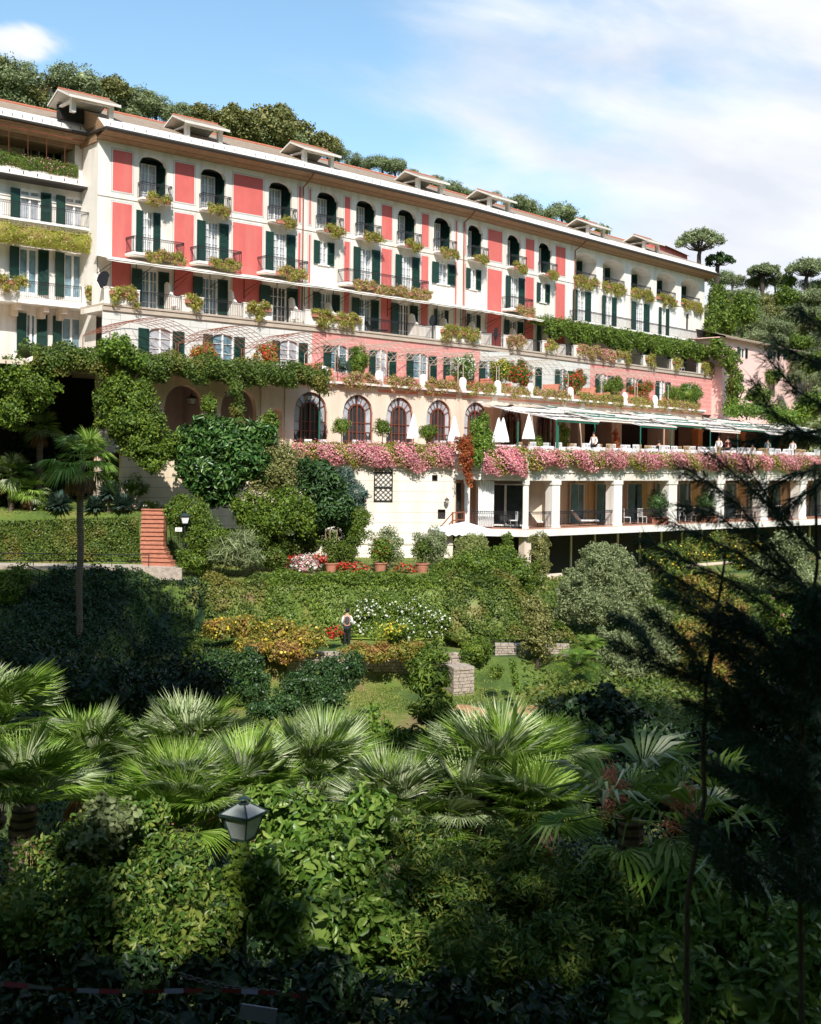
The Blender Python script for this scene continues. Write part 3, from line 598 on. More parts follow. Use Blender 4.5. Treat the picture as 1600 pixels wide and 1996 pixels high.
wops.append(dict(a=-14.5, b=-.45, z=zlb, t=zlt, d=2.2, back=2))
wall(m, WO, wl, 0, 4.0, 19.3, wops, 0)
m.box(wl, -.02, 2.15, 2.2, 15.3, 15.5, 0)
m.build('wall', [M['cream'], M['dark'], M['beige'], M['red']], hotel, V[0]+(0,), TH[0])
r = MB(); y0 = -WO
r.quad((wl, y0, 19.05), (0, y0, 19.05), (0, y0-1.2, 19.38), (wl, y0-1.2, 19.38), 0); r.quad((wl, y0-1.15, 19.52), (0, y0-1.15, 19.52), (0, y0-.15, 20.35), (wl, y0-.15, 20.35), 1)
r.quad((wl, y0-.15, 20.36), (0, y0-.15, 20.36), (0, y0+3.0, 21.7), (wl, y0+3.0, 21.7), 2); r.tube((wl, y0+3, 21.7), (0, y0+3, 21.7), .11, mi=3); r.box(wl, 0, y0+.02, 9, 18.8, 19.9, 0)
ro = r.build('roof', [M['soffit'], M['lead'], M['tiles'], M['ridge']], hotel, V[0]+(0,), TH[0])
MB().tube((wl, y0-1.27, 19.5), (-.3, y0-1.27, 19.5), .085, n=8).build('gutter', M['gutter'], ro, V[0]+(0,), TH[0])
MB().tube((-.25, y0-1.27, 19.5), (-.1, -1.27, 19.5), .085, n=8).build('gutter', M['gutter'], ro, V[0]+(0,), TH[0])
hk = MB()
for i in range(26): x = -.5-i*.6; hk.box(x-.02, x+.02, y0-.80, y0-.785, 19.8, 19.98)
hk.build('snow_hook', M['iron'], ro, V[0]+(0,), TH[0])['kind'] = 'stuff'
k, s, z = hit(143, 200, WO, 0); dormer(0, s, 3.3)
hotel.children[-1].location += Vector((-math.sin(TH[0])*2.0, math.cos(TH[0])*2.0, 0))
for rows, (zt, zb_), pm, typ in ((row2, (Z2a, Z2b), 'curtain', 2), (row3, (Z3a, Z3b), 'blueglass', 2), (row4, (Z4a, Z4b), 'blueglass', 1)):
    for (a, b, y) in rows:
        sa, sb = wsp(a, y), wsp(b, y); c = (sa+sb)/2; d = sb-sa; wi = window(hotel, 0, c, WO-.1, zb_, d, zt-zb_, 1, 1, pm=pm, name='french_door', t=.08)
        shutter(wi, 0, sa-.02, WO, zb_, .62, zt-zb_, -1, R(10)); shutter(wi, 0, sb+.02, WO, zb_, .62, zt-zb_, 1, R(10))
# loggia windows and canopy bars
a, b = wsp(45, 300, WO-2.1), wsp(105, 310, WO-2.1)
wi = window(hotel, 0, (a+b)/2, WO-2.1, zlb+.3, (b-a), zlt-zlb-.6, 2, 1, pm='darkglass', name='window'); shutter(wi, 0, b+.02, WO-2.05, zlb+.3, .9, zlt-zlb-.6, 1, R(5))
m = MB(); m.tube((wl, y0-1.0, zlt-.15), (-.2, y0-1.0, zlt-.25), .05)
for i in range(12): x = -.4-i*1.15; m.tube((x, y0+.3, zlt+.15), (x, y0-1.0, zlt-.2), .02, n=4); m.tube((x, y0-1.0, zlt-.2), (x+.35, y0-.2, zlb+.5), .018, n=4)
m.build('canopy_frame', M['redwood'], hotel, V[0]+(0,), TH[0])
# pent roof with hooks under the loggia
zp = wz(90, 362); m = MB(); m.quad((wl, y0, zp+.75), (.2, y0, zp+.75), (.2, y0-.75, zp+.15), (wl, y0-.75, zp+.15), 0); m.tube((wl, y0-.8, zp+.08), (.25, y0-.8, zp+.08), .09, mi=1)
m.quad((wl, y0, zp-.05), (.2, y0, zp-.05), (.2, y0-.75, zp+.1), (wl, y0-.75, zp+.1), 1)
for i in range(14): x = -.5-i*.85; m.box(x-.03, x+.03, y0-.55, y0-.53, zp+.32, zp+.5, 1)
m.build('pent_roof', [M['lead'], M['gutter']], hotel, V[0]+(0,), TH[0])
balc2 = balcony(hotel, 0, -13.5, .05, wz(100, 441)-.02, 1.1, WO)
def long_leaf(name, label, cat, k, s0, s1, off, z0, z1, n, leaf='l_box', fl='f_pink', pink=.1, size=.08, lump=.18, thick=.14, dz=0, slope=.0, group=None, bulge=.25, tgt=None):
    p = pos(k, (s0+s1)/2, off, z0); A = pos(k, s0, off, z0); B = pos(k, s1, off, z0)
    def fn(u, v):
        u = np.asarray(u)[..., None]; v = np.asarray(v)[..., None]; base = np.array(A)*(1-u)+np.array(B)*u
        nn = np.array([math.sin(TH[k]), -math.cos(TH[k]), 0]); return base+np.array([0, 0, 1])*(z1-z0)*v+nn*(bulge*np.sin(v*math.pi*.9+.2))-np.array(p)
    lc = LC(); patch(lc, fn, max(4, int((s1-s0)*2.5)), 7, n, size, .65, 0, lump, thick, mix=[(1, pink, size*.95)], outward=(math.sin(TH[k]), -math.cos(TH[k]), .4), jit=.9, lscale=2.2)
    # top cover
    def ft(u, v):
        P = fn(u, np.ones_like(u)); v = np.asarray(v)[..., None]; nn = np.array([math.sin(TH[k]), -math.cos(TH[k]), 0]); return P-nn*v*.45+np.array([0, 0, 1])*np.sin(v*3.1)*.05
    patch(lc, ft, max(4, int((s1-s0)*2)), 3, n//4, size, .65, 0, lump*.6, thick, mix=[(1, pink, size*.95)], outward=(0, 0, 1), jit=.9, lscale=2.2)
    o = lc.build(name, [M[leaf], M[fl]], None, p); tag(o, label, cat, group); return o
z_ = wz(100, 452, WO+1.2); long_leaf('hanging_plants', 'thick yellow-green trailing plants along the railing of the left wing middle balcony', 'hanging plants', 0, -11, .1, WO+1.2, wz(100, 486, WO+1.2), wz(100, 446, WO+1.2), 4200, pink=.04)
long_leaf('hanging_plants', 'green trailing plants along the loggia parapet high on the left wing', 'hanging plants', 0, -11, -.3, WO+.1, wz(90, 338), wz(90, 310), 3200, leaf='l_ivy', pink=.06, bulge=.15)
# lower balcony of the wing with corbels, parapet blocks
zf = wz(100, 596, WO+1.4)
m = MB(); m.box(wl, .9, y0-1.4, y0, zf, zf+.35, 0); 
a, b = wsp(40, 570, WO+1.4), wsp(160, 580, WO+1.4)
for (x0, x1) in ((wl, a), (b, .9)): m.box(x0, x1, y0-1.38, y0-1.2, zf+.35, zf+1.35, 0)
for px in (30, 84, 120, 170): x = wsp(px, 610, WO+.6); m.box(x-.16, x+.16, y0-1.1, y0, zf-.35, zf, 1); m.box(x-.16, x+.16, y0-.6, y0, zf-.7, zf-.35, 1)
o = m.build('balcony', [M['white'], M['beige']], hotel, V[0]+(0,), TH[0]); railing_mesh([(a, y0-1.3), (b, y0-1.3)], 1.0).build('railing', M['iron'], o, V[0]+(zf+.33,), TH[0])
flower_box(0, wsp(18, 545, WO+1.4), WO+1.4, zf+1.0, 1.9, 'flower box on the lower left wing parapet at the picture edge', 'flower boxes on the lower terrace', .04, .5)
flower_box(0, wsp(181, 570, WO+1.4), WO+1.4, zf+.85, 1.1, 'flower box on the lower left wing parapet right of its railing', 'flower boxes on the lower terrace', .04, .5)
# ---------------- terrace storey 1 (offset 2.6): grey and pink ashlar, z 4.95..8.9
T1 = 2.6; T2 = 6.6
G1 = [(290, 335, 268, 358, 313, 'g'), (414, 455, 397, 477, 434, 'g'), (545, 581, 535, 603, 563, 'g'), (645, 678, 630, 698, 660, 'p'), (733, 754, 720, 774, 745, 'p'), (805, 834, 793, 854, 818, 'p'), (876, 908, 864, 924, 890, 'p'), (945, 962, 935, 990, 952, 'g'), (1022, 1042, 1012, 1062, 1030, 'g'), (1090, 1106, 1078, 1115, 1098, 'g'), (1168, 1184, 1160, 1195, 1176, 'p'), (1228, 1240, 1220, 1252, 1234, 'p'), (1284, 1296, 1276, 1304, 1290, 'p'), (1336, 1348, 1328, 1356, 1342, 'p')]
bounds = [(0, -1.2, None, 'greyashlar'), (0, None, None, 'greyashlar')]
g1 = {0: [], 1: [], 2: []}; g1i = []
for i, (a, b, ka, kb, c_, t) in enumerate(G1):
    k = 0 if c_ < 602 else (1 if c_ < 980 else 2); y = 660+(c_-300)*.1; sa, sb = S_(a, y, T1, k), S_(b, y, T1, k)
    g1[k].append(dict(a=sa, b=sb, z=5.9, t=7.75, rise=.28, d=.2, back=1)); g1i.append((k, (sa+sb)/2, sb-sa, S_(ka, y, T1, k), S_(kb, y, T1, k)))
def walls_split(k, splits, off, z0, z1, ops_, name='wall'):
    for (a, b, mt) in splits:
        m = MB(); wall(m, off, a, b, z0, z1, [o for o in ops_ if o['a'] >= a-.01 and o['b'] <= b+.01], 0); m.build(name, [M[mt], M['dark']], hotel, V[k]+(0,), TH[k])
e = T1*EXT[0]; e2 = T1*EXT[1]; sP = S_(993, 690, T1, 2); sR = S_(608, 650, T1, 0); sT = S_(936, 680, T1, 1); sU = S_(993, 690, T1, 1); sQ = S_(1150, 720, T1, 2); sE = S_(1402, 745, T1, 2)
walls_split(0, [(-.9, sR, 'greyashlar'), (sR, LEN[0]+e, 'pinkashlar')], T1, 4.9, 8.5, g1[0]); walls_split(1, [(-e, sT, 'pinkashlar'), (sT, sU, 'greyashlar')], T1, 4.9, 8.5, g1[1])
walls_split(2, [(sP, sQ, 'greyashlar'), (sQ, sE, 'pinkashlar')], T1, 4.9, 8.5, g1[2])
for i, (k, c, d, sa, sb) in enumerate(g1i):
    wi = window(hotel, k, c, T1-.1, 5.92, d, 1.83, 1, 3, pm='curtain' if i % 2 == 0 else 'blueglass'); sw = max(.35, min(.75, (sb-sa-d)/2))
    shutter(wi, k, c-d/2-.02, T1, 5.9, sw, 1.75, -1, R(8)); shutter(wi, k, c+d/2+.02, T1, 5.9, sw, 1.75, 1, R(8))
for k, (a, b) in enumerate(((-.9, LEN[0]), (0, LEN[1]), (0, sE))):
    ea = T1*([0, EXT[0], EXT[1]][k]); eb = T1*([EXT[0], EXT[1], 0][k]); m = MB()
    m.box(a-ea, b+eb, -T1-.16, .3, 8.78, 8.9, 0); m.box(a-ea, b+eb, -T1-.10, -T1, 8.5, 8.78, 0); m.box(a-ea, b+eb, -T1, .2, 8.48, 8.78, 1); m.build('terrace_ledge', [M['ledge'], M['cream']], hotel, V[k]+(0,), TH[k])
# side wall at right end of terrace storey
m = MB(); m.quad((sE, -T1, 4.9), (sE, .2, 4.9), (sE, .2, 8.5), (sE, -T1, 8.5)); m.build('wall', M['pinkashlar'], hotel, V[2]+(0,), TH[2])
# parapet blocks and railings on terrace 1
PB = [(206, 272), (355, 397), (475, 531), (597, 710), (850, 937), (982, 1020), (1058, 1080), (1119, 1163), (1198, 1222), (1255, 1275), (1309, 1324), (1362, 1402)]
RB = [(272, 355), (397, 475), (531, 597), (710, 850), (937, 982), (1020, 1058), (1080, 1119), (1222, 1255), (1275, 1309), (1324, 1362)]
def kk(px): return 0 if px < 626 else (1 if px < 965 else 2)
nbx = 0
for a, b in PB:
    k = kk((a+b)/2); y = 590+(a-200)*.115; sa, sb = S_(a, y, T1, k), S_(b, y, T1, k)
    MB().box(0, sb-sa, -.28, .0, 0, .92).box(-.02, sb-sa+.02, -.31, .03, .92, .99).build('parapet', M['white'], hotel, pos(k, sa, T1-.28, 8.9), TH[k])
    flower_box(k, (sa+sb)/2, T1, 9.45, (sb-sa)*.85, 'flower box on the %s white parapet block from the left, awning terrace' % ORD[nbx], 'flower boxes on the awning terrace parapet', .02 if nbx not in (5, 7) else .25, .6); nbx += 1
k = 2; sa, sb = S_(1163, 690, T1, 2), S_(1198, 694, T1, 2); flower_box(2, (sa+sb)/2, T1, 9.3, (sb-sa), 'dense pink flower box between two parapet blocks near the vine pergola', 'flower boxes on the awning terrace parapet', .4, .4)
for a, b in RB:
    k = kk((a+b)/2); y = 590+(a-200)*.115; sa, sb = S_(a, y, T1, k), S_(b, y, T1, k); railing_mesh([(0, 0), (sb-sa, 0)], .95).build('railing', M['iron'], hotel, pos(k, sa, T1-.1, 8.9), TH[k])
# scroll shaped divider walls between the private terraces
for px in (213, 355, 480, 600, 675, 838, 900, 955, 1036, 1100, 1160, 1215, 1270, 1320):
    k = kk(px); s = S_(px, 560+(px-200)*.115, T1-.3, k); m = MB(); zc = 8.9
    pr = [(0, 0), (0, 1.9), (-.25, 2.05), (-.5, 1.9), (-.62, 1.5), (-1.0, 1.15), (-1.6, 1.0), (-2.3, 1.0), (-2.3, 0)]
    for x in (0, .16): m.poly([(x, y+.0, z) for y, z in pr])
    for (ya, za), (yb, zb) in zip(pr[:-1], pr[1:]): m.quad((0, ya, za), (.16, ya, za), (.16, yb, zb), (0, yb, zb))
    m.build('divider_wall', M['white'], hotel, pos(k, s, 0.03, zc), TH[k])
# small furniture on the awning terrace
def chair(loc, rz, label, cat='chair', group=None, fm='frame', name='garden_chair', recl=False):
    o = empty(name, loc, label, cat, group, rz); m = MB()
    if recl:
        MB().box(-.3, .3, -.7, .5, .28, .36).build('seat', M[fm], o, loc, rz); b = MB(); b.quad((-.3, .5, .34), (.3, .5, .34), (.3, 1.0, .95), (-.3, 1.0, .95)).quad((-.3, .56, .32), (.3, .56, .32), (.3, 1.06, .93), (-.3, 1.06, .93)); b.quad((-.3, 1.0, .95), (.3, 1.0, .95), (.3, 1.06, .93), (-.3, 1.06, .93)); b.build('backrest', M[fm], o, loc, rz)
        for x in (-.27, .27):
            for y in (-.6, .45): MB().tube((x, y, 0), (x, y, .29), .02).build('leg', M['iron'], o, loc, rz)
    else:
        MB().box(-.23, .23, -.23, .23, .42, .46).build('seat', M[fm], o, loc, rz); b = MB(); b.box(-.23, .23, .20, .235, .90, .99)
        for x in (-.22, -.11, 0, .11, .2): b.box(x, x+.05, .205, .23, .46, .90)
        b.build('backrest', M[fm], o, loc, rz)
        for x in (-.2, .2):
            for y in (-.2, .2): MB().tube((x, y, 0), (x, y, .43), .017, n=5).build('leg', M[fm], o, loc, rz)
    return o
def table(loc, label, group=None, r_=.38, h=.74, mt='iron', name='garden_table'):
    o = empty(name, loc, label, 'table', group); MB().lathe([(r_, h-.03), (r_, h)], n=14).build('tabletop', M[mt], o, loc); MB().tube((0, 0, .02), (0, 0, h-.03), .025).lathe([(.22, 0), (.2, .03)], n=10).build('pedestal', M[mt], o, loc); return o
# long cream awning
spx = [(0, 200, 588, .9), (1, 588, 905, .0), (2, 905, 1062, .0)]
aw = empty('terrace_awning', pos(0, 5, 0, 12.1), 'long cream canvas awning stretched over the terrace below the projecting balconies', 'awning')
for (k, a, b, _) in spx:
    sa = -.3 if k == 0 else 0; sb = LEN[k] if k < 2 else S_(1062, 612, 1.9, 2); ea = 1.9*([0, EXT[0], EXT[1]][k]); eb = 1.9*([EXT[0], EXT[1], 0][k]); m = MB(); n = 18
    for i in range(n):
        u0, u1 = i/n, (i+1)/n
        def PT(u, y, z): xx = (sa-ea*(-y/1.9))+(sb+eb*(-y/1.9)-sa+ea*(-y/1.9))*u; return (xx, y, z+(-.05*math.sin(u*math.pi*6)**2)*(-y/1.9))
        m.quad(PT(u0, -.03, 12.12), PT(u1, -.03, 12.12), PT(u1, -1.9, 11.68), PT(u0, -1.9, 11.68)); m.quad(PT(u0, -1.9, 11.68), PT(u1, -1.9, 11.68), PT(u1, -1.9, 11.55), PT(u0, -1.9, 11.55))
    m.build('canvas', M['canvas'], aw, V[k]+(0,), TH[k]); f = MB(); f.tube((sa-ea, -1.88, 11.6), (sb+eb, -1.88, 11.6), .03)
    for i in range(int((sb-sa)/2.6)+1): x = sa+.3+i*2.6; f.tube((x, -.02, 11.0), (x+.25, -1.85, 11.6), .02, n=4); f.tube((x, -.05, 10.5), (x, -.05, 12.0), .02, n=4); f.tube((x, -.05, 10.6), (x+.4, -1.0, 11.3), .012, n=4)
    f.build('frame', M['iron'], aw, V[k]+(0,), TH[k])
for i, (px, py) in enumerate(((843, 627), (967, 651), (202, 545))):
    k = kk(px); kx, s, z = hit(px, py, 1.9, k); m = MB(); pts = [(.42*math.cos(t)*(1.25 if math.sin(t) > 0 else .9), 0, .5*math.sin(t)+.15*math.cos(t)) for t in np.linspace(0, 2*math.pi, 16, endpoint=False)]
    for y in (0, .04): m.poly([(a, y, c) for a, _, c in pts])
    m.tube((0, .02, -1.2), (0, .02, -.4), .02)
    tag(m.build('shade_screen', M['black'], None, pos(k, s, 1.9, max(z, 9.6)), TH[k]+R(20)), ['dark oval shade screen on the awning terrace by the wide parapet planter', 'dark oval shade screen on the awning terrace nearer the vine pergola', 'dark oval shade screen at the left end of the awning terrace'][i], 'screen', 'oval shade screens on the awning terrace')
for i, (px, py, rz_) in enumerate(((345, 575, .3), (578, 610, .3), (738, 632, 1.2), (1090, 680, .5), (1112, 684, -.4), (1255, 702, .5), (1330, 716, -.3))):
    k = kk(px); s = S_(px, py, 1.6, k); chair(pos(k, s, 1.5, 8.9), TH[k]+rz_, '%s white garden armchair from the left on the awning terrace' % ORD[i] if i != 2 else 'dark lounge chair behind the terrace railing under the pink balcony', 'chair', 'chairs on the awning terrace', 'iron' if i == 2 else 'frame', recl=i == 2)
# ---------------- arches level (offset 6.6), z 0..4.95
AR = [(320, 397, 0), (430, 500, 0), (573, 638, 1), (668, 727, 1), (753, 806, 1), (831, 880, 1), (905, 951, 1), (975, 1018, 1), (1045, 1082, 1), (1112, 1128, 2), (1140, 1193, 2), (1212, 1292, 2), (1315, 1352, 2)]
a2 = {0: [], 1: [], 2: []}; a2i = []
def k2(px): return 0 if px < 700 else (1 if px < 1028 else 2)
for i, (a, b, t) in enumerate(AR):
    k = k2((a+b)/2-4); y = 810; sa, sb = S_(a, y, T2, k), S_(b, y, T2, k); top = 4.18 if t else 4.15
    if t == 2: top = 3.3  # flat-headed bays: near-black back stands in for the shade inside
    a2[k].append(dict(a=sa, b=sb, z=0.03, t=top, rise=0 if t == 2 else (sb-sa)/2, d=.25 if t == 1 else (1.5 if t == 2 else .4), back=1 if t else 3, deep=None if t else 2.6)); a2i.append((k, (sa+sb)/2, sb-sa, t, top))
sn = S_(540, 830, T2, 0); a2[0].append(dict(a=sn-.38, b=sn+.38, z=.03, t=3.05, rise=.38, d=.5, back=0))
e = T2*EXT[0]; e2 = T2*EXT[1]
arspl = {0: (S_(196, 800, T2, 0), S_(735, 820, T2, 0)), 1: (S_(735, 820, T2, 1), LEN[1]+e2), 2: (-e2, S_(1368, 815, T2, 2))}
for k in range(3):
    a, b = arspl[k]; m = MB(); wall(m, T2, a, b, 0.0, 4.45, a2[k], 0, arcn=18)
    # frieze, cornice, pilasters
    m.box(a, b, -T2-.05, -T2, 4.45, 4.62, 2 if k else 0); m.box(a, b, -T2, -T1+.3, 4.45, 4.7, 0); x = a
    cs = sorted([o['a'] for o in a2[k]]+[o['b'] for o in a2[k]])
    for i in range(1, len(a2[k])):
        srt = sorted(a2[k], key=lambda o: o['a']); c = (srt[i-1]['b']+srt[i]['a'])/2
        if srt[i]['a']-srt[i-1]['b'] > .4: m.box(c-.28, c+.28, -T2-.07, -T2, .02, 4.62, 0)
    m.build('wall', [M['beige'], M['dark'], M['terrapaint'], M['white'], M['white'], M['greyplaster']], hotel, V[k]+(0,), TH[k])
    m = MB(); m.box(a, b, -T2-.42, -T2-.0, 4.78, 4.92, 1); m.box(a, b, -T2-.25, -T2, 4.62, 4.78, 0); m.box(a, b, -T2, -T1, 4.72, 4.9, 2); m.build('cornice', [M['ledge'], M['cream'], M['floor']], hotel, V[k]+(0,), TH[k])
for i, (k, c, d, t, top) in enumerate(a2i):
    if t != 1: continue
    m = MB(); h = d/2; rr = h; zs = top-rr      # semicircular head
    def arc(r, y0, y1, th0, n=18, zc=None):
        zc_ = zs if zc is None else zc
        for j in range(n):
            t0, t1 = math.pi*j/n, math.pi*(j+1)/n
            a_ = [(rq*math.cos(tt), yq, zc_+rq*math.sin(tt)) for rq, tt, yq in ((r, t0, y0), (r, t1, y0), (r-th0, t1, y0), (r-th0, t0, y0))]; m.quad(*a_)
            a_ = [((r-th0)*math.cos(tt), yq, zc_+(r-th0)*math.sin(tt)) for tt, yq in ((t0, y0), (t1, y0), (t1, y1), (t0, y1))]; m.quad(*a_)
    arc(rr, -.05, .02, .09); m.box(-h, -h+.09, -.05, .02, 0, zs); m.box(h-.09, h, -.05, .02, 0, zs)
    ri = h*.56; zi = zs-.05; arc(ri, -.08, 0, .08, zc=zi); m.box(-ri, -ri+.08, -.08, 0, 0, zi); m.box(ri-.08, ri, -.08, 0, 0, zi); m.box(-.04, .04, -.085, 0, 0, zi+ri-.05)
    for j in range(1, 8):
        t0 = math.pi*j/8; m.tube((ri*math.cos(t0), -.03, zi+ri*math.sin(t0)), (rr*.98*math.cos(t0), -.03, zs+rr*.98*math.sin(t0)), .022, n=4)
    for j in range(1, 5):
        zz = zs*j/5; m.box(-h+.05, h-.05, -.045, -.01, zz-.018, zz+.018)
    for x in (-ri/2, ri/2): m.box(x-.015, x+.015, -.04, -.01, 0, zi+ri*.7)
    o = m.build('arched_window', M['brown'], hotel, pos(k, c, T2-.17, .03), TH[k])
    # swagged blind behind the fanlight and dark panes below
    p_ = MB(); p_.box(-h*.98, h*.98, .035, .05, .02, zs*.55, 0)
    pts = [(rr*.97*math.cos(q), .04, zs+rr*.97*math.sin(q)) for q in np.linspace(0, math.pi, 15)]+[(-h*.97, .04, zs*.55), (h*.97, .04, zs*.55)]
    p_.poly(pts, 0); p_.build('pane', M['darkglass'], o, pos(k, c, T2-.17, .03), TH[k])
    q_ = MB()
    for sgn in (-1, 1):
        pr = [(sgn*rr*.95*math.cos(q), .02, zs+rr*.95*math.sin(q)) for q in np.linspace(.02, 1.45, 8)]+[(sgn*ri*1.0*math.cos(q)*(1.0), .02, zi+ri*math.sin(q)) for q in np.linspace(1.45, .1, 6)]+[(sgn*ri*1.05, .02, zs*.62), (sgn*rr*.8, .02, zs*.5), (sgn*rr*.95, .02, zs*.62)]
        q_.poly(pr)
    q_.build('blind', M['curtain'], o, pos(k, c, T2-.17, .03), TH[k])
# terracotta partitions and white curved parapet lumps on terrace 2, wire pergolas
P2 = [(505, 575)]
tag_i = 0
sa, sb = S_(505, 715, T2, 0), S_(577, 725, T2, 0); m = MB(); m.box(sa, sb, -T2-.3, -T2-.05, 4.92, 5.75); m.build('parapet', M['white'], hotel, V[0]+(0,), TH[0])
for i, px in enumerate((630, 737, 823, 900, 968, 1032, 1110, 1216, 1275)):
    k = k2(px); s = S_(px, 740, T2, k); m = MB(); pr = [(0, 0), (0, .75), (-.08, .85), (-.35, .85), (-.45, .7), (-.45, 0)]
    m.lathe([(.34, 0), (.34, .62), (.28, .82), (.12, .92), (.02, .94)], n=14, sy=.6); m.build('parapet_pier', M['white'], hotel, pos(k, s, T2+.1, 4.92), TH[k])
FB2 = [(280, 420, .1), (425, 500, .1), (577, 652, .35), (665, 737, .25), (747, 818, .25), (826, 896, .2), (905, 965, .12), (975, 1030, .2), (1038, 1108, .2), (1118, 1214, .06), (1222, 1272, .08), (1281, 1365, .14)]
for i, (a, b, pk) in enumerate(FB2):
    k = k2((a+b)/2); y = 735+(a-650)*.06; sa, sb = S_(a, y, T2+.2, k), S_(b, y, T2+.2, k); flower_box(k, (sa+sb)/2, T2+.02, 4.98, sb-sa, '%s trailing flower planter from the left on the cornice above the arches' % ORD[i], 'planters along the cornice above the arches', pk, .35, h=.3)
for i, px in enumerate((600, 700, 800, 880, 947, 1070, 1140, 1225, 1300)):
    k = k2(px); s = S_(px+30, 700, T2-1.5, k); m = MB()
    if i in (1, 2): continue
    m.box(0, .15, -3.4, -.4, 0, .9); m.box(0, .15, -2.0, -.4, .9, 1.35); m.build('partition_wall', M['terrapaint'], hotel, pos(k, s, T1, 4.9), TH[k])
parc = [(215, 400), (405, 530), (535, 660), (655, 735), (745, 820), (825, 895), (905, 970), (975, 1040), (1045, 1110), (1175, 1240), (1245, 1305)]
for i, (a, b) in enumerate(parc):
    k = k2((a+b)/2); sa, sb = S_(a, 690, T2-.3, k), S_(b, 700, T2-.3, k); m = MB(); n = 12; hgt = 1.0
    for y in np.linspace(-T2+.4, -T1-.3, 7):
        pts = [(sa+(sb-sa)*j/n, y, 6.9+hgt*math.sin(math.pi*j/n)) for j in range(n+1)]; m.path(pts, .018, n=4)
    for j in range(n+1): x = sa+(sb-sa)*j/n; z = 6.9+hgt*math.sin(math.pi*j/n); m.tube((x, -T2+.4, z), (x, -T1-.3, z), .014, n=4)
    for x in (sa, sb): m.tube((x, -T2+.4, 4.92), (x, -T2+.4, 6.9), .03, n=5); m.tube((x, -T1-.3, 4.92), (x, -T1-.3, 6.9), .03, n=5)
    o = m.build('wire_pergola', M['redwood'] if i < 3 else M['ledge'], None, V[k]+(0,), TH[k]); tag(o, '%s arched wire pergola from the left over the cornice terrace' % ORD[i], 'pergola', 'arched wire pergolas on the cornice terrace')
# bushes on terrace 2
def bush(name, c, r, n, leaf, label, cat='bush', group=None, size=.1, asp=.55, mix=None, nc=14, jit=.8, kind=0, extra=None, core=.6, flat=1, mats=None, trunk=None, cr_=(.24, .4), zmin=-1.0):
    c = Vector(c); lc = LC(); r = np.array(r, float)*np.ones(3); n = max(n, int(r[0]*r[2]*12*1.3/(size**2*asp*.5)))
    clumps(lc, (0, 0, 0), r, nc, n, size, asp, 0, cr_=cr_, mix=mix, jit=jit, kind=kind, core=core, flat=flat, zmin=zmin)
    ms_ = [M[leaf]]+([M[x] for x in mats] if mats else [])
    if trunk:
        base = c-Vector((0, 0, r[2]+trunk)); o = empty(name, base, label, cat, group); lc.build('crown', ms_, o, c)
        t = MB(); t.path([(0, 0, 0), (.05, 0, trunk*.6+.2), (0, .03, trunk+r[2]*.8)], .05+.03*r[0], .03, 7); t.build('trunk', M['bark'], o, base); return o
    o = lc.build(name, ms_, None, c); tag(o, label, cat, group); return o
for i, (px, py, off, r, leaf, fl, lb) in enumerate(((700, 700, 5.5, (.7, .6, 1.1), 'l_bright', None, 'bright green climbing shrub on the cornice terrace above the second brown arch'), (400, 690, 5.6, (.9, .5, .8), 'l_box', 'f_red', 'red flowering shrub on the grey terrace between two shuttered windows'), (520, 690, 5.6, (.8, .5, .8), 'l_box', 'f_red', 'reddish climber over the third wire pergola'), (905, 715, 5.8, (1.1, .7, 1.0), 'l_bright', 'f_white', 'light green shrub with white flowers on the cornice terrace'), (975, 722, 5.8, (.9, .6, .9), 'l_bright', 'f_yellow', 'yellow-green shrub on the cornice terrace where the white wall begins'), (1010, 728, 5.8, (1.4, .6, .9), 'l_mid', 'f_red', 'red flowering shrub on the cornice terrace beside the yellow-green one'), (1118, 745, 5.8, (1.1, .6, 1.1), 'l_mid', 'f_red', 'shrub with red and yellow flowers on the right part of the cornice terrace'), (1195, 752, 5.8, (1.3, .7, .8), 'l_mid', None, 'round green shrub on the cornice terrace near its right end'), (1250, 758, 5.8, (1.2, .7, .7), 'l_mid', 'f_red', 'low green shrub with red flowers near the right end of the cornice terrace'), (1335, 768, 5.9, (1.9, .9, 1.1), 'l_bright', None, 'broad leafy shrub at the right end of the cornice terrace'), (665, 712, 5.8, (.5, .5, .6), 'l_yucca', None, 'small spiky plant beside the pink shuttered window'))):
    k = k2(px); s = S_(px, py, off, k); z = max(hit(px, py, off, k)[2], 4.95+r[2]*.6); bush('terrace_shrub', pos(k, s, off, z), r, 900, leaf, lb, 'shrub', 'shrubs on the cornice terrace', .1, .55, [(1, .13, .11)] if fl else None, 10, mats=[fl] if fl else None)
# ================================================================== TERRACE BUILDING below the restaurant terrace
terb = empty('terrace_building', (at(880, 1000, 70.6)[0], 70.6, -5.9), 'low cream building with a colonnaded loggia and glass doors under the flower terrace', 'building')
class FR:
    """local frame on a vertical plane between two plan points seen at px with given depth"""
    def __init__(s, pa, Za, pb, Zb):
        a = at(pa, 960, Za); b = at(pb, 960, Zb); s.P = Vector((a[0], a[1], 0)); d = Vector((b[0]-a[0], b[1]-a[1], 0)); s.L = d.length; s.rz = math.atan2(d.y, d.x); s.d = d.normalized(); s.n = Vector((s.d.y, -s.d.x, 0))
    def s_(s, px, y=980, off=0): P = s.P+s.n*off; return lhit(px, y, (P.x, P.y), s.rz)[0]
    def z_(s, px, y, off=0): P = s.P+s.n*off; return lhit(px, y, (P.x, P.y), s.rz)[2]
    def p(s, x, off, z): q = s.P+s.d*x+s.n*off; return Vector((q.x, q.y, z))
FL = FR(236, 63.0, 548, 69.3); FA = FR(546, 69.5, 884, 70.3); FB_ = FR(884, 70.3, 1028, 69.6); FC = FR(1028, 69.6, 1566, 87.0)
LC_ = FC.s_(1680)
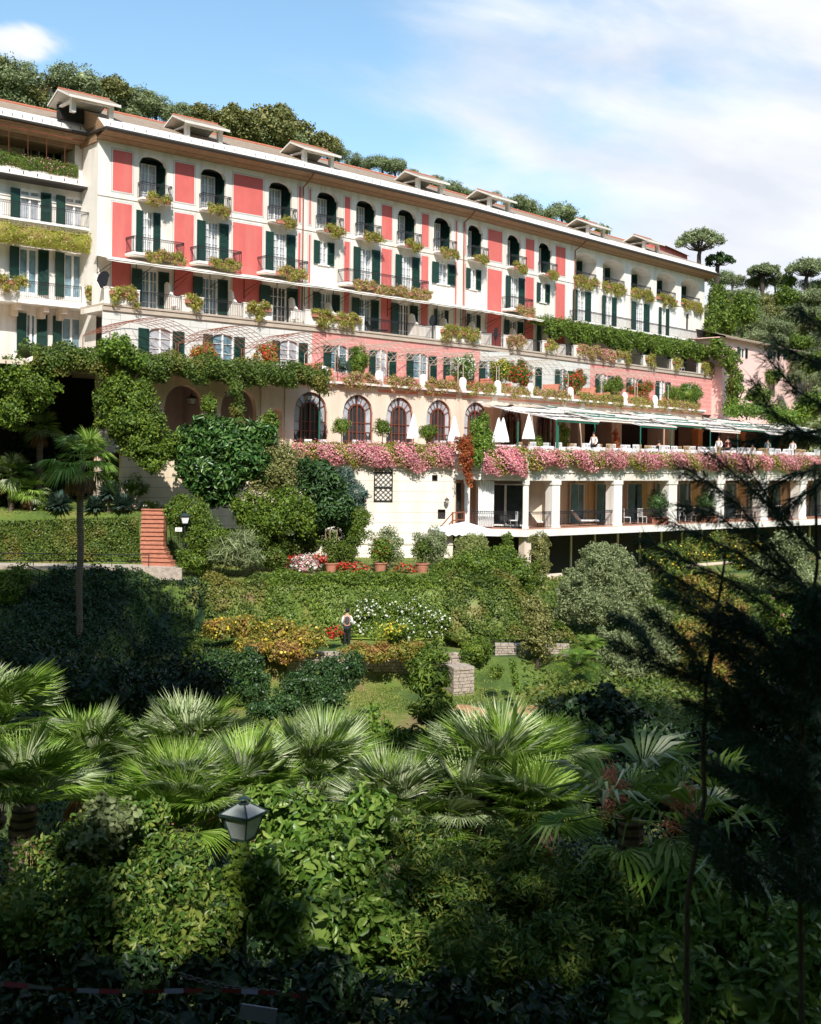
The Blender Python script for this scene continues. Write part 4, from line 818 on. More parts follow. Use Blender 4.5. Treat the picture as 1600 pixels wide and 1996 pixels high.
def build(mb, name, mats, fr, parent=terb): return mb.build(name, mats, parent, fr.P, fr.rz)
m = MB(); o_ = [dict(a=FA.s_(842, 925), b=FA.s_(853, 925), z=FA.z_(848, 938), t=FA.z_(848, 926), d=.3, back=1), dict(a=FA.s_(853, 1010), b=FA.s_(868, 1010), z=FA.z_(860, 1012), t=FA.z_(860, 993), d=.2, back=1)]
wall(m, 0, 0, FA.L, -6.2, -.15, o_, 0); m.box(0, FA.L, -.06, 0, -5.0, -4.9, 0); m.box(0, FA.L+.1, -.22, 0, -.15, .6, 2); m.quad((0, 0, -6.2), (0, 8, -6.2), (0, 8, -.15), (0, 0, -.15)); build(m, 'wall', [M['courses'], M['dark'], M['cream']], FA)
# corner loggia and colonnade
for fr, L1, cols in ((FB_, FB_.L, [(905, 915), (1019, 1030)]), (FC, LC_, [(1077, 1092), (1197, 1213), (1304, 1320), (1398, 1412), (1484, 1497), (1559, 1572), (1630, 1642)])):
    m = MB(); m.box(-.02, L1+.0, 0, .45, -1.1, -.25, 0); m.box(-.05, L1, -.12, .3, -.25, .0, 0); m.box(-.0, L1, -.06, 0, -.62, -.55, 0); m.box(0, L1, -.2, .1, 0.0, .45, 2); build(m, 'entablature', [M['cream'], M['ledge'], M['white']], fr)
    m = MB(); m.box(-.05, L1+.0, -.1, 3.6, -4.0, -3.97, 1); m.box(-.05, L1, -.16, 3.6, -4.42, -4.0, 0); build(m, 'slab', [M['white'], M['floor']], fr)
    m = MB(); m.box(0, L1, .5, 3.6, -1.12, -1.05, 0); build(m, 'ceiling', [M['beige']], fr)
    for (a, b) in cols:
        sa, sb = fr.s_(a), fr.s_(b); m = MB(); m.box(0, sb-sa, .03, .03+(sb-sa)*.9, 0, 2.87, 0); m.box(-.05, sb-sa+.05, -.02, (sb-sa), 2.62, 2.87, 0); m.box(-.03, sb-sa+.03, .0, (sb-sa)*.95, 0, .14, 0); m.build('column', M['white'], terb, fr.p(sa, 0, -3.97), fr.rz)
    pr = [0]+[fr.s_((a+b)/2) for a, b in cols if fr.s_(a) > .6]; 
    for a, b in zip(pr[:-1], pr[1:]): railing_mesh([(.25, 0), (b-a-.25, 0)], 1.0, .12).build('railing', M['iron'], terb, fr.p(a, -.12, -3.97), fr.rz)
m = MB(); bw = []
nb = 15; secs = LC_/nb
m.quad((-1, 3.5, -4), (LC_, 3.5, -4), (LC_, 3.5, -1.1), (-1, 3.5, -1.1), 0)
for px in (1150, 1250, 1350, 1440, 1520): x = FC.s_(px, 980, -3.2); m.box(x-.9, x-.1, 3.44, 3.5, -4, -1.35, 1); m.box(x+.1, x+.9, 3.44, 3.5, -4, -1.35, 1); m.box(x-1.3, x-1.0, 3.3, 3.5, -4, -1.1, 0)
build(m, 'rear_wall', [M['beige'], mat('ochre_door', (.66, .46, .24), .7, .08, 1)], FC); nt = None
def glassdoor(fr, x, off, z, w_, h, leaves=2, pm='blueglass', name='glass_door'):
    m = MB()
    for i in range(leaves):
        a = -w_/2+w_*i/leaves; b = a+w_/leaves
        m.box(a, a+.07, -.05, .05, 0, h); m.box(b-.07, b, -.05, .05, 0, h); m.box(a+.07, b-.07, -.05, .05, 0, .1); m.box(a+.07, b-.07, -.05, .05, h-.08, h)
    o = m.build(name, M['frame'], terb, fr.p(x, off, z), fr.rz); MB().box(-w_/2+.02, w_/2-.02, .06, .08, .02, h-.02).build('pane', M[pm], o, fr.p(x, off, z), fr.rz)
    return o
M['teal'] = mat('teal_curtain', (.22, .42, .46), .85, .25, 2)
nt = None
def curtain(fr, x, off, z, w_, h, mt='teal', parent=terb):
    m = MB(); n = 14
    for i in range(n):
        x0, x1 = -w_/2+w_*i/n, -w_/2+w_*(i+1)/n; y0, y1 = (.06 if i % 2 else -.06), (-.06 if i % 2 else .06); m.quad((x0, y0, 0), (x1, y1, 0), (x1, y1*.6, h), (x0, y0*.6, h))
    return m.build('curtain', M[mt], parent, fr.p(x, off, z), fr.rz)
for px in (1066, 1125, 1175, 1235, 1290, 1335, 1385, 1425, 1470, 1512, 1550, 1590, 1625):
    x = FC.s_(px, 980, -3.3); o = glassdoor(FC, x, -3.3, -3.95, 1.35, 2.6, 2, 'blueglass')
    curtain(FC, x-.38, -3.18, -3.9, .62, 2.5); curtain(FC, x+.45, -3.18, -3.9, .4, 2.5) if px % 3 else None
x = FB_.s_(985, 980, -2.6); glassdoor(FB_, x, -2.6, -3.95, 2.6, 2.6, 2, 'darkglass')
m = MB(); m.quad((-.2, 2.8, -4), (FB_.L+1.5, 2.8, -4), (FB_.L+1.5, 2.8, -1.1), (-.2, 2.8, -1.1)); m.box(0.0, .12, 0, 2.8, -4, -1.1); build(m, 'rear_wall', [M['beige']], FB_)
curtain(FB_, FB_.s_(946), -.5, -3.9, .95, 2.75, 'cloth'); x = FB_.s_(895, 970, -.3); m = MB(); m.box(x-.35, x+.1, .35, .4, -3.95, -1.3); build(m, 'doorway', [M['dark']], FB_)
# lower storey in shade
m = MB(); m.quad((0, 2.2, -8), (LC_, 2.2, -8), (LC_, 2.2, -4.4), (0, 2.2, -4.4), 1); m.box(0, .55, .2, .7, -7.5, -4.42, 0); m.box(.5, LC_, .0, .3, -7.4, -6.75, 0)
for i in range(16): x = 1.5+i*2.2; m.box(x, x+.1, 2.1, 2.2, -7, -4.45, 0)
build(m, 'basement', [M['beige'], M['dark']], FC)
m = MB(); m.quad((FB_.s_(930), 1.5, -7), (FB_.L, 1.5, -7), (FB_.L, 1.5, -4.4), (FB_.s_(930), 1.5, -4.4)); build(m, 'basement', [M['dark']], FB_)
# terrace deck (one slab between the front parapets and the arches)
def mit(k, off): n = Vector((math.sin((TH[k-1]+TH[k])/2), -math.cos((TH[k-1]+TH[k])/2), 0)); return Vector(V[k]+(0,))+n*off
dk = [FL.p(0, 0, 0), FL.p(FL.L, 0, 0), FB_.p(0, 0, 0), FC.p(0, 0, 0), FC.p(LC_, 0, 0), pos(2, 75, T2-4, 0), mit(2, T2), mit(1, T2), pos(0, -4, T2-1, 0)]
m = MB(); m.box(0, FL.L, 0, .3, -4, .12, 0); m.box(0, FL.L, -.08, .3, .12, .3, 1); build(m, 'wall', [mat('coursed_cream_wall', (.80, .66, .48), .85, .05, .5, .1, 40, stain=(.62, .50, .36), stripes=(.55, .03, (.5, .40, .30))), M['ledge']], FL)
nt = None
m = MB(); m.poly([(p.x-dk[0].x, p.y-dk[0].y, .25) for p in dk]); m.poly([(p.x-dk[0].x, p.y-dk[0].y, -.25) for p in dk]); m.build('terrace_deck', M['floor'], terb, dk[0])
# restaurant pavilion beyond the hotel end, with orange pillars
m = MB(); s0 = S_(1368, 815, T2, 2); m.box(s0, s0+32, -T2+3.2, -T2+3.4, 0, 3.4, 0); m.box(s0-.2, s0+32, -T2-.2, -T2+3.4, 3.3, 3.6, 1); m.build('pavilion', [M['dark'], M['ledge']], terb, V[2]+(0,), TH[2])  # back wall painted near black for the shade under the roof
for px in (1357, 1441, 1524, 1590): s = S_(px, 860, T2+.5, 2); MB().box(-.42, .42, -.3, .3, 0, 3.1).box(-.5, .5, -.36, .36, 2.9, 3.1).build('pillar', M['orange'], terb, pos(2, s, T2+.6, 0), TH[2])
# trellis, wall lamp, hoses
def trellis(p, rz, w_, h, label):
    m = MB(); hw = w_/2; m.box(-hw, -hw+.06, -.04, 0, 0, h); m.box(hw-.06, hw, -.04, 0, 0, h); m.box(-hw, hw, -.04, 0, 0, .06); m.box(-hw, hw, -.04, 0, h-.06, h); m.box(-hw, hw, -.04, 0, h*.46, h*.46+.06)
    n = 15; dz = .30
    for i in range(-4, 14):
        for sg in (1, -1):
            z0 = i*dz; x0, x1 = (-hw, hw) if sg > 0 else (hw, -hw); zz1 = z0+w_; a = max(0, z0); b = min(h, zz1)
            if b <= a: continue
            m.tube((x0+(x1-x0)*(a-z0)/w_, -.02, a), (x0+(x1-x0)*(b-z0)/w_, -.02, b), .018, n=4)
    m.path([(-hw, -.02, h), (-hw*.5, -.02, h+.35), (0, -.02, h+.55), (hw*.5, -.02, h+.35), (hw, -.02, h)], .03, n=4); m.tube((-hw*.5, -.02, h), (hw*.5, -.02, h+.35), .016, n=4); m.tube((hw*.5, -.02, h), (-hw*.5, -.02, h+.35), .016, n=4)
    tag(m.build('trellis', M['iron'], None, p, rz), label, 'trellis')
trellis(FA.p(FA.s_(747, 945), .05, FA.z_(747, 977)), FA.rz, 1.12, 1.75, 'dark arched lattice trellis fixed to the white terrace wall')
def lantern(p, rz, sc_, label, hang=False, post=0, mt='iron', name='lantern', group=None, gl='frost', glow=False):
    """p = centre of the glass body bottom"""
    o = empty(name, Vector(p)-Vector((0, 0, post)), label, 'lamp' if not hang else 'lantern', group, rz); p = Vector(p)
    hb, ht, w0, w1 = 0, .30, .115, .19; g_ = MB(); f = MB()
    c0 = [(-w0, -w0), (w0, -w0), (w0, w0), (-w0, w0)]; c1 = [(-w1, -w1), (w1, -w1), (w1, w1), (-w1, w1)]
    S3 = lambda q: tuple(v*sc_ for v in q)
    for i in range(4):
        j = (i+1) % 4; g_.quad(S3((c0[i][0], c0[i][1], hb)), S3((c0[j][0], c0[j][1], hb)), S3((c1[j][0], c1[j][1], ht)), S3((c1[i][0], c1[i][1], ht))); f.tube(S3((c0[i][0], c0[i][1], hb)), S3((c1[i][0], c1[i][1], ht)), .012*sc_, n=5)
        f.tube(S3((c0[i][0], c0[i][1], hb)), S3((c0[j][0], c0[j][1], hb)), .012*sc_, n=5)
    g_.build('lamp_glass', M[gl], o, p, rz)
    f.box(-.125*sc_, .125*sc_, -.125*sc_, .125*sc_, -.03*sc_, -.002); f.build('lamp_frame', M[mt], o, p, rz)
    r = MB(); e = .235; q = [(-e, -e), (e, -e), (e, e), (-e, e)]; t = .06; r.box(-e*sc_, e*sc_, -e*sc_, e*sc_, ht*sc_, (ht+.035)*sc_, 0)
    for i in range(4):
        j = (i+1) % 4; a, b = S3((q[i][0]*.92, q[i][1]*.92, ht+.035)), S3((q[j][0]*.92, q[j][1]*.92, ht+.035)); c_, d_ = S3((q[j][0]*.27, q[j][1]*.27, ht+.15)), S3((q[i][0]*.27, q[i][1]*.27, ht+.15)); r.quad(a, b, c_, d_, 1); r.tube(a, d_, .012*sc_, n=5)
    r.lathe([(x*sc_, z*sc_) for x, z in ((.075, ht+.14), (.08, ht+.16), (.045, ht+.17), (.035, ht+.20), (.085, ht+.21), (.075, ht+.225), (.025, ht+.245), (.012, ht+.26), (.016, ht+.275), (.004, ht+.285))], n=14)
    r.build('lamp_roof', [M[mt], M['lgreen'] if mt != 'lgreen' else M['frost']], o, p, rz)
    if post:
        MB().lathe([(.10, 0), (.10, .12), (.06, .2), (.045, .5), (.035, post-.3), (.05, post-.2), (.03, post-.06)], n=12).build('post', M[mt], o, o.location, rz)
    if hang: MB().tube((0, 0, (ht+.26)*sc_), (0, 0, (ht+.26)*sc_+.5), .012).build('chain', M[mt], o, p, rz)
    return o
p = FA.p(FA.s_(870, 975), .28, FA.z_(870, 980)); lantern(p, FA.rz, .6, 'small rust brown wall lantern on the white wall left of the colonnade', mt='redwood', name='wall_lamp'); 
k, s, z = hit(375, 800, T2-.4, 0); lantern(pos(0, s, T2-.5, hit(375, 788, T2-.4, 0)[2]), TH[0], 1.1, 'black iron lantern hanging in the large left arch', True)
k, s, z = hit(447, 775, T2+.5, 0); lantern(pos(0, s, T2+.5, z), TH[0], .9, 'small lantern hanging from the ivy between the two open arches', True)
k, s, z = hit(600, 780, T2+.6, 0); lantern(pos(0, s, T2+.6, z), TH[0], .9, 'lantern hanging before the leftmost brown arched window', True)
# entrance steps with red wooden rail
x0 = FA.s_(840, 1010, .6); m = MB()
P0 = FA.p(FA.s_(846, 1020, .9), .9, -5.3); P1 = FA.p(FA.s_(882, 1005, .9), .9, -4.0); P2_ = FA.p(FA.s_(905, 1000, .9), 0.9, -3.95)
o = empty('wooden_stair', P0, 'red brown wooden stair with handrail at the end of the white wall', 'stairs'); m = MB(); q0, q1, q2 = Vector((0, 0, 0)), P1-P0, P2_-P0
for i in range(7): a = q0.lerp(q1, i/7); m.box(a.x-.12, a.x+.14, a.y-.1, a.y+.9, a.z+.12, a.z+.16)
m.build('tread', M['redwood'], o, P0)['kind'] = 'stuff'; m = MB()
for h in (.5, .95): m.tube(q0+Vector((0, 0, h)), q1+Vector((0, 0, h)), .035); m.tube(q1+Vector((0, 0, h)), q2+Vector((0, 0, h)), .035)
for a in (q0, q1, q2, q1.lerp(q2, .35)): m.tube(a, a+Vector((0, 0, 1.0)), .05)
m.box(q1.x, q2.x, q1.y, q1.y+1.0, q1.z-.12, q1.z); m.build('handrail', M['redwood'], o, P0)
# ------------------------------------------------------------------ flower curtain on the terrace edge
def frame_leaf(name, fr, s0, s1, z0, z1, off, n, label, cat, leaf='l_box', fl='f_pink', pink=.4, size=.1, lump=.17, group=None, bulge=.28, wave=.25):
    p = fr.p((s0+s1)/2, off, 0); A = np.array(fr.p(s0, off, 0)); B = np.array(fr.p(s1, off, 0)); nn = np.array([fr.n.x, fr.n.y, 0]); ph = rng.uniform(0, 6)
    def fn(u, v):
        u = np.asarray(u)[..., None]; v = np.asarray(v)[..., None]; L_ = s1-s0; lo = z0+wave*(.5*np.sin(u*L_*1.1+ph)+.5*np.sin(u*L_*2.7+ph*2)); z = lo+(z1-lo)*v
        return A*(1-u)+B*u+np.array([0, 0, 1])*z+nn*(bulge*np.sin(v*2.6+.3))-np.array(p)
    lc = LC(); patch(lc, fn, max(4, int((s1-s0)*2.5)), 8, n, size, .7, 0, lump, .22, mix=[(1, pink, size*.95)], outward=(fr.n.x, fr.n.y, .4), jit=.9, lscale=2.4)
    def ft(u, v): P = fn(u, np.ones_like(u)); v = np.asarray(v)[..., None]; return P-nn*v*.7+np.array([0, 0, 1])*np.sin(v*3.1)*.12
    patch(lc, ft, max(4, int((s1-s0)*2)), 3, n//3, size, .7, 0, lump*.6, .2, mix=[(1, pink*.5, size*.95)], outward=(0, 0, 1), jit=.9, lscale=2.4)
    return tag(lc.build(name, [M[leaf], M[fl]], None, p), label, cat, group)
frame_leaf('flower_hedge', FA, FA.s_(568, 890), FA.s_(700, 890), -.22, .74, .1, 9000, 'paler left stretch of the trailing flowers on the terrace edge', 'flowers', pink=.32, group='trailing flowers on the terrace edge')
frame_leaf('flower_hedge', FA, FA.s_(700, 890), FA.s_(883, 890), -.30, .74, .12, 13000, 'pink trailing flowers on the terrace edge above the lattice trellis', 'flowers', pink=.36, group='trailing flowers on the terrace edge')
frame_leaf('flower_hedge', FB_, FB_.s_(945, 890), FB_.L, -.70, .60, .2, 9000, 'deep pink trailing flowers hanging lowest at the terrace corner', 'flowers', pink=.42, group='trailing flowers on the terrace edge', wave=.3)
cs = [0, FC.s_(1205), FC.s_(1405), FC.s_(1545), LC_]
for i, lb in enumerate(('pink trailing flowers over the first two bays of the colonnade', 'pink trailing flowers over the bays with the round potted bushes', 'pink trailing flowers partly behind the dark conifer branches', 'pink trailing flowers at the right picture edge')):
    frame_leaf('flower_hedge', FC, cs[i]-.1, cs[i+1]+.1, -.16, .48, .15, 13000, lb, 'flowers', pink=.36, group='trailing flowers on the terrace edge', wave=.30)
# terrace furniture: tables, chairs, guests, parasols, potted trees
def pot(p, r, h, label, cat, leaf='l_mid', crown=(0, 0, 1), cr=.5, n=1200, sq=False, mixf=None, name='potted_shrub', group=None, stem=True, size=.09):
    p = Vector(p); o = empty(name, p, label, cat, group); m = MB()
    if sq: m.box(-r, r, -r, r, 0, h); m.box(-r-.03, r+.03, -r-.03, r+.03, h-.1, h)
    else: m.lathe([(r*.72, 0), (r*.95, h*.85), (r*1.06, h*.87), (r*1.06, h), (r*.9, h), (r*.88, h*.9)], n=18)
    m.build('pot', M['terracotta'], o, p); c = Vector(crown)
    if stem: MB().path([(0, 0, h*.8), (.02, .01, c.z*.6), (0, 0, c.z)], .035, .02).build('stem', M['bark'], o, p)
    lc = LC(); rr = np.array(cr, float)*np.ones(3); n = max(n, int(rr[0]*rr[2]*12*1.3/(size**2*.55*.5))); clumps(lc, (0, 0, 0), rr, 16, n, size, .55, 0, cr_=(.26, .4), mix=[(1, .05, .09)] if mixf else None, core=.7); lc.build('crown', [M[leaf]]+([M[mixf]] if mixf else []), o, p+c); return o
for i, (px, py) in enumerate(((665, 832), (745, 834), (833, 842))):
    x, y, z = at(px, py, 72.3); pot((x, y, 0.25), .28, .5, '%s potted standard tree in front of the brown arched windows' % ('left', 'middle', 'right')[i] if i else 'paler potted standard tree left of the other two by the arched windows', 'potted tree', 'l_bright' if i == 0 else 'l_mid', (0, 0, z-.25), (.62, .55, .55), 1500, name='potted_tree', group='potted trees on the terrace')
def parasol(p, h, label, group='closed white parasols on the terrace'):
    p = Vector(p); o = empty('parasol', p, label, 'parasol', group); MB().tube((0, 0, 0), (0, 0, h-1.2), .03).build('pole', M['wood'], o, p); m = MB(); n = 14; k = len(m.v)
    prof = [(.42, h-1.55), (.36, h-1.2), (.22, h-.7), (.10, h-.2), (.03, h)]
    for (r, z) in prof:
        for i in range(n): t = 2*math.pi*i/n; rr = r*(1 if i % 2 else .62); m.v.append((rr*math.cos(t), rr*math.sin(t), z))
    for a in range(len(prof)-1):
        for i in range(n): j = (i+1) % n; m.f.append((a*n+i, a*n+j, (a+1)*n+j, (a+1)*n+i)); m.m.append(0)
    m.build('canopy', M['wcanvas'], o, p); return o
for (px, pt_, Z, lb) in ((806, 806, 72.5, 'closed white parasol before the third brown arched window'), (886, 811, 72.0, 'closed white parasol beside the red vine'), (972, 814, 74, 'left parasol of the pair right of the vine bush'), (981, 814, 74.6, 'right parasol of the pair right of the vine bush'), (1031, 807, 73, 'closed white parasol alone under the awning corner')):
    x, y, z = at(px, pt_, Z); parasol((x, y, .25), z-.25, lb)
def clothtable(p, label, rz=0, group='tables with white cloths on the terrace'):
    p = Vector(p); o = empty('dining_table', p, label, 'table', group, rz); m = MB(); n = 24; m2 = []
    for (r, z) in ((.5, .12), (.47, .4), (.44, .74)):
        for i in range(n): t = 2*math.pi*i/n; rr = r*(1+(.06 if i % 2 else -.06)*(.75-z)*1.5); m.v.append((rr*math.cos(t), rr*math.sin(t), z))
    for a in range(2):
        for i in range(n): j = (i+1) % n; m.f.append((a*n+i, a*n+j, (a+1)*n+j, (a+1)*n+i)); m.m.append(0)
    m.f.append(tuple(2*n+i for i in range(n))); m.m.append(0); m.build('tablecloth', M['cloth'], o, p, rz); MB().tube((0, 0, 0), (0, 0, .7), .04).build('pedestal', M['iron'], o, p); return o
import itertools
# ---- people: skin-modifier bodies baked to meshes
def skin_body(verts, edges, radii, name, m_, sub=1):
    me = bpy.data.meshes.new(name); me.from_pydata(verts, edges, []); o = bpy.data.objects.new(name, me); COL.objects.link(o)
    md = o.modifiers.new('s', 'SKIN'); me.skin_vertices or None
    lay = me.skin_vertices[0].data if me.skin_vertices else None
    for i, r in enumerate(radii): lay[i].radius = (r, r)
    lay[0].use_root = True; sb = o.modifiers.new('b', 'SUBSURF'); sb.levels = sub; sb.render_levels = sub
    dg = bpy.context.evaluated_depsgraph_get(); ev = o.evaluated_get(dg); nm = bpy.data.meshes.new_from_object(ev); nm.name = name; bpy.data.objects.remove(o); nm.materials.clear(); nm.materials.append(M[m_])
    for p in nm.polygons: p.use_smooth = True
    return nm
def person(p, rz, label, pose='stand', top='grayvest', sleeves='shirt', legs='black', group=None, hairm='hair'):
    """faces local -y. standing 1.75 m, or seated on a 0.45 m seat"""
    p = Vector(p); o = empty('person', p, label, 'person', group, rz)
    if pose == 'stand':
        hip, kn, an = .93, .50, .08; V_ = [(0, 0, hip), (0, 0, 1.12), (0, 0, 1.32), (0, .0, 1.44), (0, -.01, 1.53), (0, -.02, 1.62), (0, -.02, 1.70)]
        legs_ = [[(s*.09, 0, .88), (s*.10, -.01, kn), (s*.10, .02, an), (s*.11, -.12, .04)] for s in (-1, 1)]
        arms = [[(s*.17, 0, 1.40), (s*.24, .02, 1.14), (s*.22, -.14, .96), (s*.20, -.22, .93)] for s in (-1, 1)]; sh = 0
    else:
        V_ = [(0, 0, .52), (0, .02, .72), (0, .02, .90), (0, .0, 1.02), (0, -.02, 1.10), (0, -.03, 1.18), (0, -.03, 1.27)]
        legs_ = [[(s*.10, -.08, .52), (s*.12, -.45, .52), (s*.12, -.46, .08), (s*.12, -.60, .04)] for s in (-1, 1)]; arms = [[(s*.17, 0, .98), (s*.24, -.02, .74), (s*.16, -.26, .78), (s*.14, -.33, .80)] for s in (-1, 1)]; sh = -.42
    vs = list(V_); ed = [(i, i+1) for i in range(6)]; rd = [.14, .125, .155, .10, .055, .085, .07]
    for l in legs_: b = len(vs); vs += l; ed += [(0, b), (b, b+1), (b+1, b+2), (b+2, b+3)]; rd += [.095, .06, .04, .035]
    for a in arms: b = len(vs); vs += a; ed += [(2, b), (b, b+1), (b+1, b+2), (b+2, b+3)]; rd += [.06, .045, .032, .025]
    link('body', skin_body(vs, ed, rd, 'body', 'skin'), o, p, rz)
    tv = V_[:4]; vs = list(tv); ed = [(0, 1), (1, 2), (2, 3)]; rd = [.155, .145, .172, .112]; link('top', skin_body(vs, ed, rd, 'top', top), o, p, rz)
    for a in arms: link('sleeve', skin_body([V_[2]]+a[:3], [(0, 1), (1, 2), (2, 3)], [.10, .072, .056, .042], 'sleeve', sleeves), o, p, rz)
    vs = [V_[0]]; ed = []; rd = [.16]
    for l in legs_: b = len(vs); vs += l[:3]; ed += [(0, b), (b, b+1), (b+1, b+2)]; rd += [.105, .075, .055]
    link('trousers', skin_body(vs, ed, rd, 'trousers', legs), o, p, rz)
    hz = V_[5][2]+.045; lc = LC(); lc.core((0, V_[5][1]+.03, hz+.01), (.098, .11, .105), 0, 12, 8, .03); link('hair', lc.mesh('hair', M[hairm]), o, p, rz)
    f = MB(); y = V_[5][1]-.082; z = V_[5][2]; f.tube((0, y, z+.01), (0, y-.03, z-.015), .010, .014, 5)
    for s in (-1, 1): f.tube((s*.03, y-.004, z+.03), (s*.03, y+.01, z+.03), .009, n=6)
    f.box(-.022, .022, y-.006, y+.01, z-.047, z-.04); f.build('face_features', M['hair'], o, p, rz); return o
x, y, z = at(677, 1187, 55); person((x, 55, gz(x, 55)), R(182), 'person in a dark waistcoat and white shirt seen from behind among the flowers')
n_t = 0
for i in range(22):
    px = 1040+i*25.5; rowoff = -1.0 if i % 2 else -2.4; p = FC.p(FC.s_(px, 880, rowoff), rowoff, .25)
    if px > 1592: break
    clothtable(p, '%s white-clothed terrace table counted from the parasol at the awning corner' % ORD[i], rz=i*.7)
    for q in (0, 1):
        cp = p+FC.d*(.75 if q else -.75)+FC.n*(.1 if q else -.25); chair(cp, FC.rz+(R(90) if not q else R(-90))+.2*(i % 3), '%s cane chair beside the %s white-clothed terrace table' % ('right' if q else 'left', ORD[i]), 'chair', 'chairs at the terrace tables', 'cloth' if (i+q) % 3 else 'wood', 'dining_chair')
tops = [('shirt', 'white'), ('black', 'dark'), ('cloth', 'pale'), ('redtape', 'red'), ('shirt', 'white'), ('blueglass', 'blue'), ('shirt', 'white')]
for i, (px, st) in enumerate(((1157, 's'), (1284, 't'), (1401, 's'), (1418, 's'), (1467, 't'), (1496, 's'), (1545, 's'))):
    off = -1.9; p = FC.p(FC.s_(px, 880, off), off, .25); person(p, FC.rz+(R(90) if i % 2 else R(-80)), '%s person in a %s top %s at the terrace tables' % (ORD[i], tops[i][1], 'seated' if st == 't' else 'standing'), 'stand' if st == 's' else 'seat', tops[i][0], tops[i][0], 'black', 'guests on the terrace')
for i, (px, py, Z) in enumerate(((600, 868, 72), (632, 868, 72.2), (697, 868, 71.8), (725, 869, 72), (783, 869, 71.6), (856, 871, 71.2), (868, 871, 71.4))):
    x, y, z = at(px, py, Z); chair((x, y, .25), .4*i, '%s white terrace chair from the left behind the trailing flowers' % ORD[i], 'chair', 'white chairs before the arched windows', 'cloth')
x, y, z = at(987, 880, 73); o = empty('buffet_table', (x, y, .25), 'long white striped cloth table under the pair of closed parasols', 'table'); m = MB()
for i in range(22): a, b = -.85+i*1.7/22, -.85+(i+1)*1.7/22; m.quad((a, -.42-(.03 if i % 2 else 0), .05), (b, -.42-(0 if i % 2 else .03), .05), (b, -.4, .8), (a, -.4, .8))
m.box(-.85, .85, -.4, .4, .76, .8); m.build('tablecloth', M['cloth'], o, (x, y, .25)); MB().box(-.8, .8, -.35, .35, .05, .74).build('base', M['redwood'], o, (x, y, .25))
# awnings over the restaurant
FW = FR(1098, 72.6, 1600, 112.0)
bk0 = S_(935, 800, T2+.1, 1)
Bpts = []
def backpt(t):     # t 0..1 from px 935 to px 1660 on the arches plane
    px = 935+t*(1660-935)
    if px < 1028: k_, s, z = hit(px, 810, T2+.12, 1)
    else: k_, s, z = hit(px, 830, T2+.12, 2)
    return pos(k_, s, T2+.12, 4.05)
def frontpt(t): px = 1085+t*(1690-1085); s = FW.s_(px, 840); return FW.p(s, 0, 2.62)
NA = 10; ts = [0, .14, .27, .39, .50, .60, .69, .78, .86, .93, 1.0]
for i in range(NA):
    t0, t1 = ts[i], ts[i+1]-.004; b0, b1_, f0, f1 = backpt(t0), backpt(t1), frontpt(t0), frontpt(t1); up = Vector((0, 0, .16 if i % 2 else 0)); ret = [1, .93, 1, .9, .97, .88, 1, .92, 1, .95][i]
    f0 = b0.lerp(f0, ret)+up; f1 = b1_.lerp(f1, ret)+up; b0 = b0+up; b1_ = b1_+up; org = f0
    o = empty('awning', org, '%s white retractable awning from the left over the restaurant terrace' % ORD[i], 'awning', 'white awnings over the restaurant terrace'); m = MB(); n = 12; mm = 6
    for a in range(n):
        for b in range(mm):
            def Q(a_, b_): t = a_/n; v = b_/mm; return b0.lerp(b1_, t).lerp(f0.lerp(f1, t), v)-org+Vector((0, 0, -.10*math.sin(math.pi*a_/n*3)**2*math.sin(math.pi*v)+.03*math.sin(a_*2.3+b_*1.7+i)))
            m.quad(Q(a, b), Q(a+1, b), Q(a+1, b+1), Q(a, b+1))
    m.build('canvas', M['acanvas' if i % 3 else 'wcanvas'], o, org); m = MB(); m.quad(f0-org, f1-org, f1-org-Vector((0, 0, .12)), f0-org-Vector((0, 0, .12))); m.build('valance', M['gcanvas'] if i % 3 != 1 else M['canvas'], o, org)
    m = MB()
    for t in (0, .33, .66, 1): a = b0.lerp(b1_, t)-org+Vector((0, 0, .07)); b = f0.lerp(f1, t)-org+Vector((0, 0, .07)); m.tube(a, b, .035, n=5)
    m.tube(f0-org+Vector((0, 0, .05)), f1-org+Vector((0, 0, .05)), .05, n=6); mid = b0.lerp(f0, .45)-org; mid2 = b1_.lerp(f1, .5)-org
    m.tube(mid+Vector((0, 0, .18)), mid2+Vector((0, 0, .12)), .11, n=7); m.build('frame', M['canvas'], o, org); m = MB()
    for t in (.2, .62, .85): a = b0.lerp(f0, t)-org+Vector((0, 0, .09)); b = b1_.lerp(f1, t+.06*math.sin(i*2))-org+Vector((0, 0, .13)); m.tube(a, b, .045, n=5)
    m.build('roller', M['gcanvas' if i % 2 else 'gutter'], o, org)
    m = MB(); g0 = f0-org; m.tube((g0.x, g0.y, -org.z+.02), (g0.x, g0.y, -.05), .045, n=6); m.build('post', M['gcanvas'], o, org)
for px, y0_ in ((622, 864), (1087, 890), (1009, 880)):
    x, y, z = at(px, y0_, 70.9 if px < 700 else 72.4); zz = 4.2 if px < 700 else 2.5; tag(MB().tube((0, 0, 0), (0, 0, zz), .055).lathe([(.1, 0), (.07, .2)], n=8).build('post', M['gcanvas'], None, (x, y, 0)), {622: 'green iron post under the right end of the ivy pergola', 1087: 'green post under the awning near the terrace corner', 1009: 'green post right of the striped cloth table'}[px], 'post')
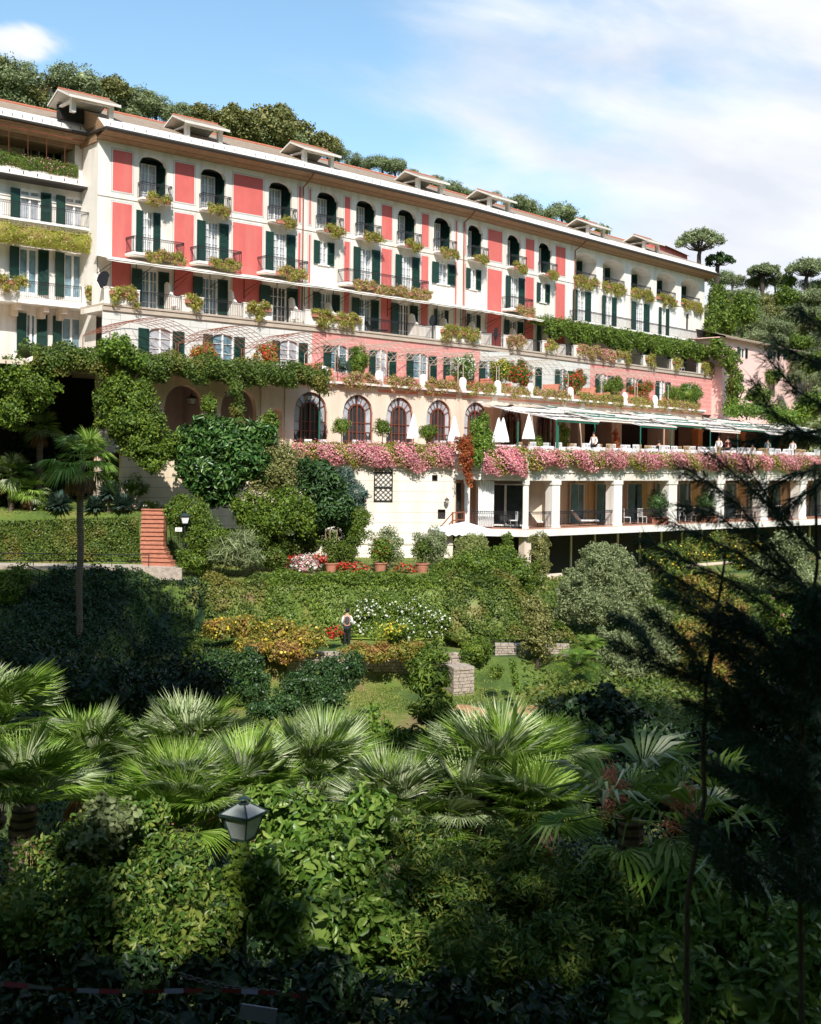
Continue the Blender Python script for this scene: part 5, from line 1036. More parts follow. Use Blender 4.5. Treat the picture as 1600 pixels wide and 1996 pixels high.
# loggia furniture
for i, (px, w_) in enumerate(((1145, 0), (1060, 0))):
    x = FC.s_(px, 1000, -1.2); chair(FC.p(x, -1.2, -3.97), FC.rz+R(60), ('white reclining lounger in the widest colonnade bay', 'white reclining lounger in the corner colonnade bay')[i], 'lounger', 'loungers in the colonnade', 'cloth', 'lounger', True)
for i, (px, fr, off) in enumerate(((1222, FC, -1.3), (1252, FC, -1.5), (1330, FC, -1.3), (1348, FC, -1.5), (1440, FC, -1.3), (1462, FC, -1.4), (1000, FB_, -1.2), (1520, FC, -1.3))):
    chair(fr.p(fr.s_(px, 1000, off), off, -3.97), fr.rz+R(50+i*40), '%s white armchair inside the colonnade, from the round bush rightwards' % ORD[i] if i != 6 else 'white armchair in front of the dark corner glass doors', 'chair', 'armchairs in the colonnade', 'cloth', 'armchair')
for px, lb in ((1170, 'small dark table beside the lounger in the widest bay'), (1237, 'small dark table between two white armchairs by the first round bush'), (1340, 'small dark table between white armchairs by the second round bush'), (985, 'small dark table behind the corner railing')):
    fr = FB_ if px < 1000 else FC; table(fr.p(fr.s_(px, 1000, -1.4), -1.4, -3.97), lb, 'small tables in the colonnade')
for px, lb in ((1283, 'round dark green bush in a terracotta box, left one in the colonnade'), (1379, 'round dark green bush in a terracotta box, right one in the colonnade')):
    pot(FC.p(FC.s_(px, 1000, -.7), -.7, -3.97), .55, .45, lb, 'potted bush', 'l_dark', (0, 0, 1.35), (.78, .78, .85), 2600, True, stem=False, group='round bushes in the colonnade')
# vine bush at the terrace break
x, y, z = at(905, 868, 69.9)
def multi(name, label, cat, items, leaf, Z=None, group=None, size=.1, asp=.55, mats=None, kind=0, jit=.8, core=.62, dens=1.0, cr_=(.22, .36), orgn=None, shell=(.55, .95), flat=1.0):
    """one shrub made of blobs given in photo pixels (px, py, rx, ry, Z[, n, mi])"""
    P0 = None; lc = LC()
    for it in items:
        px, py, rx, ry, Z_ = it[:5]; c = Vector(at(px, py, Z_)); 
        if P0 is None: P0 = Vector((c.x, c.y, gz(c.x, c.y)) if orgn is None else orgn)
        r = (rx*Z_/F, max(rx, ry)*.8*Z_/F, ry*Z_/F); area = r[0]*r[2]*12; n = int((it[5] if len(it) > 5 and it[5] else area*dens*1.25/(size**2*asp*.5))); mx = it[7] if len(it) > 7 else None
        clumps(lc, c-P0, r, int(it[8]) if len(it) > 8 else max(10, int(area*1.6)), min(n, 40000), size, asp, it[6] if len(it) > 6 else 0, cr_=cr_, mix=mx, kind=kind, jit=jit, core=core, shell=shell, flat=flat)
    ms_ = [M[leaf]]+([M[x] for x in mats] if mats else []); return tag(lc.build(name, ms_, None, P0), label, cat, group)
multi('climbing_vine', 'green vine bush climbing beside the awning at the terrace break', 'vine', [(938, 835, 24, 32, 70.5), (945, 870, 30, 28, 69.8), (925, 895, 20, 20, 69.3)], 'l_bright', size=.13)
multi('climbing_vine', 'orange red vine hanging over the terrace edge beside the green bush', 'vine', [(905, 865, 20, 22, 69.3), (908, 900, 17, 30, 68.9), (915, 935, 8, 18, 68.8)], 'l_red', size=.13)
multi('potted_shrub', 'clipped shrub under the awning behind the lone parasol', 'shrub', [(1047, 870, 14, 22, 74)], 'l_mid', size=.12); multi('potted_shrub', 'leafy shrub before the second dark bay under the awning', 'shrub', [(1098, 852, 14, 28, 76)], 'l_mid', size=.12)
multi('climbing_vine', 'reddish climber on a pillar deep under the restaurant awning', 'vine', [(1200, 860, 7, 24, 82)], 'l_red', size=.12)
# ================================================================== VINES AND IVY ON THE BUILDINGS
# dark recess wall below the left wing
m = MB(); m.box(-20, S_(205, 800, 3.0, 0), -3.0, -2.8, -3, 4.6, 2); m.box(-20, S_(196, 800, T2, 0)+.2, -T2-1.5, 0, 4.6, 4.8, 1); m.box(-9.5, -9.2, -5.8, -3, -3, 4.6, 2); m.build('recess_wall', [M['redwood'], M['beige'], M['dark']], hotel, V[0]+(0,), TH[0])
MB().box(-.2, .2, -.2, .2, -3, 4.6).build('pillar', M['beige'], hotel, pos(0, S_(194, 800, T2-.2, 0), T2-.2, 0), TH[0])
def ivyband(name, label, k, pa, pb, off, z0, z1, n, leaf, cat='vine', size=.13, lump=.35, wave=.25, mix=0, top=True, yq=720):
    sa, sb = S_(pa, yq, off, k), S_(pb, yq, off, k); A = np.array(pos(k, sa, off, 0)); B = np.array(pos(k, sb, off, 0)); p = pos(k, (sa+sb)/2, off, z0); nn = np.array([math.sin(TH[k]), -math.cos(TH[k]), 0]); L_ = sb-sa
    def fn(u, v):
        u = np.asarray(u)[..., None]; v = np.asarray(v)[..., None]; lo = z0+wave*(np.sin(u*L_*.9)*.5+np.sin(u*L_*2.3+1)*.5); z = lo+(z1-lo)*v; return A*(1-u)+B*u+np.array([0, 0, 1])*z+nn*(.3*np.sin(v*3))-np.array(p)
    lc = LC(); patch(lc, fn, max(4, int(L_*1.5)), 6, n, size, .7, 0, lump, .25, outward=(nn[0], nn[1], .3), lscale=1.8, jit=.9)
    def ft(u, v): P = fn(u, np.ones_like(u)); v = np.asarray(v)[..., None]; return P-nn*v*2.2+np.array([0, 0, 1])*.25*np.sin(v*3)
    if top: patch(lc, ft, max(4, int(L_*1.5)), 4, n//2, size, .7, 0, lump, .25, outward=(0, 0, 1), lscale=1.8, jit=.9)
    return tag(lc.build(name, M[leaf], None, p), label, cat)
ivyband('ivy_pergola', 'long dark ivy canopy over the two open arches of the left terrace', 0, 60, 634, T2+2.4, 4.25, 5.3, 26000, 'l_ivy')
ivyband('climbing_vine', 'leafy green vine trained along the awning terrace of the white end block', 2, 1060, 1400, T1-.6, 10.35, 11.7, 17000, 'l_mid', wave=.4, yq=650, size=.17)
multi('climbing_vine', 'tall column of green vine hanging down the right end of the hotel', 'vine', [(1400, 680, 22, 24, 115), (1425, 705, 20, 30, 114.5), (1432, 750, 18, 36, 114), (1428, 790, 18, 26, 113.5), (1390, 590, 8, 40, 120.5), (1385, 640, 12, 30, 119)], 'l_mid', size=.26, lump=None) if False else multi('climbing_vine', 'tall column of green vine hanging down the right end of the hotel', 'vine', [(1400, 680, 22, 24, 115), (1425, 705, 20, 30, 114.5), (1432, 750, 18, 36, 114), (1428, 790, 18, 26, 113.5), (1390, 590, 9, 40, 120.5), (1385, 640, 12, 30, 119)], 'l_mid', size=.26)
multi('climbing_vine', 'bright vine mound growing up through the left end of the ivy canopy', 'vine', [(232, 680, 42, 28, 60.5), (205, 700, 30, 20, 61), (262, 705, 30, 18, 61)], 'l_bright', size=.15, dens=1.2)
multi('climbing_vine', 'tall leafy vine pillar in front of the terrace left of the first open arch', 'vine', [(230, 765, 40, 44, 61), (275, 775, 34, 36, 61), (205, 790, 22, 50, 61.3), (250, 815, 48, 40, 60.5), (292, 830, 40, 40, 60.5), (275, 870, 46, 34, 60.5), (325, 865, 30, 34, 61), (240, 850, 30, 26, 61), (300, 905, 30, 22, 60.5)], 'l_mid', size=.16, dens=1.2)
multi('climbing_vine', 'slim clipped ivy pillar between the two open arches', 'vine', [(408, 790, 18, 26, 64), (408, 830, 18, 30, 64)], 'l_mid', size=.11)
multi('climbing_vine', 'vine dropping from the ivy canopy at the second open arch', 'vine', [(460, 760, 14, 26, 64.5), (463, 800, 16, 26, 64.5), (462, 838, 18, 24, 64)], 'l_ivy', size=.12)
multi('dark_shrub', 'mixed dark climbing shrubs at the far left below the wing', 'shrub', [(30, 740, 50, 45, 59.5), (75, 755, 40, 50, 59), (20, 800, 45, 40, 59)], 'l_mid', size=.16)
# ================================================================== GARDEN, middle distance
EXTRA = dict(size=.12)
G = [
 ('magnolia_tree', 'large glossy magnolia tree with dark hanging leaves before the open arches', 'tree', [(400, 860, 55, 45, 62), (450, 870, 60, 50, 61.5), (395, 920, 50, 40, 61), (470, 900, 45, 40, 61), (505, 850, 36, 30, 62), (355, 870, 26, 34, 62), (440, 935, 40, 34, 61), (500, 905, 34, 40, 61.5), (420, 960, 45, 30, 61.5), (360, 900, 22, 30, 61)], 'l_mag', dict(size=.34, asp=.34, kind=1, dens=1.5, core=.6, jit=.6)),
 ('flowering_shrub', 'tall dark shrub by the small arched niche left of the brown windows', 'shrub', [(522, 825, 22, 26, 63), (515, 855, 26, 20, 63)], 'l_mid', dict(size=.16)),
 ('round_shrub', 'dense grey-green domed shrub below the pale stretch of terrace flowers', 'shrub', [(540, 900, 62, 42, 62.5), (520, 930, 60, 40, 62), (560, 940, 40, 40, 62)], 'l_oak', dict(size=.13)),
 ('leafy_tree', 'bright leaved tree in the middle of the terraced garden wall', 'tree', [(560, 985, 62, 36, 61), (530, 1015, 60, 36, 60.5), (480, 990, 40, 34, 61), (590, 1010, 40, 36, 60.5)], 'l_mid', dict(size=.15, dens=1.2)),
 ('loquat_tree', 'dark long leaved tree in front of the left end of the white wall', 'tree', [(630, 945, 50, 42, 61.5), (655, 990, 40, 40, 61), (610, 920, 40, 30, 62), (620, 1000, 36, 36, 61)], 'l_dark', dict(size=.32, asp=.28, kind=1, dens=1.5, core=.6, jit=.6)),
 ('wispy_conifer', 'feathery grey-green conifer leaning over the white wall', 'tree', [(672, 935, 26, 30, 63.5), (690, 970, 34, 26, 63), (665, 1000, 30, 30, 63)], 'l_yucca', dict(size=.26, asp=.16, dens=1.6, core=.45)),
 ('clipped_hedge', 'tall clipped hedge block at the foot of the white wall', 'hedge', [(685, 1030, 40, 44, 62.5), (700, 1010, 24, 24, 62.5), (672, 1070, 34, 34, 62)], 'l_mid', dict(size=.09)),
 ('ivy_hedge', 'big ivy covered hedge just right of the terracotta steps', 'hedge', [(370, 1010, 46, 44, 60), (345, 1000, 26, 36, 60), (400, 1050, 46, 44, 59.5), (380, 1090, 40, 26, 59), (440, 1070, 40, 40, 59)], 'l_mid', dict(size=.12, dens=1.2)),
 ('ivy_hedge', 'yellowish ivy hedge behind the trellis pots', 'hedge', [(560, 1060, 60, 36, 61.8), (610, 1045, 40, 36, 61.8), (500, 1050, 40, 36, 60.5), (530, 1085, 40, 24, 60.5)], 'l_ivy', dict(size=.12, dens=1.2)),
 ('spiky_plant', 'clump of silvery sword leaved plants on the bank right of the ivy hedge', 'plant', [(460, 1062, 42, 26, 58.6), (440, 1080, 34, 20, 58.4), (490, 1085, 26, 16, 58.4)], 'l_olive', dict(size=.7, asp=.07, dens=1.8, core=.5, jit=1.2)),
 ('round_bush', 'round grey-green bush against the white wall behind the terracotta pots', 'bush', [(755, 1065, 32, 40, 63.5)], 'l_olive', dict(size=.10)),
 ('round_bush', 'round variegated bush in front of the open white garden umbrella', 'bush', [(840, 1064, 38, 38, 63.5)], 'l_olive', dict(size=.10)),
 ('round_bush', 'pale yellow-green clipped dome right under the open garden umbrella', 'bush', [(922, 1072, 37, 34, 63.5)], 'l_gold', dict(size=.08, dens=1.2)),
 ('topiary_cone', 'narrow clipped cone bush in the dark undercroft beside the pale dome', 'bush', [(988, 1050, 12, 14, 66.5), (990, 1068, 16, 18, 66.5)], 'l_mid', dict(size=.10)),
 ('topiary_column', 'clipped column of dark foliage at the corner pillar of the colonnade', 'bush', [(1052, 1056, 21, 22, 66.5), (1053, 1086, 23, 26, 66.5), (1053, 1110, 22, 20, 66.5)], 'l_oak', dict(size=.10)),
 ('laurel_hedge', 'rounded green hedge mass on the bank below the pale dome', 'hedge', [(930, 1100, 60, 30, 60), (980, 1092, 50, 26, 61), (880, 1118, 44, 24, 59.5), (1010, 1120, 50, 34, 60)], 'l_mid', dict(size=.12)),
 ('olive_tree', 'large silvery olive tree in front of the dark undercroft', 'tree', [(1190, 1110, 60, 48, 57), (1140, 1150, 50, 50, 57), (1230, 1150, 50, 45, 56.5), (1180, 1180, 60, 40, 56), (1170, 1080, 36, 26, 57.5), (1110, 1180, 30, 40, 57)], 'l_olive', dict(size=.15, asp=.3, dens=1.6, core=.35, jit=1.0, trunk=1, cr_=(.12, .3), shell=(.55, 1.12))),
 ('olive_tree', 'second lower olive tree on the slope below the large one', 'tree', [(1260, 1220, 52, 40, 53), (1210, 1260, 50, 40, 52.5), (1290, 1270, 50, 40, 52), (1240, 1300, 50, 30, 51.5)], 'l_olive', dict(size=.14, asp=.3, dens=1.5, core=.35, jit=1.0, trunk=1, cr_=(.12, .3), shell=(.55, 1.12))),
 ('small_tree', 'egg shaped grey-green tree with a bare stem on the grassy slope', 'tree', [(1048, 1210, 34, 36, 52), (1055, 1250, 38, 32, 52), (1040, 1180, 22, 22, 52.2)], 'l_oak', dict(size=.12, asp=.5, core=.5, trunk=2)),
 ('flowering_bush', 'wide green bush covered with small white flowers behind the waistcoated person', 'bush', [(720, 1195, 50, 30, 57), (770, 1185, 50, 28, 57.3), (820, 1195, 46, 34, 56.8), (850, 1215, 36, 28, 56.3), (700, 1225, 30, 20, 56.5), (790, 1225, 40, 20, 56)], 'l_mid', dict(size=.11, mats=['f_white'], wf=.085)),
 ('flowering_bush', 'yellow flowering bush in front of the white flowered one', 'bush', [(762, 1228, 28, 16, 54.8)], 'l_bright', dict(size=.10, mats=['f_yellow'], wf=.16)),
 ('flowering_bush', 'bright red flowers beside the waistcoated person', 'flowers', [(652, 1232, 18, 13, 54.3)], 'l_mid', dict(size=.09, mats=['f_red'], wf=.4)),
 ('hydrangea_hedge', 'long russet and yellow hydrangea hedge along the lower path', 'hedge', [(430, 1225, 36, 24, 52.6), (480, 1220, 40, 24, 52.4), (540, 1235, 50, 30, 52), (600, 1245, 40, 28, 51.6), (560, 1268, 50, 24, 51), (500, 1260, 50, 24, 51.5)], 'l_hyd', dict(size=.13, mats=['f_yellow'], wf=.05)),
 ('russet_bush', 'low russet bush spilling over the dry stone path wall', 'bush', [(740, 1272, 50, 20, 51), (700, 1275, 40, 20, 50.6), (790, 1268, 40, 20, 51)], 'l_hyd', dict(size=.12)),
 ('round_hedge', 'dark green rounded bush left of the small dry stone tower', 'bush', [(845, 1275, 40, 26, 51), (815, 1290, 30, 22, 50.5)], 'l_mid', dict(size=.11)),
 ('round_hedge', 'smooth dome shaped bush right of the small dry stone tower', 'bush', [(930, 1267, 36, 24, 52)], 'l_mid', dict(size=.09)),
 ('small_bush', 'small round bush alone on the grass below the dome shaped one', 'bush', [(967, 1311, 17, 15, 49.5)], 'l_mid', dict(size=.09)),
 ('small_bush', 'thin strip of green plants down the grass slope beside bare soil', 'bush', [(1000, 1300, 9, 14, 49.3), (1005, 1325, 9, 14, 48.8), (1010, 1345, 8, 12, 48.4)], 'l_bright', dict(size=.09)),
 ('dark_hedge', 'large smooth dark green hedge mound below the hydrangeas', 'hedge', [(610, 1330, 60, 40, 43), (660, 1310, 50, 40, 43.5), (560, 1365, 50, 36, 42.5), (640, 1360, 50, 30, 42.5), (520, 1380, 40, 24, 42), (690, 1290, 24, 26, 44.2)], 'l_dark', dict(size=.11, dens=1.1)),
 ('dark_hedge', 'upright dark hedge at the edge of the big shadow on the left', 'hedge', [(488, 1290, 30, 36, 43.5), (500, 1340, 34, 40, 43), (470, 1330, 30, 40, 43.5), (430, 1300, 40, 40, 44)], 'l_dark', dict(size=.11)),
 ('tall_shrub', 'tall hanging dark leaved shrub standing in the middle of the slope', 'shrub', [(838, 1330, 40, 36, 36), (850, 1385, 46, 40, 35.5), (880, 1420, 40, 34, 35), (800, 1450, 46, 40, 34.5), (860, 1460, 40, 40, 34.5)], 'l_mid', dict(size=.26, asp=.24, kind=1, dens=1.5, core=.6, jit=.5)),
 ('leafy_shrub', 'yellow-green shrub between the dark hedge mound and the tall hanging shrub', 'shrub', [(715, 1400, 34, 28, 38), (740, 1430, 36, 30, 37.5), (690, 1430, 30, 30, 37.5)], 'l_bright', dict(size=.13)),
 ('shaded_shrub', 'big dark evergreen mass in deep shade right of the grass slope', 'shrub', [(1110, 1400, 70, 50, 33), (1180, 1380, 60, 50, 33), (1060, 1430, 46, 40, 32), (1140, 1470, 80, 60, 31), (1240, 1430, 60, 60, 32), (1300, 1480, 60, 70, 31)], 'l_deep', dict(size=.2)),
 ('rhododendron', 'broad grey-green bush under the slab at the far right', 'bush', [(1540, 1070, 46, 40, 66), (1500, 1110, 40, 40, 65), (1570, 1130, 50, 40, 64)], 'l_olive', dict(size=.16)),
 ('autumn_hedge', 'yellowing hedge along the basement window of the colonnade', 'hedge', [(1290, 1085, 46, 26, 66), (1350, 1075, 50, 26, 67), (1410, 1065, 50, 28, 68), (1450, 1085, 40, 30, 67), (1310, 1120, 50, 30, 64)], 'l_ivy', dict(size=.14, mats=['f_yellow'], wf=.03)),
 ('garden_shrub', 'yellowish shrubs seen between the conifer branches on the right slope', 'shrub', [(1370, 1150, 50, 40, 60), (1420, 1200, 50, 40, 56), (1350, 1250, 46, 50, 52), (1450, 1270, 50, 50, 51), (1390, 1310, 50, 40, 49)], 'l_hyd', dict(size=.15)),
 ('garden_shrub', 'mixed green shrubs at the right picture edge behind the conifer', 'shrub', [(1540, 1200, 60, 60, 58), (1580, 1290, 60, 60, 52), (1520, 1350, 60, 50, 48), (1590, 1400, 60, 60, 45)], 'l_mid', dict(size=.16, mats=['f_pink'], wf=.02)),
 ('left_shrub', 'dark shrub at the left edge below the lawn fence', 'shrub', [(20, 1140, 36, 40, 54), (40, 1120, 26, 26, 55)], 'l_mid', dict(size=.12)),
 ('garden_shrub', 'light green shrubs above the lawn left of the terracotta steps', 'shrub', [(255, 950, 34, 26, 63.5), (225, 935, 22, 18, 64), (85, 985, 24, 14, 63), (290, 985, 22, 10, 63)], 'l_bright', dict(size=.13, mats=['f_white'], wf=.05)),
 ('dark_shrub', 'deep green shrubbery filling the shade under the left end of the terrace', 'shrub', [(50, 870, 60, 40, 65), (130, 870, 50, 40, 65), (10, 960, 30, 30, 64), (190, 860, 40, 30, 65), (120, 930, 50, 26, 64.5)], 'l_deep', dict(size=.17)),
 ('garden_shrub', 'dark low shrubs at the foot of the terrace left of the steps', 'shrub', [(240, 885, 44, 18, 65), (180, 900, 30, 14, 65)], 'l_mid', dict(size=.13)),
]
for (name, lb, cat, items, leaf, kw) in G:
    kw = dict(kw); wf = kw.pop('wf', None); tr = kw.pop('trunk', None)
    if wf: items = [tuple(list(it)+[None, 0, [(1, wf, kw['size']*1.0)]]) for it in items]
    o = multi(name, lb, cat, items, leaf, group=None, **kw)
    if tr:
        cr_o = o; x0, y0, z0 = o.location; e = bpy.data.objects.new(name, None); COL.objects.link(e); e.location = o.location
        for kx in ('label', 'category'): e[kx] = o[kx]; del o[kx]
        o.name = 'crown'; e.name = name; o.parent = e; o.location = (0, 0, 0); cm = Vector((0, 0, 0)); 
        for it in items: cm += Vector(at(it[0], it[1], it[4]))
        cm = cm/len(items)-e.location; t = MB(); bx, by = (cm.x, cm.y) ; gz0 = gz(e.location.x+bx, e.location.y+by)-e.location.z
        t.path([(bx, by, gz0-.1), (bx+.1, by, gz0*.5+cm.z*.5), (bx, by, cm.z)], .14 if tr == 1 else .09, .05, 8)
        for it in items: t.path([(bx+.1, by, gz0*.5+cm.z*.5), tuple(Vector(at(it[0], it[1], it[4]))-e.location)], .06, .02, 5)
        t.build('trunk', M['bark'], e, e.location)
# ivy walls and banks
def wallpatch(name, label, pts, n, leaf, cat='hedge', size=.11, lump=.25, thick=.15, mix=None, mats=None, out=(0, -1, .4), lscale=1.5):
    P = [np.array(p) for p in pts]; c = Vector(P[0]); fn0 = bilin(*[p-np.array(c) for p in P]); lc = LC(); Lx = np.linalg.norm(P[1]-P[0]); patch(lc, fn0, max(6, int(Lx*2)), 8, n, size, .65, 0, lump, thick, outward=out, mix=mix, lscale=lscale, jit=.85)
    return tag(lc.build(name, [M[leaf]]+[M[x] for x in (mats or [])], None, c), label, cat)
wallpatch('ivy_wall', 'ivy covered retaining wall below the left lawn', [at(-20, 1092, 61.6), at(274, 1092, 61.6), at(268, 1006, 61.9), at(-20, 1016, 61.9)], 16000, 'l_ivy')
def terrbank(name, label, pa, pb, Y0, Y1, n, leaf, cat='hedge', size=.11, lump=.25, dz=.12, mix=None, mats=None):
    xa, xb = at(pa, 1150, (Y0+Y1)/2)[0], at(pb, 1150, (Y0+Y1)/2)[0]; c = Vector((xa, Y0, gz((xa+xb)/2, Y0)))
    def fn(u, v): X = xa+(xb-xa)*np.asarray(u); Y = Y0+(Y1-Y0)*np.asarray(v); return np.stack([X-c.x, Y-c.y, terr(X, Y)+dz-c.z], -1)
    lc = LC(); patch(lc, fn, max(6, int((xb-xa)*2)), 14, n, size, .65, 0, lump, .14, outward=(0, -1, 1), mix=mix, lscale=1.5, jit=.9); return tag(lc.build(name, [M[leaf]]+[M[x] for x in (mats or [])], None, c), label, cat)
terrbank('clipped_bank', 'long clipped green hedge bank below the pots lawn', 520, 870, 55.9, 59.0, 24000, 'l_mid', size=.11, dz=.25)
terrbank('ivy_bank', 'steep ivy and creeper bank below the rounded hedge on the right', 865, 1110, 54.6, 60.5, 34000, 'l_ivy', size=.12, lump=.45, dz=.35)
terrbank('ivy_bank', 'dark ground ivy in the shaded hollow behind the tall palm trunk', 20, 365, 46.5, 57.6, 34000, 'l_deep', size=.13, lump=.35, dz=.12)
terrbank('ivy_bank', 'mixed ground plants on the bank below the steps and sword plants', 360, 540, 48.5, 58.3, 30000, 'l_ivy', size=.12, lump=.35, dz=.15)
# white garden umbrella
x, y, z = at(905, 1034, 66); o = empty('garden_umbrella', (x, y, gz(x, y)), 'open white garden umbrella beside the white wall', 'umbrella'); zt = z-gz(x, y); MB().tube((0, 0, 0), (0, 0, zt+.5), .035).build('pole', M['wood'], o, o.location)
m = MB(); hw = 1.6; n = len(m.v)
cor = [(-hw, -hw, zt), (hw, -hw, zt), (hw, hw, zt), (-hw, hw, zt)]
for i in range(4):
    a, b = cor[i], cor[(i+1) % 4]; m.poly([a, b, (0, 0, zt+.5)])
    for j in range(8):
        p = Vector(a).lerp(Vector(b), j/8); q = Vector(a).lerp(Vector(b), (j+1)/8); md_ = (p+q)/2-Vector((0, 0, .22)); m.poly([p, p-Vector((0, 0, .12)), md_, q-Vector((0, 0, .12)), q])
m.build('canopy', M['wcanvas'], o, o.location, R(15))
# pots with trellised plants, flower bed
for i, (px, py, Z, lb, lf, cr, mf) in enumerate(((549, 1108, 61, 'terracotta pot with a cane trellised citrus left of the flower bed', 'l_bright', (.5, .4, 1.0), None), (646, 1110, 61, 'terracotta pot with a cane trellised citrus right of the flower bed', 'l_ivy', (.5, .4, 1.0), None), (741, 1110, 61.5, 'big terracotta pot of leafy shrub before the round grey-green bush', 'l_mid', (.7, .6, .7), 'f_red'), (823, 1106, 61.5, 'terracotta pot before the variegated bush', 'l_ivy', (.5, .45, .6), None))):
    x, y, z = at(px, py, Z); o = pot((x, y, gz(x, y)), .36, .5, lb, 'potted plant', lf, (0, 0, 1.2), cr, 1100, mixf=mf, name='potted_plant', size=.12)
    if i < 2:
        m = MB()
        for dx in (-.35, -.1, .3): m.tube((dx*.4, 0, .4), (dx, -.25, 2.3), .022, n=5)
        m.build('cane_trellis', M['wood'], o, o.location)
multi('flower_bed', 'rounded bed of pink and white flowers between the two trellised pots', 'flowers', [(598, 1100, 32, 16, 60.5, 1600, 0, [(1, .35, .11), (2, .5, .11)]), (580, 1090, 20, 10, 61, 600, 0, [(3, .6, .1)]), (620, 1088, 20, 9, 61, 600, 0, [(3, .4, .1), (1, .5, .1)]), (668, 1104, 14, 9, 60.5, 400, 0, [(3, .4, .1)])], 'l_mid', size=.11, mats=['f_pink', 'f_white', 'f_red'])
multi('flower_bed', 'low flowers along the lawn edge in front of the variegated bush', 'flowers', [(700, 1106, 24, 10, 61, 600, 0, [(1, .3, .1)]), (790, 1108, 26, 10, 61, 600, 0, [(1, .3, .1)]), (870, 1110, 30, 9, 60.5, 500, 0, [(1, .3, .1)])], 'l_oak', size=.11, mats=['f_red'])
# garden lawn lantern and plaque
x, y, z = at(360, 1020, 58.9); lantern((x, y, z), .3, 1.15, 'white glazed garden lantern in the ivy hedge right of the steps', post=1.2, name='garden_lantern', gl='cloth')
x, y, z = at(348, 1036, 58.6); m = MB(); m.box(-.17, .17, -.015, .015, 0, .2, 0); m.tube((0, .02, -.6), (0, .02, .1), .02, mi=1)
for a in range(3): m.box(-.12, .12-.04*a, -.018, -.015, .14-.045*a, .15-.045*a, 2)
tag(m.build('plaque', [M['frame'], M['iron'], M['iron']], None, (x, y, z)), 'small white plaque on a stake under the garden lantern', 'sign')
# terracotta steps
st = [(318, 1098, 60.6, 275, 340), (330, 1085, 60.9, 277, 333), (320, 1070, 61.3, 272, 326), (0, 0, 0, 0, 0)]
NS = 14; o = empty('garden_steps', at(300, 1100, 60.4), 'straight flight of terracotta garden steps curving at the bottom', 'stairs')
for i in range(NS):
    t = i/(NS-1); py = 1100-108*t; Z = 60.0+1.9*t; lft = 272+4*t+(6*(1-t)**3 if t < .3 else 0); rgt = 318+24*max(0, 1-t*2.6)**1.3+2*t; a = Vector(at(lft, py, Z)); b = Vector(at(rgt, py, Z)); m = MB(); zt = a.z; rot = .0
    m.box(0, b.x-a.x, 0, .62, -.30, 0, 0); m.box(-.01, b.x-a.x+.01, -.07, .05, -.06, .005, 0)
    m.build('step', M['terracotta'], o, a, (-.05-.18*max(0, .35-t)/.35))
m = MB(); a = Vector(at(322, 990, 63.2)); b = Vector(at(333, 1035, 61.8)); m.path([a+Vector((0, 0, 0)), a.lerp(b, .5), b], .025); m.tube(a, a-Vector((0, 0, 1)), .025); tag(MB().tube((0, 0, 0), b-a, .025).tube((0, 0, 0), (0, 0, -.9), .022).tube(b-a, b-a-Vector((0, 0, .9)), .022).build('handrail', M['iron'], None, a), 'dark metal handrail at the top right of the terracotta steps', 'handrail')
# path and fence on the left
pp = [at(-30, 1112, 58.2), at(352, 1112, 58.2), at(352, 1092, 60.6), at(-30, 1098, 60.6)]
m = MB(); zc = gz(-15, 59.5)+.06; m.poly([(p[0], p[1], zc) for p in pp]); struct(m.build('path', M['path'], None))
m = MB(); a, b = at(-30, 1116, 57.9), at(355, 1114, 57.9); m.box(a[0], b[0], 57.8, 58.0, zc-.5, zc+.1); tag(m.build('kerb', M['stone'], None), 'pale stone edging in front of the left garden path', 'kerb')
a = at(-20, 1078, 58.3); b = at(292, 1078, 58.3); z0 = zc; o = empty('path_fence', (b[0], 58.3, z0), 'thin green metal rail fence beside the left garden path', 'fence'); 
h_ = a[2]-z0; MB().tube((a[0]-b[0], 0, h_), (0, 0, h_), .025).tube((a[0]-b[0], 0, h_*.5), (0, 0, h_*.5), .018).build('rail', M['iron'], o, o.location)
for px in (65, 143, 218, 290, -10): x = at(px, 1078, 58.3)[0]; MB().tube((0, 0, 0), (0, 0, h_+.02), .022).build('post', M['iron'], o, (x, 58.3, z0))
a, b = Vector(at(46, 1100, 56)), Vector(at(140, 1135, 52)); MB_ = MB().tube((0, 0, 0), b-a, .025).tube((0, 0, -.35), b-a-Vector((0, 0, .35)), .018)
for t in (0, .35, .7, 1): MB_.tube((b-a)*t, (b-a)*t-Vector((0, 0, .95)), .022)
tag(MB_.build('handrail', M['iron'], None, a), 'dark sloping handrail going down from the left path', 'handrail')
# dry stone walls
def stonewall(name, label, A, B, h, t=.4):
    A = Vector(A); B = Vector(B); d = B-A; L_ = math.hypot(d.x, d.y); rz = math.atan2(d.y, d.x); m = MB(); z = 0; n = 0
    m.box(.05, L_-.05, .06, t, -.3, h-.05, 1)
    while z < h:
        hh = random.uniform(.10, .17); x = -random.random()*.2
        while x < L_: w_ = random.uniform(.18, .42); x0, x1 = max(0, x), min(L_, x+w_-.02); dz = d.z*(x0/L_) if L_ else 0; m.box(x0, x1, random.uniform(-.03, .03), t, z+dz, z+hh-.02+dz, 0) if x1 > x0+.03 else None; x += w_
        z += hh
    return tag(m.build(name, [M['stone'], M['dark']], None, A, rz), label, 'wall')
x, y, z = at(884, 1338, 50.5); x2 = at(924, 1330, 50.9); stonewall('stone_tower', 'small square dry stone block on the slope below the path', (x, y, gz(x, y)-.1), (x2[0], 50.9, gz(x, y)-.1), 1.15, 1.0)
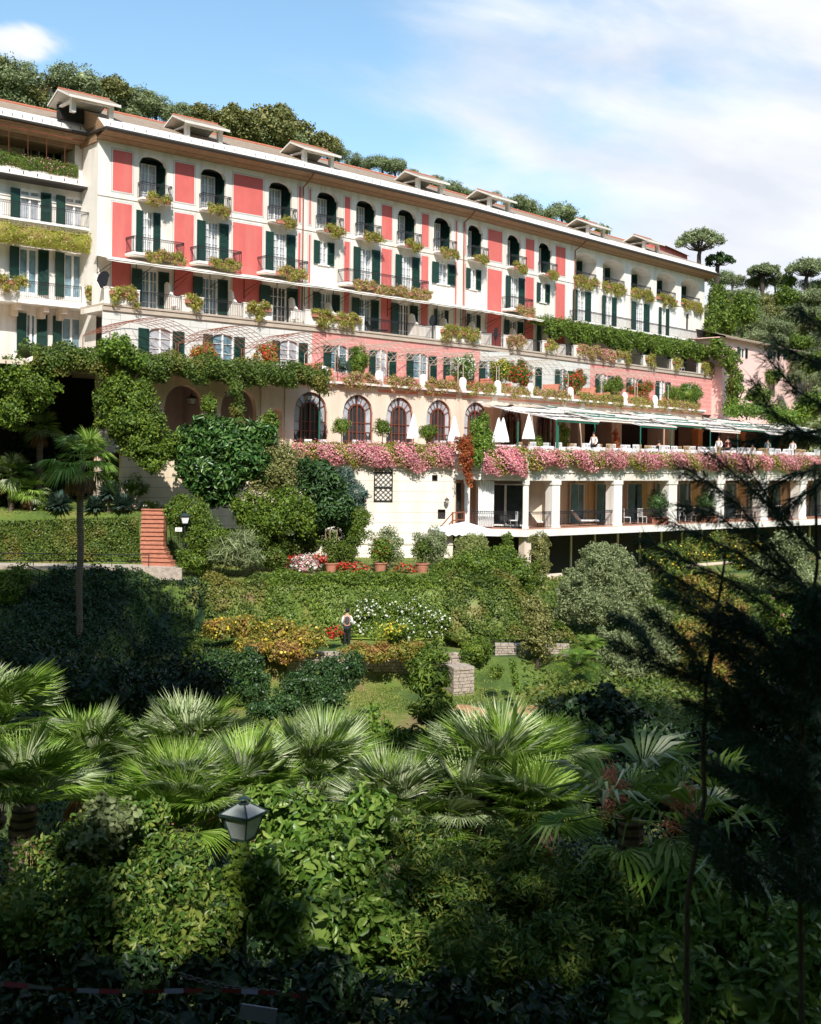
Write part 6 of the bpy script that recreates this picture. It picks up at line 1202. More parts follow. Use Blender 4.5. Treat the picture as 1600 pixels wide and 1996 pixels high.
x, y, z = at(888, 1275, 52.2); tag(MB().box(-.17, .17, -.17, .17, 0, .55).box(-.22, .22, -.22, .22, .55, .62).lathe([(.16, .62), (.18, .72), (.06, .76)], n=10).build('stone_pillar', M['stone'], None, (x, y, gz(x, y)-.35)), 'short stone pillar with an urn top behind the dry stone block', 'pillar')
a = at(560, 1262, 51.9); b = at(880, 1262, 51.9); stonewall('path_wall', 'low dry stone wall edging the lower garden path', (a[0], 51.9, -9.6), (b[0], 51.9, -9.6), 1.05)
a = at(965, 1268, 53.4); b = at(1110, 1275, 53.4); stonewall('path_wall', 'low dry stone wall right of the dome shaped bush', (a[0], 53.4, gz(a[0], 53.4)-.1), (b[0], 53.4, gz(a[0], 53.4)-.1), .55)
m = MB(); a = at(960, 1262, 54); b = at(1115, 1268, 54); m.tube((a[0], 54, a[2]+.35), (b[0], 54, a[2]+.35), .02, n=4); m.tube((a[0], 54, a[2]), (b[0], 54, a[2]), .015, n=4)
for i in range(6): x = a[0]+(b[0]-a[0])*i/5; m.tube((x, 54, a[2]-.6), (x, 54, a[2]+.37), .02, n=4)
tag(m.build('path_fence', M['iron'], None), 'thin dark fence on the path behind the small egg shaped tree', 'fence')
for px, py, rr in ((905, 1355, 1.1), (1030, 1345, .9), (1035, 1380, 1.0), (670, 1360, .7)):
    x, y, z = at(px, py, 47.5 if px != 670 else 45)
    m = MB(); m.poly([(rr*(1+.3*math.sin(t*3+px))*math.cos(t), 1.5*rr*math.sin(t), gz(x+rr*math.cos(t), y+1.5*rr*math.sin(t))+.10-gz(x, y)) for t in np.linspace(0, 2*math.pi, 14, endpoint=False)]); struct(m.build('soil_patch', M['earth'], None, (x, y, gz(x, y))))
# ================================================================== PALMS
def fan(lc, hub, d, R_, n=26, spread=2.3, droop=.25, wid=.055, mi=0, up=(0, 0, 1), cup=.25):
    d = Vector(d).normalized(); s = d.cross(Vector(up)); s = s.normalized() if s.length > 1e-3 else Vector((1, 0, 0)); nn = s.cross(d).normalized(); V_ = []; Q_ = []; hub = Vector(hub)
    for i in range(n):
        t = -spread/2+spread*i/(n-1)+random.gauss(0, .02); L_ = R_*(1-.18*abs(t/(spread/2))**2)*random.uniform(.88, 1.05); v = (d*math.cos(t)+s*math.sin(t)).normalized(); w = (s*math.cos(t)-d*math.sin(t)).normalized()*wid*R_*.5
        cupv = nn*cup*R_*abs(math.sin(t))*.3; m1 = hub+v*L_*.55+cupv; tip = hub+v*L_+cupv*1.2-Vector((0, 0, 1))*droop*L_*random.uniform(.5, 1.3); k = len(V_)
        V_ += [hub+v*.04, m1+w+nn*.012, m1-nn*wid*R_*.25, m1-w+nn*.012, tip]; Q_ += [(k, k+2, k+4, k+1), (k, k+3, k+4, k+2)]
    lc.quads([tuple(v) for v in V_], Q_, mi)
def palm_crown(lc, c, nl, pet, R_, e0=-.3, e1=1.35, az0=0, az1=2*math.pi, nseg=24, mi=(0, 1), silver=.35, droop=.22, dead=0, wid=.055, spread=2.5):
    c = Vector(c); st_ = MB()
    for i in range(nl):
        az = az0+(az1-az0)*((i*.618034) % 1)+random.gauss(0, .1); el = e0+(e1-e0)*random.random()**.8; d = Vector((math.cos(az)*math.cos(el), math.sin(az)*math.cos(el), math.sin(el))); p = pet*random.uniform(.75, 1.15); hub = c+d*p-Vector((0, 0, .08*p)); st_.path([c, c+d*p*.5+Vector((0, 0, .03)), hub], .014, .008, 4)
        dd = (d+Vector((0, 0, -.15))+Vector((random.gauss(0, .28), random.gauss(0, .28), random.gauss(0, .22)))).normalized(); fan(lc, hub, dd, R_*random.uniform(.85, 1.1), nseg, spread, droop*random.uniform(.5, 1.5), wid, mi[1] if random.random() < silver else mi[0])
    for i in range(dead):
        az = random.random()*6.28; d = Vector((math.cos(az)*.55, math.sin(az)*.55, -1)).normalized(); hub = c+d*pet*.6; fan(lc, hub, d, R_*.8, 14, 1.2, .3, wid, 2, up=(math.cos(az), math.sin(az), .1))
    return st_
def palm(base, h, label, nl, pet, R_, dead=10, nseg=24, tr=.16, tilt=(0, 0), name='fan_palm', **kw):
    base = Vector(base); o = empty(name, base, label, 'palm'); top = Vector((tilt[0], tilt[1], h)); lc = LC(); st_ = palm_crown(lc, top, nl, pet, R_, dead=dead, nseg=nseg, **kw)
    lc.build('fronds', [M['l_palm'], M['l_palmsil'], M['dryfrond']], o, base); st_.build('leaf_stalks', M['l_palm'], o, base)
    if h > .3:
        t = MB(); n = 9; t.path([tuple(top*(i/n)+Vector((.03*math.sin(i*1.7), 0, 0))) for i in range(n+1)], tr, tr*1.15, 10); t.build('trunk', M['palmbark'], o, base)
    return o
x, y, z = at(158, 900, 50); zb = gz(x, 50); palm((x, 50, zb), z-zb, 'tall slender fan palm rising from the shaded hollow on the left', 30, .95, 1.05, dead=34, tr=.13, e0=-.7, e1=1.2, silver=.08, wid=.06, nseg=26, droop=.38, spread=2.8)
for px, py, Z, lb, R_ in ((78, 835, 63.2, 'blue-green fan palm with a round head against the dark recess', .9), (22, 925, 62.8, 'fan palm at the left picture edge above the lawn', .95), (60, 955, 63.0, 'lower fan palm right of the one at the picture edge', .8)):
    x, y, z = at(px, py, Z); zb = gz(x, y); palm((x, y, zb), max(.5, z-zb), lb, 30, .6, R_, dead=6, e0=-.6, silver=.4, nseg=22)
def yucca(p, r, n, label, leaf='l_yucca', h=0):
    p = Vector(p); o = empty('yucca', p, label, 'yucca', 'spiky yuccas around the tall palm'); V_ = []; Q_ = []
    for i in range(n):
        d = Vector(rdir(1)[0]); 
        if d.z < -.35: d.z = -d.z
        L_ = r*random.uniform(.8, 1.1); s = d.cross(Vector((.1, .2, 1))).normalized()*.06*r*1.5; c = Vector((0, 0, h)); k = len(V_); V_ += [tuple(c+s*.5), tuple(c+d*L_*.5+s), tuple(c+d*L_-Vector((0, 0, .08*r))), tuple(c+d*L_*.5-s)]; Q_.append((k, k+1, k+2, k+3))
    LC().quads(V_, Q_).build('leaves', M[leaf], o, p); 
    if h > .2: MB().path([(0, 0, 0), (0, 0, h)], .09, .08).build('trunk', M['palmbark'], o, p)
for i, (px, py, r, lb) in enumerate(((115, 985, 30, 'spiky yucca left of the tall palm trunk'), (186, 988, 27, 'lower yucca just right of the tall palm trunk'), (212, 962, 28, 'highest yucca right of the tall palm trunk'), (240, 985, 26, 'rightmost yucca by the tall palm'))):
    x, y, z = at(px, py, 62.6); zb = gz(x, 62.6); yucca((x, 62.6, min(zb, z-.2)), r*62.6/F*1.1, 260, lb, h=max(.2, z-zb))
# feathery cycad palm on the right slope
def cycad(p, label, n=22, L_=1.6):
    p = Vector(p); o = empty('cycad', p, label, 'cycad'); lc = LC(); V_ = []; Q_ = []; st_ = MB()
    for i in range(n):
        az = i*2.4; el = random.uniform(.15, 1.1); d = Vector((math.cos(az)*math.cos(el), math.sin(az)*math.cos(el), math.sin(el))); s = d.cross(Vector((0, 0, 1))).normalized(); pts = []
        for j in range(13): t = j/12; pts.append(Vector((0, 0, .3))+d*L_*t-Vector((0, 0, 1))*t*t*L_*.55)
        st_.path([tuple(q) for q in pts[::3]], .015, .006, 4)
        for j in range(1, 13):
            for k in range(2):
                q = pts[j].lerp(pts[j-1], k*.5)
                for sg in (-1, 1): l = .42*math.sin(math.pi*(j/13)**.7)+.08; kk_ = len(V_); ax = (pts[j]-pts[j-1]).normalized(); e = q+(s*sg+ax*.5).normalized()*l-Vector((0, 0, .05)); V_ += [tuple(q), tuple(q.lerp(e, .5)+ax*.022), tuple(e), tuple(q.lerp(e, .5)-ax*.022)]; Q_.append((kk_, kk_+1, kk_+2, kk_+3))
    lc.quads(V_, Q_).build('fronds', M['l_bright'], o, p); st_.build('leaf_stalks', M['l_bright'], o, p); MB().lathe([(.2, 0), (.22, .2), (.12, .4)], n=10).build('trunk', M['palmbark'], o, p)
x, y, z = at(1125, 1310, 46); cycad((x, y, z), 'arching feathery cycad on the slope below the egg shaped tree', 24, 1.5)
x, y, z = at(1150, 1275, 49); cycad((x, y, z), 'smaller upright cycad behind the arching one', 14, 1.2)
# ================================================================== HILL TREES
def crown_mesh(kind, i):
    lc = LC(); leaf, size, asp, n, core = {'olive': ('l_olive', .30, .4, 5200, .45), 'oak': ('l_oak', .34, .6, 5600, .55), 'mid': ('l_mid', .34, .6, 5200, .55)}[kind]
    for j in range(5): d = rdir(1)[0]*np.array([1, 1, .5]); clumps(lc, d*1.5, rng.uniform(1.3, 2.0), 22, n//5, size, asp, 0, cr_=(.22, .42), core=core, jit=1.0)
    return lc.mesh('crown', M[leaf])
CM = {k: [crown_mesh(k, i) for i in range(3)] for k in ('olive', 'oak', 'mid')}
def trunk_mesh():
    t = MB(); t.path([(0, 0, -5), (.1, 0, -2.4), (0, .1, -1.2)], .28, .2, 7)
    for a in (0, 2.1, 4.2): t.path([(0, .1, -1.2), (.7*math.cos(a), .7*math.sin(a), 0), (1.3*math.cos(a), 1.3*math.sin(a), 1)], .13, .05, 5)
    return t.mesh('trunk', M['bark'])
TM = trunk_mesh()
def hilltree(px, py, rpx, kind, label, group, off=None, Z=None, sq=.85):
    if Z is None: k = segof(px); u, v = ray(px, py); th = TH[k]; P = (V[k][0]+math.sin(th)*off, V[k][1]-math.cos(th)*off); s, Z, z_ = lhit(px, py, P, th)
    c = Vector(at(px, py, Z)); s = rpx*Z/F/3.0; o = empty(kind+'_tree' if kind != 'mid' else 'leafy_tree', c-Vector((0, 0, 4.6*s)), label, 'tree', group, random.random()*6.28)
    cr_o = link('crown', random.choice(CM[kind]), o, c, random.random()*6.28, (s, s, s*sq)); t = link('trunk', TM, o, c, 0, (s, s, s*1.0)); return o
sk = [(12, 165, 52, 'olive'), (66, 190, 40, 'oak'), (30, 215, 45, 'olive'), (90, 215, 40, 'olive'), (140, 162, 42, 'olive'), (150, 205, 40, 'olive'), (190, 200, 38, 'olive'), (222, 185, 36, 'oak'), (262, 208, 38, 'olive'), (240, 225, 30, 'olive'), (303, 212, 32, 'olive'), (330, 232, 28, 'olive'), (280, 196, 26, 'olive'), (40, 150, 34, 'olive'), (100, 160, 34, 'olive'), (-8, 140, 34, 'oak'), (445, 225, 28, 'oak'), (540, 228, 30, 'oak'), (355, 222, 26, 'olive'), (745, 322, 20, 'olive'), (660, 305, 24, 'olive'), (850, 362, 20, 'olive'), (960, 390, 20, 'olive'), (385, 228, 32, 'oak'), (425, 245, 38, 'oak'), (410, 262, 30, 'olive'), (470, 250, 42, 'oak'), (520, 250, 46, 'oak'), (565, 255, 46, 'oak'), (500, 275, 38, 'olive'), (600, 280, 38, 'oak'), (638, 292, 26, 'oak'), (560, 290, 36, 'olive'), (690, 318, 20, 'olive'), (720, 325, 20, 'olive'), (770, 330, 26, 'olive'), (800, 345, 18, 'olive'), (885, 375, 22, 'olive'), (915, 384, 18, 'olive'), (1005, 402, 24, 'olive'), (1035, 412, 24, 'olive'), (1065, 425, 22, 'olive'), (1095, 418, 26, 'olive'), (1125, 440, 20, 'mid'), (1170, 455, 16, 'mid')]
for i, (px, py, r, kd) in enumerate(sk):
    hilltree(px, py-4, r*1.3, kd, '%s %s tree from the left along the skyline above the roof' % (ORD[i], 'grey-green olive' if kd == 'olive' else ('dark oak' if kd == 'oak' else 'leafy')), 'trees on the skyline above the roof', off=-30)
# umbrella shaped trees on the right skyline
def umbrella_tree(px, py, rx, ry, ybase, Z, label, leaf='l_olive', nc=26, open_=True):
    c = Vector(at(px, py, Z)); b = Vector(at(px-4, ybase, Z)); o = empty('umbrella_tree', b, label, 'tree'); s = Z/F; lc = LC(); t = MB(); rr = rx*s; rz_ = ry*s; cl = c-b
    t.path([(0, 0, -3), (0, 0, cl.z*.45), (cl.x*.5, 0, cl.z*.6)], .30, .24, 7)
    for i in range(nc):
        a = i*2.4; q = math.sqrt((i+.5)/nc); p = cl+Vector((rr*q*math.cos(a), rr*q*math.sin(a)*.8, rz_*(1-q*q)*.9-rz_*.2+random.uniform(-.2, .2))); t.path([(cl.x*.5, 0, cl.z*.6), tuple(Vector((cl.x*.5, 0, cl.z*.6)).lerp(p, .55)+Vector((0, 0, -.3))), tuple(p)], .10, .03, 4); clumps(lc, tuple(p), (rr*.27, rr*.27, rr*.18), 5, 260, .30, .4, 0, cr_=(.4, .7), core=0 if open_ else .5, jit=1)
    lc.build('crown', M[leaf], o, b); t.build('trunk', M['bark'], o, b)
umbrella_tree(1366, 470, 44, 26, 520, 150, 'pale umbrella shaped tree standing on the skyline right of the roof end')
umbrella_tree(1402, 507, 27, 14, 532, 152, 'small dark umbrella pine right of the pale umbrella tree', 'l_dark', 16, False)
umbrella_tree(1490, 528, 30, 14, 550, 160, 'low flat topped tree on the right skyline'); umbrella_tree(1575, 524, 40, 18, 560, 160, 'flat topped tree with visible limbs at the right picture edge skyline')
rt = []
rows_ = [(548, 8, 162, 30, 1400), (575, 8, 156, 32, 1392), (605, 8, 148, 34, 1398), (632, 7, 140, 34, 1420), (662, 5, 134, 34, 1480), (700, 4, 128, 32, 1560), (735, 4, 124, 28, 1500)]
n_ = 0
for (py, cnt, Z, r, x0) in rows_:
    for j in range(cnt):
        px = x0+j*(1640-x0)/max(1, cnt-1)*1.0+random.uniform(-10, 10)
        if n_ >= 48: break
        kd = random.choice(['olive', 'olive', 'olive', 'mid', 'oak'] if px > 1450 else ['mid', 'oak', 'olive', 'olive']); hilltree(px, py+random.uniform(-6, 6)+(px-1400)*.03, r*random.uniform(.8, 1.1), kd, '%s %s tree on the right hillside, counting rows down from the skyline' % (ORD[n_], {'olive': 'silvery', 'mid': 'green', 'oak': 'dark'}[kd]), 'trees on the right hillside', Z=Z); n_ += 1
# hillside scrub as one mass
def scatter(name, xr, yr, n, size, leaf, cond=None, hgt=.3, asp=.5, up=.5, kind='stuff', bl=(0, 0, 1), clump=1):
    X = rng.uniform(xr[0], xr[1], n); Y = rng.uniform(yr[0], yr[1], n); k = np.ones(n, bool) if cond is None else cond(X, Y); X, Y = X[k], Y[k]; Z_ = terr(X, Y)+rng.uniform(0, hgt, len(X)); lc = LC(); lc.add(np.stack([X, Y, Z_], 1), np.tile([0, -.3, 1.], (len(X), 1)), size, asp, 0, .9, 0, up=bl, upw=up); o = lc.build(name, M[leaf]); struct(o, kind); return o
scatter('scrub', (-45, 75), (85, 190), 110000, .5, 'l_olive', lambda X, Y: (terr(X, Y) > 9) | (X > 34), 1.0, .6, .3)
scatter('grass', (-14, 8), (43, 52.2), 60000, .11, 'grass', None, .05, .22, .85); scatter('grass', (-27, 12), (57, 71), 50000, .12, 'grass', None, .04, .2, .85)
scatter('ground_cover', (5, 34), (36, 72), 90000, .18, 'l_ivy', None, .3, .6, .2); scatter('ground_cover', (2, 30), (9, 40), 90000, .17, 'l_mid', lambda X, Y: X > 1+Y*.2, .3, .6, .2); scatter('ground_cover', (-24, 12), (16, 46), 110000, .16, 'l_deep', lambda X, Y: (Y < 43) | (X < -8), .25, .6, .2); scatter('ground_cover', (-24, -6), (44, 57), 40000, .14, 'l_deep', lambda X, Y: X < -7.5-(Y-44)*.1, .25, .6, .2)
multi('cypress', 'ivy covered dark column tree left on the right hillside', 'tree', [(1400, 580, 20, 30, 126), (1412, 620, 30, 34, 125), (1450, 605, 30, 36, 126)], 'l_mid', size=.3)
multi('garden_bank', 'green bushes on the bank below the pink house', 'bush', [(1470, 800, 60, 18, 108), (1540, 812, 50, 16, 106), (1480, 770, 30, 20, 110), (1585, 790, 40, 26, 106)], 'l_bright', size=.25)
# pink house
HS = FR(1404, 116, 1562, 131.5); hb = 5.0; ho = empty('pink_house', HS.p(0, 0, hb), 'pink house with a low slate roof on the hillside beyond the hotel', 'house'); zt = HS.z_(1404, 655)
wops = []
for (a, b, y0, y1) in ((1441, 1452, 678, 697), (1501, 1515, 683, 700), (1530, 1546, 685, 702)): wops.append(dict(a=HS.s_(a, 690), b=HS.s_(b, 690), z=HS.z_((a+b)/2, y1), t=HS.z_((a+b)/2, y0), d=.2, back=1))
m = MB(); wall(m, 0, 0, HS.L, hb-3, zt, wops, 0); m.quad((HS.L, 0, hb-3), (HS.L, 7, hb-3), (HS.L, 7, zt), (HS.L, 0, zt)); m.quad((0, 0, hb-3), (0, 7, hb-3), (0, 7, zt), (0, 0, zt)); m.build('wall', [M['pink'], M['dark']], ho, HS.P, HS.rz)
m = MB(); m.quad((-.5, -.6, zt), (HS.L+.5, -.6, zt), (HS.L-2, 3.5, zt+1.1), (1.5, 3.5, zt+1.1)); m.quad((-.5, -.6, zt-.14), (HS.L+.5, -.6, zt-.14), (HS.L+.5, 7.5, zt-.14), (-.5, 7.5, zt-.14)); m.quad((-.5, -.6, zt-.15), (HS.L+.5, -.6, zt-.15), (HS.L+.5, -.6, zt), (-.5, -.6, zt)); m.poly([(HS.L+.5, -.6, zt), (HS.L+.5, 7.5, zt), (HS.L-2, 3.5, zt+1.1)]); m.quad((HS.L+.5, 7.5, zt), (-.5, 7.5, zt), (1.5, 3.5, zt+1.1), (HS.L-2, 3.5, zt+1.1)); m.build('roof', M['tiles'], ho, HS.P, HS.rz)
for o_ in wops:
    w_ = o_['b']-o_['a']; c = (o_['a']+o_['b'])/2; h = o_['t']-o_['z']; m = MB()
    for x0, x1 in ((-w_/2, -w_/2+.08), (w_/2-.08, w_/2), (-.04, .04)): m.box(x0, x1, -.03, .03, 0, h)
    m.box(-w_/2, w_/2, -.03, .03, h-.08, h); wi = m.build('window', M['frame'], ho, HS.p(c, -.1, o_['z']), HS.rz); MB().box(-w_/2, w_/2, .04, .06, 0, h).build('pane', M['darkglass'], wi, HS.p(c, -.1, o_['z']), HS.rz)
    link('shutter', SHUT, wi, HS.p(o_['a']-.02, .05, o_['z']), HS.rz+math.pi, (.5, .045, h)); link('shutter', SHUT, wi, HS.p(o_['b']+.02, .05, o_['z']), HS.rz, (.5, .045, h))
# red house end behind the roof
RH = FR(1280, 140, 1334, 148); z0, z1 = RH.z_(1300, 540), RH.z_(1290, 466); o = empty('red_house', RH.p(0, 0, z0-8), 'small red house end showing above the right end of the roof', 'house'); MB().box(0, RH.L, 0, 6, z0-8, z1-.6).build('wall', M['red'], o, RH.P, RH.rz); MB().quad((-.3, -.4, z1-.75), (RH.L+.3, -.4, z1-.75), (RH.L+.3, 3, z1+.5), (-.3, 3, z1+.5)).quad((RH.L+.3, 6.4, z1-.75), (-.3, 6.4, z1-.75), (-.3, 3, z1+.5), (RH.L+.3, 3, z1+.5)).build('roof', M['tiles'], o, RH.P, RH.rz)
# ================================================================== FOREGROUND
def fpalm(px, py, Z, label, nl=26, R_=.62, pet=.62, hgt=1.0, e0=.0, e1=1.4, dead=5, silver=.4, spread=2.4, nseg=42, wid=.028, droop=.12, **kw):
    x, y, z = at(px, py, Z); base = Vector((x, y, z-hgt)); return palm(base, hgt, label, nl, pet, R_, dead, nseg, .12, name='dwarf_fan_palm', e0=e0, e1=e1, silver=silver, spread=spread, wid=wid, droop=droop, **kw)
for (px, py, Z, lb, nl, R_, pet, sv) in (
 (370, 1500, 15.5, 'dwarf fan palm with silvery fronds standing highest in the left foreground', 46, .62, .50, .5),
 (-10, 1430, 13.5, 'dwarf fan palm cut by the left picture edge', 40, .55, .45, .3),
 (350, 1600, 12.8, 'bright dwarf fan palm just left of the big lantern', 46, .52, .42, .25),
 (175, 1500, 15.5, 'green dwarf fan palm between the edge palm and the lantern palm', 34, .5, .42, .2),
 (610, 1540, 14.5, 'dwarf fan palm in the centre behind the laurel leaves', 46, .62, .48, .5),
 (900, 1610, 12.6, 'low silvery dwarf fan palm beneath the large rounded one', 36, .5, .38, .7),
 (960, 1540, 13.4, 'largest rounded dwarf fan palm right of the centre foreground', 60, .66, .42, .45),
 (1030, 1590, 12.4, 'green dwarf fan palm at the right side of the large rounded one', 30, .5, .32, .3),
 (45, 1560, 12.5, 'dark green dwarf fan palm in the left foreground shade', 30, .5, .4, .1),
 (480, 1560, 13.6, 'dwarf fan palm squeezed between the lantern palm and the centre palm', 26, .5, .4, .4),
 (1060, 1500, 15, 'dwarf fan palm rising behind the right side of the large rounded one', 26, .5, .42, .4),
 (770, 1610, 12.4, 'spreading dwarf fan palm between the centre palm and the rounded one', 36, .48, .4, .6)):
    fpalm(px, py+10, Z, lb, int(nl*1.15), R_*1.2, pet*1.15, silver=sv)
def dpalm(px, py, Z, label):
    x, y, z = at(px, py, Z); o = palm((x, y, z-1.6), 1.6, label, 13, .5, .62, 3, 13, .10, name='fan_palm', e0=-.1, e1=1.3, silver=.1, spread=2.5, wid=.075, droop=.3)
    m = MB()
    for i in range(4):
        a = random.uniform(2, 4.4); c = Vector((.25*math.cos(a), -.1, 1.75+.1*i))
        for j in range(26): d = Vector(rdir(1)[0])*.13; q = c+Vector(rdir(1)[0])*.05; m.path([q, q+d*.6, q+d+Vector((0, 0, -.02))], .005, .003, 3)
        m.tube((0, 0, 1.6), c, .012, n=4)
    m.build('flower_stalks', M['terrapaint'], o, o.location)
dpalm(1225, 1600, 10.2, 'broad leaved fan palm with orange seed stalks in the right foreground'); dpalm(1360, 1640, 10.0, 'broad leaved fan palm near the right stems in dappled light')
# hedge shrubs
FGS = [
 ('laurel_shrub', 'glossy broad leaved laurel right of the big lantern', [(560, 1620, 90, 90, 10.4), (640, 1700, 110, 100, 9.8), (600, 1820, 110, 90, 9.0), (520, 1740, 60, 90, 9.6), (700, 1620, 80, 80, 10.6), (740, 1800, 80, 90, 9.2)], 'l_laurel', .10, .42, 2.8),
 ('oleander_shrub', 'narrow leaved shrub filling the centre foreground below the rounded palm', [(850, 1740, 110, 90, 9.8), (960, 1700, 120, 70, 10.4), (1060, 1740, 110, 80, 10.0), (900, 1860, 130, 90, 9.0), (1080, 1880, 130, 100, 8.8), (1180, 1780, 90, 90, 9.4), (800, 1640, 60, 50, 10.8)], 'l_narrow', .072, .26, 3.0),
 ('mixed_shrub', 'small leaved shrub in the left foreground below the palms', [(240, 1640, 110, 80, 10.8), (120, 1700, 110, 90, 10.2), (340, 1700, 90, 80, 10.2), (200, 1790, 150, 90, 9.2), (380, 1820, 90, 90, 9.0), (30, 1800, 90, 100, 9.0)], 'l_narrow', .065, .42, 2.6),
 ('mixed_shrub', 'grey-green rounded leaf shrub tuft in the left foreground', [(215, 1600, 60, 45, 10.2), (170, 1640, 45, 36, 10.0)], 'l_olive', .06, .75, 2.2),
 ('dark_shrub', 'dappled dark shrub in the right foreground under the conifer', [(1300, 1760, 110, 80, 9.6), (1420, 1800, 110, 90, 9.2), (1530, 1860, 110, 100, 8.8), (1300, 1900, 130, 100, 8.6), (1470, 1950, 140, 100, 8.2), (1240, 1990, 120, 80, 8.0)], 'l_laurel', .10, .4, 2.4),
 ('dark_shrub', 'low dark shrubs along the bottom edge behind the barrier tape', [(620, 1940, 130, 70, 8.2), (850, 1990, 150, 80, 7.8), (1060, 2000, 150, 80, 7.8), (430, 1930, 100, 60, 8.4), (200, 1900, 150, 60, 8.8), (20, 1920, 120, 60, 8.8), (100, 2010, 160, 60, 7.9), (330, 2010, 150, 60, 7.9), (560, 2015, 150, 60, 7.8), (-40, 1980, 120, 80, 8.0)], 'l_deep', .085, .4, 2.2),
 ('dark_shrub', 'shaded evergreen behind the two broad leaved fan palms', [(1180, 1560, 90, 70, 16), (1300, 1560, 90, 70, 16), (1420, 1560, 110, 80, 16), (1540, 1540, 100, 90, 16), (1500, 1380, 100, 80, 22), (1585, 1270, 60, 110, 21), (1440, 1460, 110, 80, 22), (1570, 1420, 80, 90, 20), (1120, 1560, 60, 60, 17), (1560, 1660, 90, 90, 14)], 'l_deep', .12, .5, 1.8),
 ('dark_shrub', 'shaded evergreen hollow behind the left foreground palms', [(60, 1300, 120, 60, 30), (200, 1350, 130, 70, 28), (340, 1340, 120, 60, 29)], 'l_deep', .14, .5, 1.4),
]
for (name, lb, items, leaf, size, asp, dens) in FGS:
    multi(name, lb, 'shrub', items, leaf, size=size, asp=asp, kind=1, dens=dens*.42*(.1/size)**0, core=.72, jit=.75, cr_=(.22, .34), shell=(.6, 1.0))
# foreground lantern on a post
x, y, z = at(474, 1632, 9.4); lantern((x, y, z), R(-28), .60, 'large green metal street lantern on a post in the foreground', post=2.4, mt='lgreen', name='street_lantern')
multi('climbing_vine', 'reddish creeper growing up the foreground lantern post', 'vine', [(468, 1662, 24, 20, 9.3), (455, 1710, 22, 40, 9.2), (462, 1770, 22, 40, 9.1), (485, 1700, 18, 40, 9.1)], 'l_mid', size=.06, dens=2.0, mats=['l_red'])
# barrier tape, chain and sign
def tape():
    m = MB(); P = [Vector(at(px, py, 7.2)) for px, py in ((-40, 1912), (150, 1924), (320, 1932), (470, 1938), (600, 1944))]; c = P[0]; seg = 0
    for a, b in zip(P[:-1], P[1:]):
        for i in range(4):
            p, q = a.lerp(b, i/4)-c, a.lerp(b, (i+1)/4)-c; h = Vector((0, .016*math.sin(seg*1.7), .026)); p = p-Vector((0, 0, .02*math.sin(seg*.39))); q = q-Vector((0, 0, .02*math.sin((seg+1)*.39))); m.quad(p-h*.5, q-h*.5, q+h*.5, p+h*.5, seg % 2); seg += 1
    return tag(m.build('barrier_tape', [M['tape'], M['redtape']], None, c), 'red and white barrier tape strung across the dark bottom edge', 'tape')
tape()
P = [Vector(at(px, py, 7.6)) for px, py in ((350, 1900), (400, 1915), (445, 1925), (490, 1930), (545, 1934))]; m = MB(); c = P[0]
for a, b in zip(P[:-1], P[1:]):
    for i in range(6): p, q = a.lerp(b, (i-.1)/6)-c, a.lerp(b, (i+1.1)/6)-c; s = Vector((0, .012, 0)) if i % 2 else Vector((0, 0, .012)); m.tube(p+s, q+s, .005, n=4); m.tube(p-s, q-s, .005, n=4)
tag(m.build('chain', M['gutter'], None, c), 'metal chain hanging behind the barrier tape', 'chain')
a, b = Vector(at(470, 1956, 7.0)), Vector(at(541, 1966, 7.0)); m = MB(); w_ = (b-a).length; m.box(0, w_, -.006, .006, -.09, .0); tag(m.build('blank_sign', M['tape'], None, a, 0), 'small plain white sign board hanging under the barrier tape', 'sign'); bpy.data.objects['blank_sign'].rotation_euler = (0, R(8), 0)
for px in (590, -20): x, y, z = at(px, 1944, 7.2); tag(MB().tube((0, 0, 0), (0, 0, z-gz(x, y)+.05), .02).lathe([(.04, 0), (.03, .05)], n=8).build('barrier_post', M['iron'], None, (x, y, gz(x, y))), 'thin dark post holding the %s end of the barrier tape' % ('right' if px > 0 else 'left'), 'post')
# dark conifer in front on the right
def conifer(label, stems, branches, Z, nmul=1.0):
    base = Vector(at(stems[0][-1][0], stems[0][-1][1], Z)); o = empty('conifer', (base.x, base.y, base.z), label, 'conifer'); t = MB()
    for st_ in stems: t.path([tuple(Vector(at(px+8*math.sin(py*.013), py, Z+.1))-base) for px, py in st_], .005, .012, 6)
    t.build('trunk', M['bark'], o, base); lc = LC(); tw = MB()
    for i, br in enumerate(branches):
        dz = random.uniform(-.35, .35); P = [Vector(at(px, py, Z+dz*(1-j/(len(br)-1)))) for j, (px, py) in enumerate(br)]; tw.path([tuple(p-base) for p in P], .003, .007, 4)
        for a, b in zip(P[:-1], P[1:]):
            L_ = (b-a).length; n = int(L_*(1700 if br[0][1] > 1100 else 1050)*nmul); d = (a-b).normalized(); tt = rng.random(n)[:, None]; Pp = np.array(a)*(1-tt)+np.array(b)*tt-np.array(base)
            off_ = rdir(n)*np.array([.015, .04, .015]); nd = unit(np.array(d)*.8+rdir(n)*.7+np.array([0, 0, -.35])); nn = unit(np.cross(nd, rdir(n))); lc.add(Pp+off_+nd*.03, nn, .075, .10, 0, .05, 0, up=None); v = lc.V[-1].reshape(-1, 4, 3); c = v.mean(1, keepdims=True); ln = (.030*rng.uniform(.6, 1.4, n))[:, None]; w_ = nn*.0022
            cc = Pp+off_+nd*.03; lc.V[-1] = np.stack([cc-nd*ln, cc+w_, cc+nd*ln, cc-w_], 1).reshape(-1, 3)
    lc.build('needles', M['l_needle'], o, base); tw.build('branches', M['bark'], o, base)
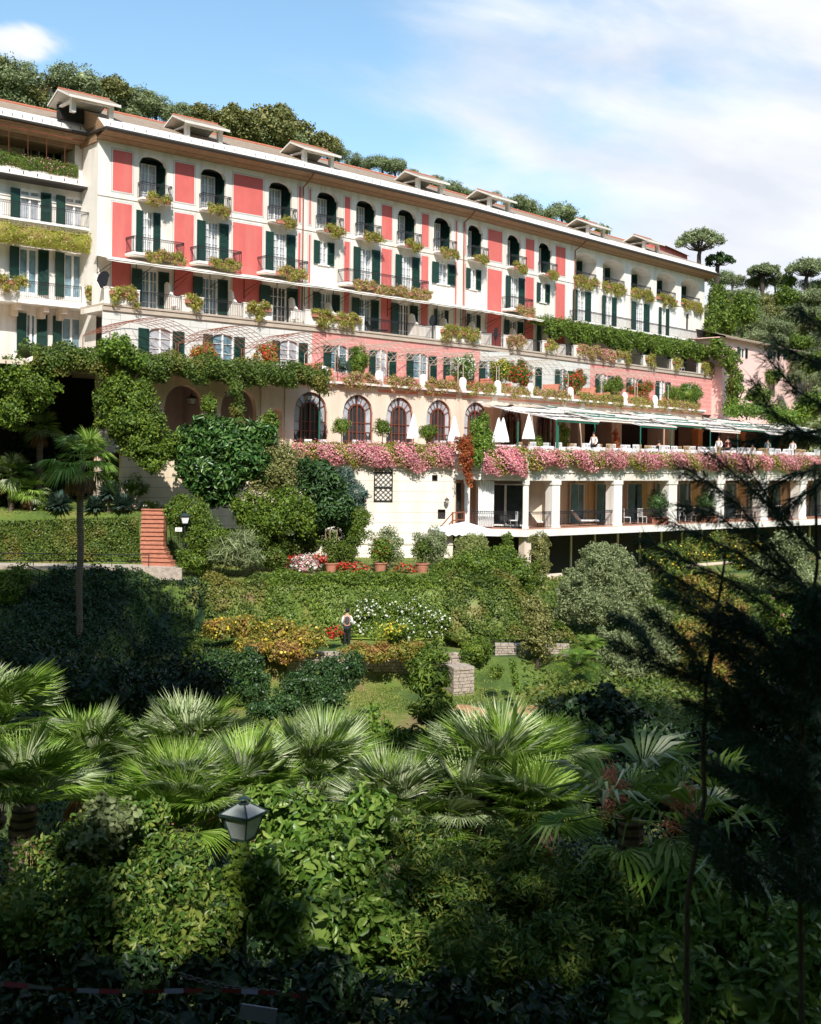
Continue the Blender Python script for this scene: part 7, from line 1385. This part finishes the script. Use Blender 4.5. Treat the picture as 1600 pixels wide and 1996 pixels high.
BR = [[(1330, 910), (1380, 940), (1440, 985), (1500, 1060), (1560, 1130)], [(1450, 900), (1490, 960), (1540, 1040)], [(1335, 985), (1400, 1005), (1470, 1060), (1540, 1120)], [(1250, 1050), (1330, 1090), (1420, 1130), (1520, 1200)], [(1255, 1090), (1330, 1135), (1400, 1175)], [(1200, 1200), (1245, 1225), (1275, 1275)], [(1200, 1252), (1270, 1290), (1330, 1310), (1375, 1330)], [(1262, 1188), (1310, 1225), (1350, 1270), (1385, 1330)], [(1550, 600), (1600, 640), (1640, 660)], [(1490, 690), (1550, 760), (1620, 800)], [(1465, 740), (1510, 810), (1580, 850), (1640, 860)], [(1440, 862), (1520, 850), (1620, 835)], [(1480, 960), (1540, 930), (1620, 905)], [(1520, 1000), (1600, 940), (1640, 900)], [(1500, 660), (1570, 700), (1640, 720)], [(1380, 880), (1450, 940), (1530, 1010), (1600, 1090)], [(1300, 1150), (1380, 1200), (1470, 1240), (1560, 1300)], [(1290, 1010), (1360, 1040), (1440, 1080), (1520, 1130)]]
for i in range(40):
    x0 = random.uniform(1330, 1580); y0 = random.uniform(1150, 1700); L_ = random.uniform(80, 170); an = random.uniform(.35, .95); BR.append([(x0, y0), (x0+L_*.5*math.cos(an), y0+L_*.5*math.sin(an)*.8), (x0+L_*math.cos(an), y0+L_*math.sin(an))])
for i in range(8):
    x0 = random.uniform(1480, 1600); y0 = random.uniform(1080, 1300); L_ = random.uniform(90, 180); an = random.uniform(.2, .8); BR.append([(x0, y0), (x0+L_*.5*math.cos(an), y0+L_*.4*math.sin(an)), (x0+L_*math.cos(an), y0+L_*math.sin(an))])
conifer('dark drooping conifer close to the camera along the right edge', [[(1594, 900), (1585, 1100), (1575, 1300), (1560, 1700), (1555, 2050)], [(1405, 1090), (1395, 1200), (1385, 1320), (1370, 1450), (1365, 1560), (1345, 1750), (1330, 2050)], [(1400, 1230), (1385, 1330)]], BR, 4.6)
# ================================================================== TREES OUTSIDE THE FRAME that throw the shade
def shade_tree(x, y, zc, rx, rz_, label, leaf='l_dark', n=4200, size=.5, kind='pine_tree', core=.9, foot=None):
    zb = min(gz(x, y), -1.7) if y > -3 else -1.7; o = empty(kind, (x, y, zb), label, 'tree', 'tall pines around the viewpoint'); lc = LC(); clumps(lc, (0, 0, 0), (rx, rx, rz_), 34, n, size, .6, 0, cr_=(.2, .36), core=core, jit=1)
    lc.build('crown', M[leaf], o, (x, y, zc)); t = MB(); fx, fy = (0, 0) if foot is None else (foot[0]-x, foot[1]-y); t.path([(fx, fy, 0), (fx, fy, (zc-zb)*.8), (fx*.5, fy*.5, (zc-zb)*.95), (0, 0, zc-zb)], .30, .16, 8); t.build('trunk', M['bark'], o, (x, y, zb))
shade_tree(-9.2, 24.5, 18.0, 3.7, 6.2, 'umbrella pine standing left outside the view above the garden hollow')
shade_tree(-13.6, 26, 18.5, 3.8, 7.5, 'second umbrella pine further left outside the view')
for i, (x, y, zc, rx, rz_) in enumerate(((-15, -8, 6, 4.6, 8), (-8, -8, 8.4, 4.4, 7.8), (-2.8, -8, 8.0, 2.6, 8.0), (.75, -8.3, 5.4, 1.25, 7.7), (2.4, -8.2, 6.0, 1.3, 8.3), (4.6, -8, 8.6, 2.1, 8.8), (-.7, -8.4, 6.2, 1.1, 7.9), (8.6, -8, 15, 3.4, 14.5), (14, -7, 16, 4.4, 15), (21, -5, 14, 5, 12))):  # unseen row, tops shaped to set the foreground shadow edge
    shade_tree(x, y, zc, rx, rz_, '%s tall dark tree from the left behind the viewpoint' % ORD[i], n=9000 if i not in (4, 5) else 4600, size=.55 if i not in (4, 5) else .34, core=.95 if i not in (4, 5) else 0)
for i, (x, y, zc, rx, rz_) in enumerate(((-8.5, 12, 17, 4.0, 3.0), (-13, 14, 16, 4.2, 4), (8.2, 12, 17, 3.8, 3.6), (13, 13, 18, 4.5, 4.5), (-18, 10, 13, 5, 6), (19, 14, 15, 5.5, 7), (6.2, 3, 15, 3.0, 3.0), (-7.5, 1, 16, 3.6, 3.0), (-1.5, 3.5, 17, 3.6, 2.2), (3.0, 5.5, 17, 3.4, 2.2), (-4.5, 7, 17.5, 3.4, 2.2))):  # crowns put in above the view to keep skylight off the foreground
    shade_tree(x, y, zc, rx, rz_, '%s spreading pine whose crown hangs over the foreground slope' % ORD[i], n=8000, size=.5, foot=None if abs(x) > 5.5 and y > 6 else (6.5 if x > 0 else -6.5, -1.5-.8*i))
print('OBJS', len(bpy.data.objects), 'FACES', sum(len(o.data.polygons) for o in bpy.data.objects if o.type == 'MESH'))
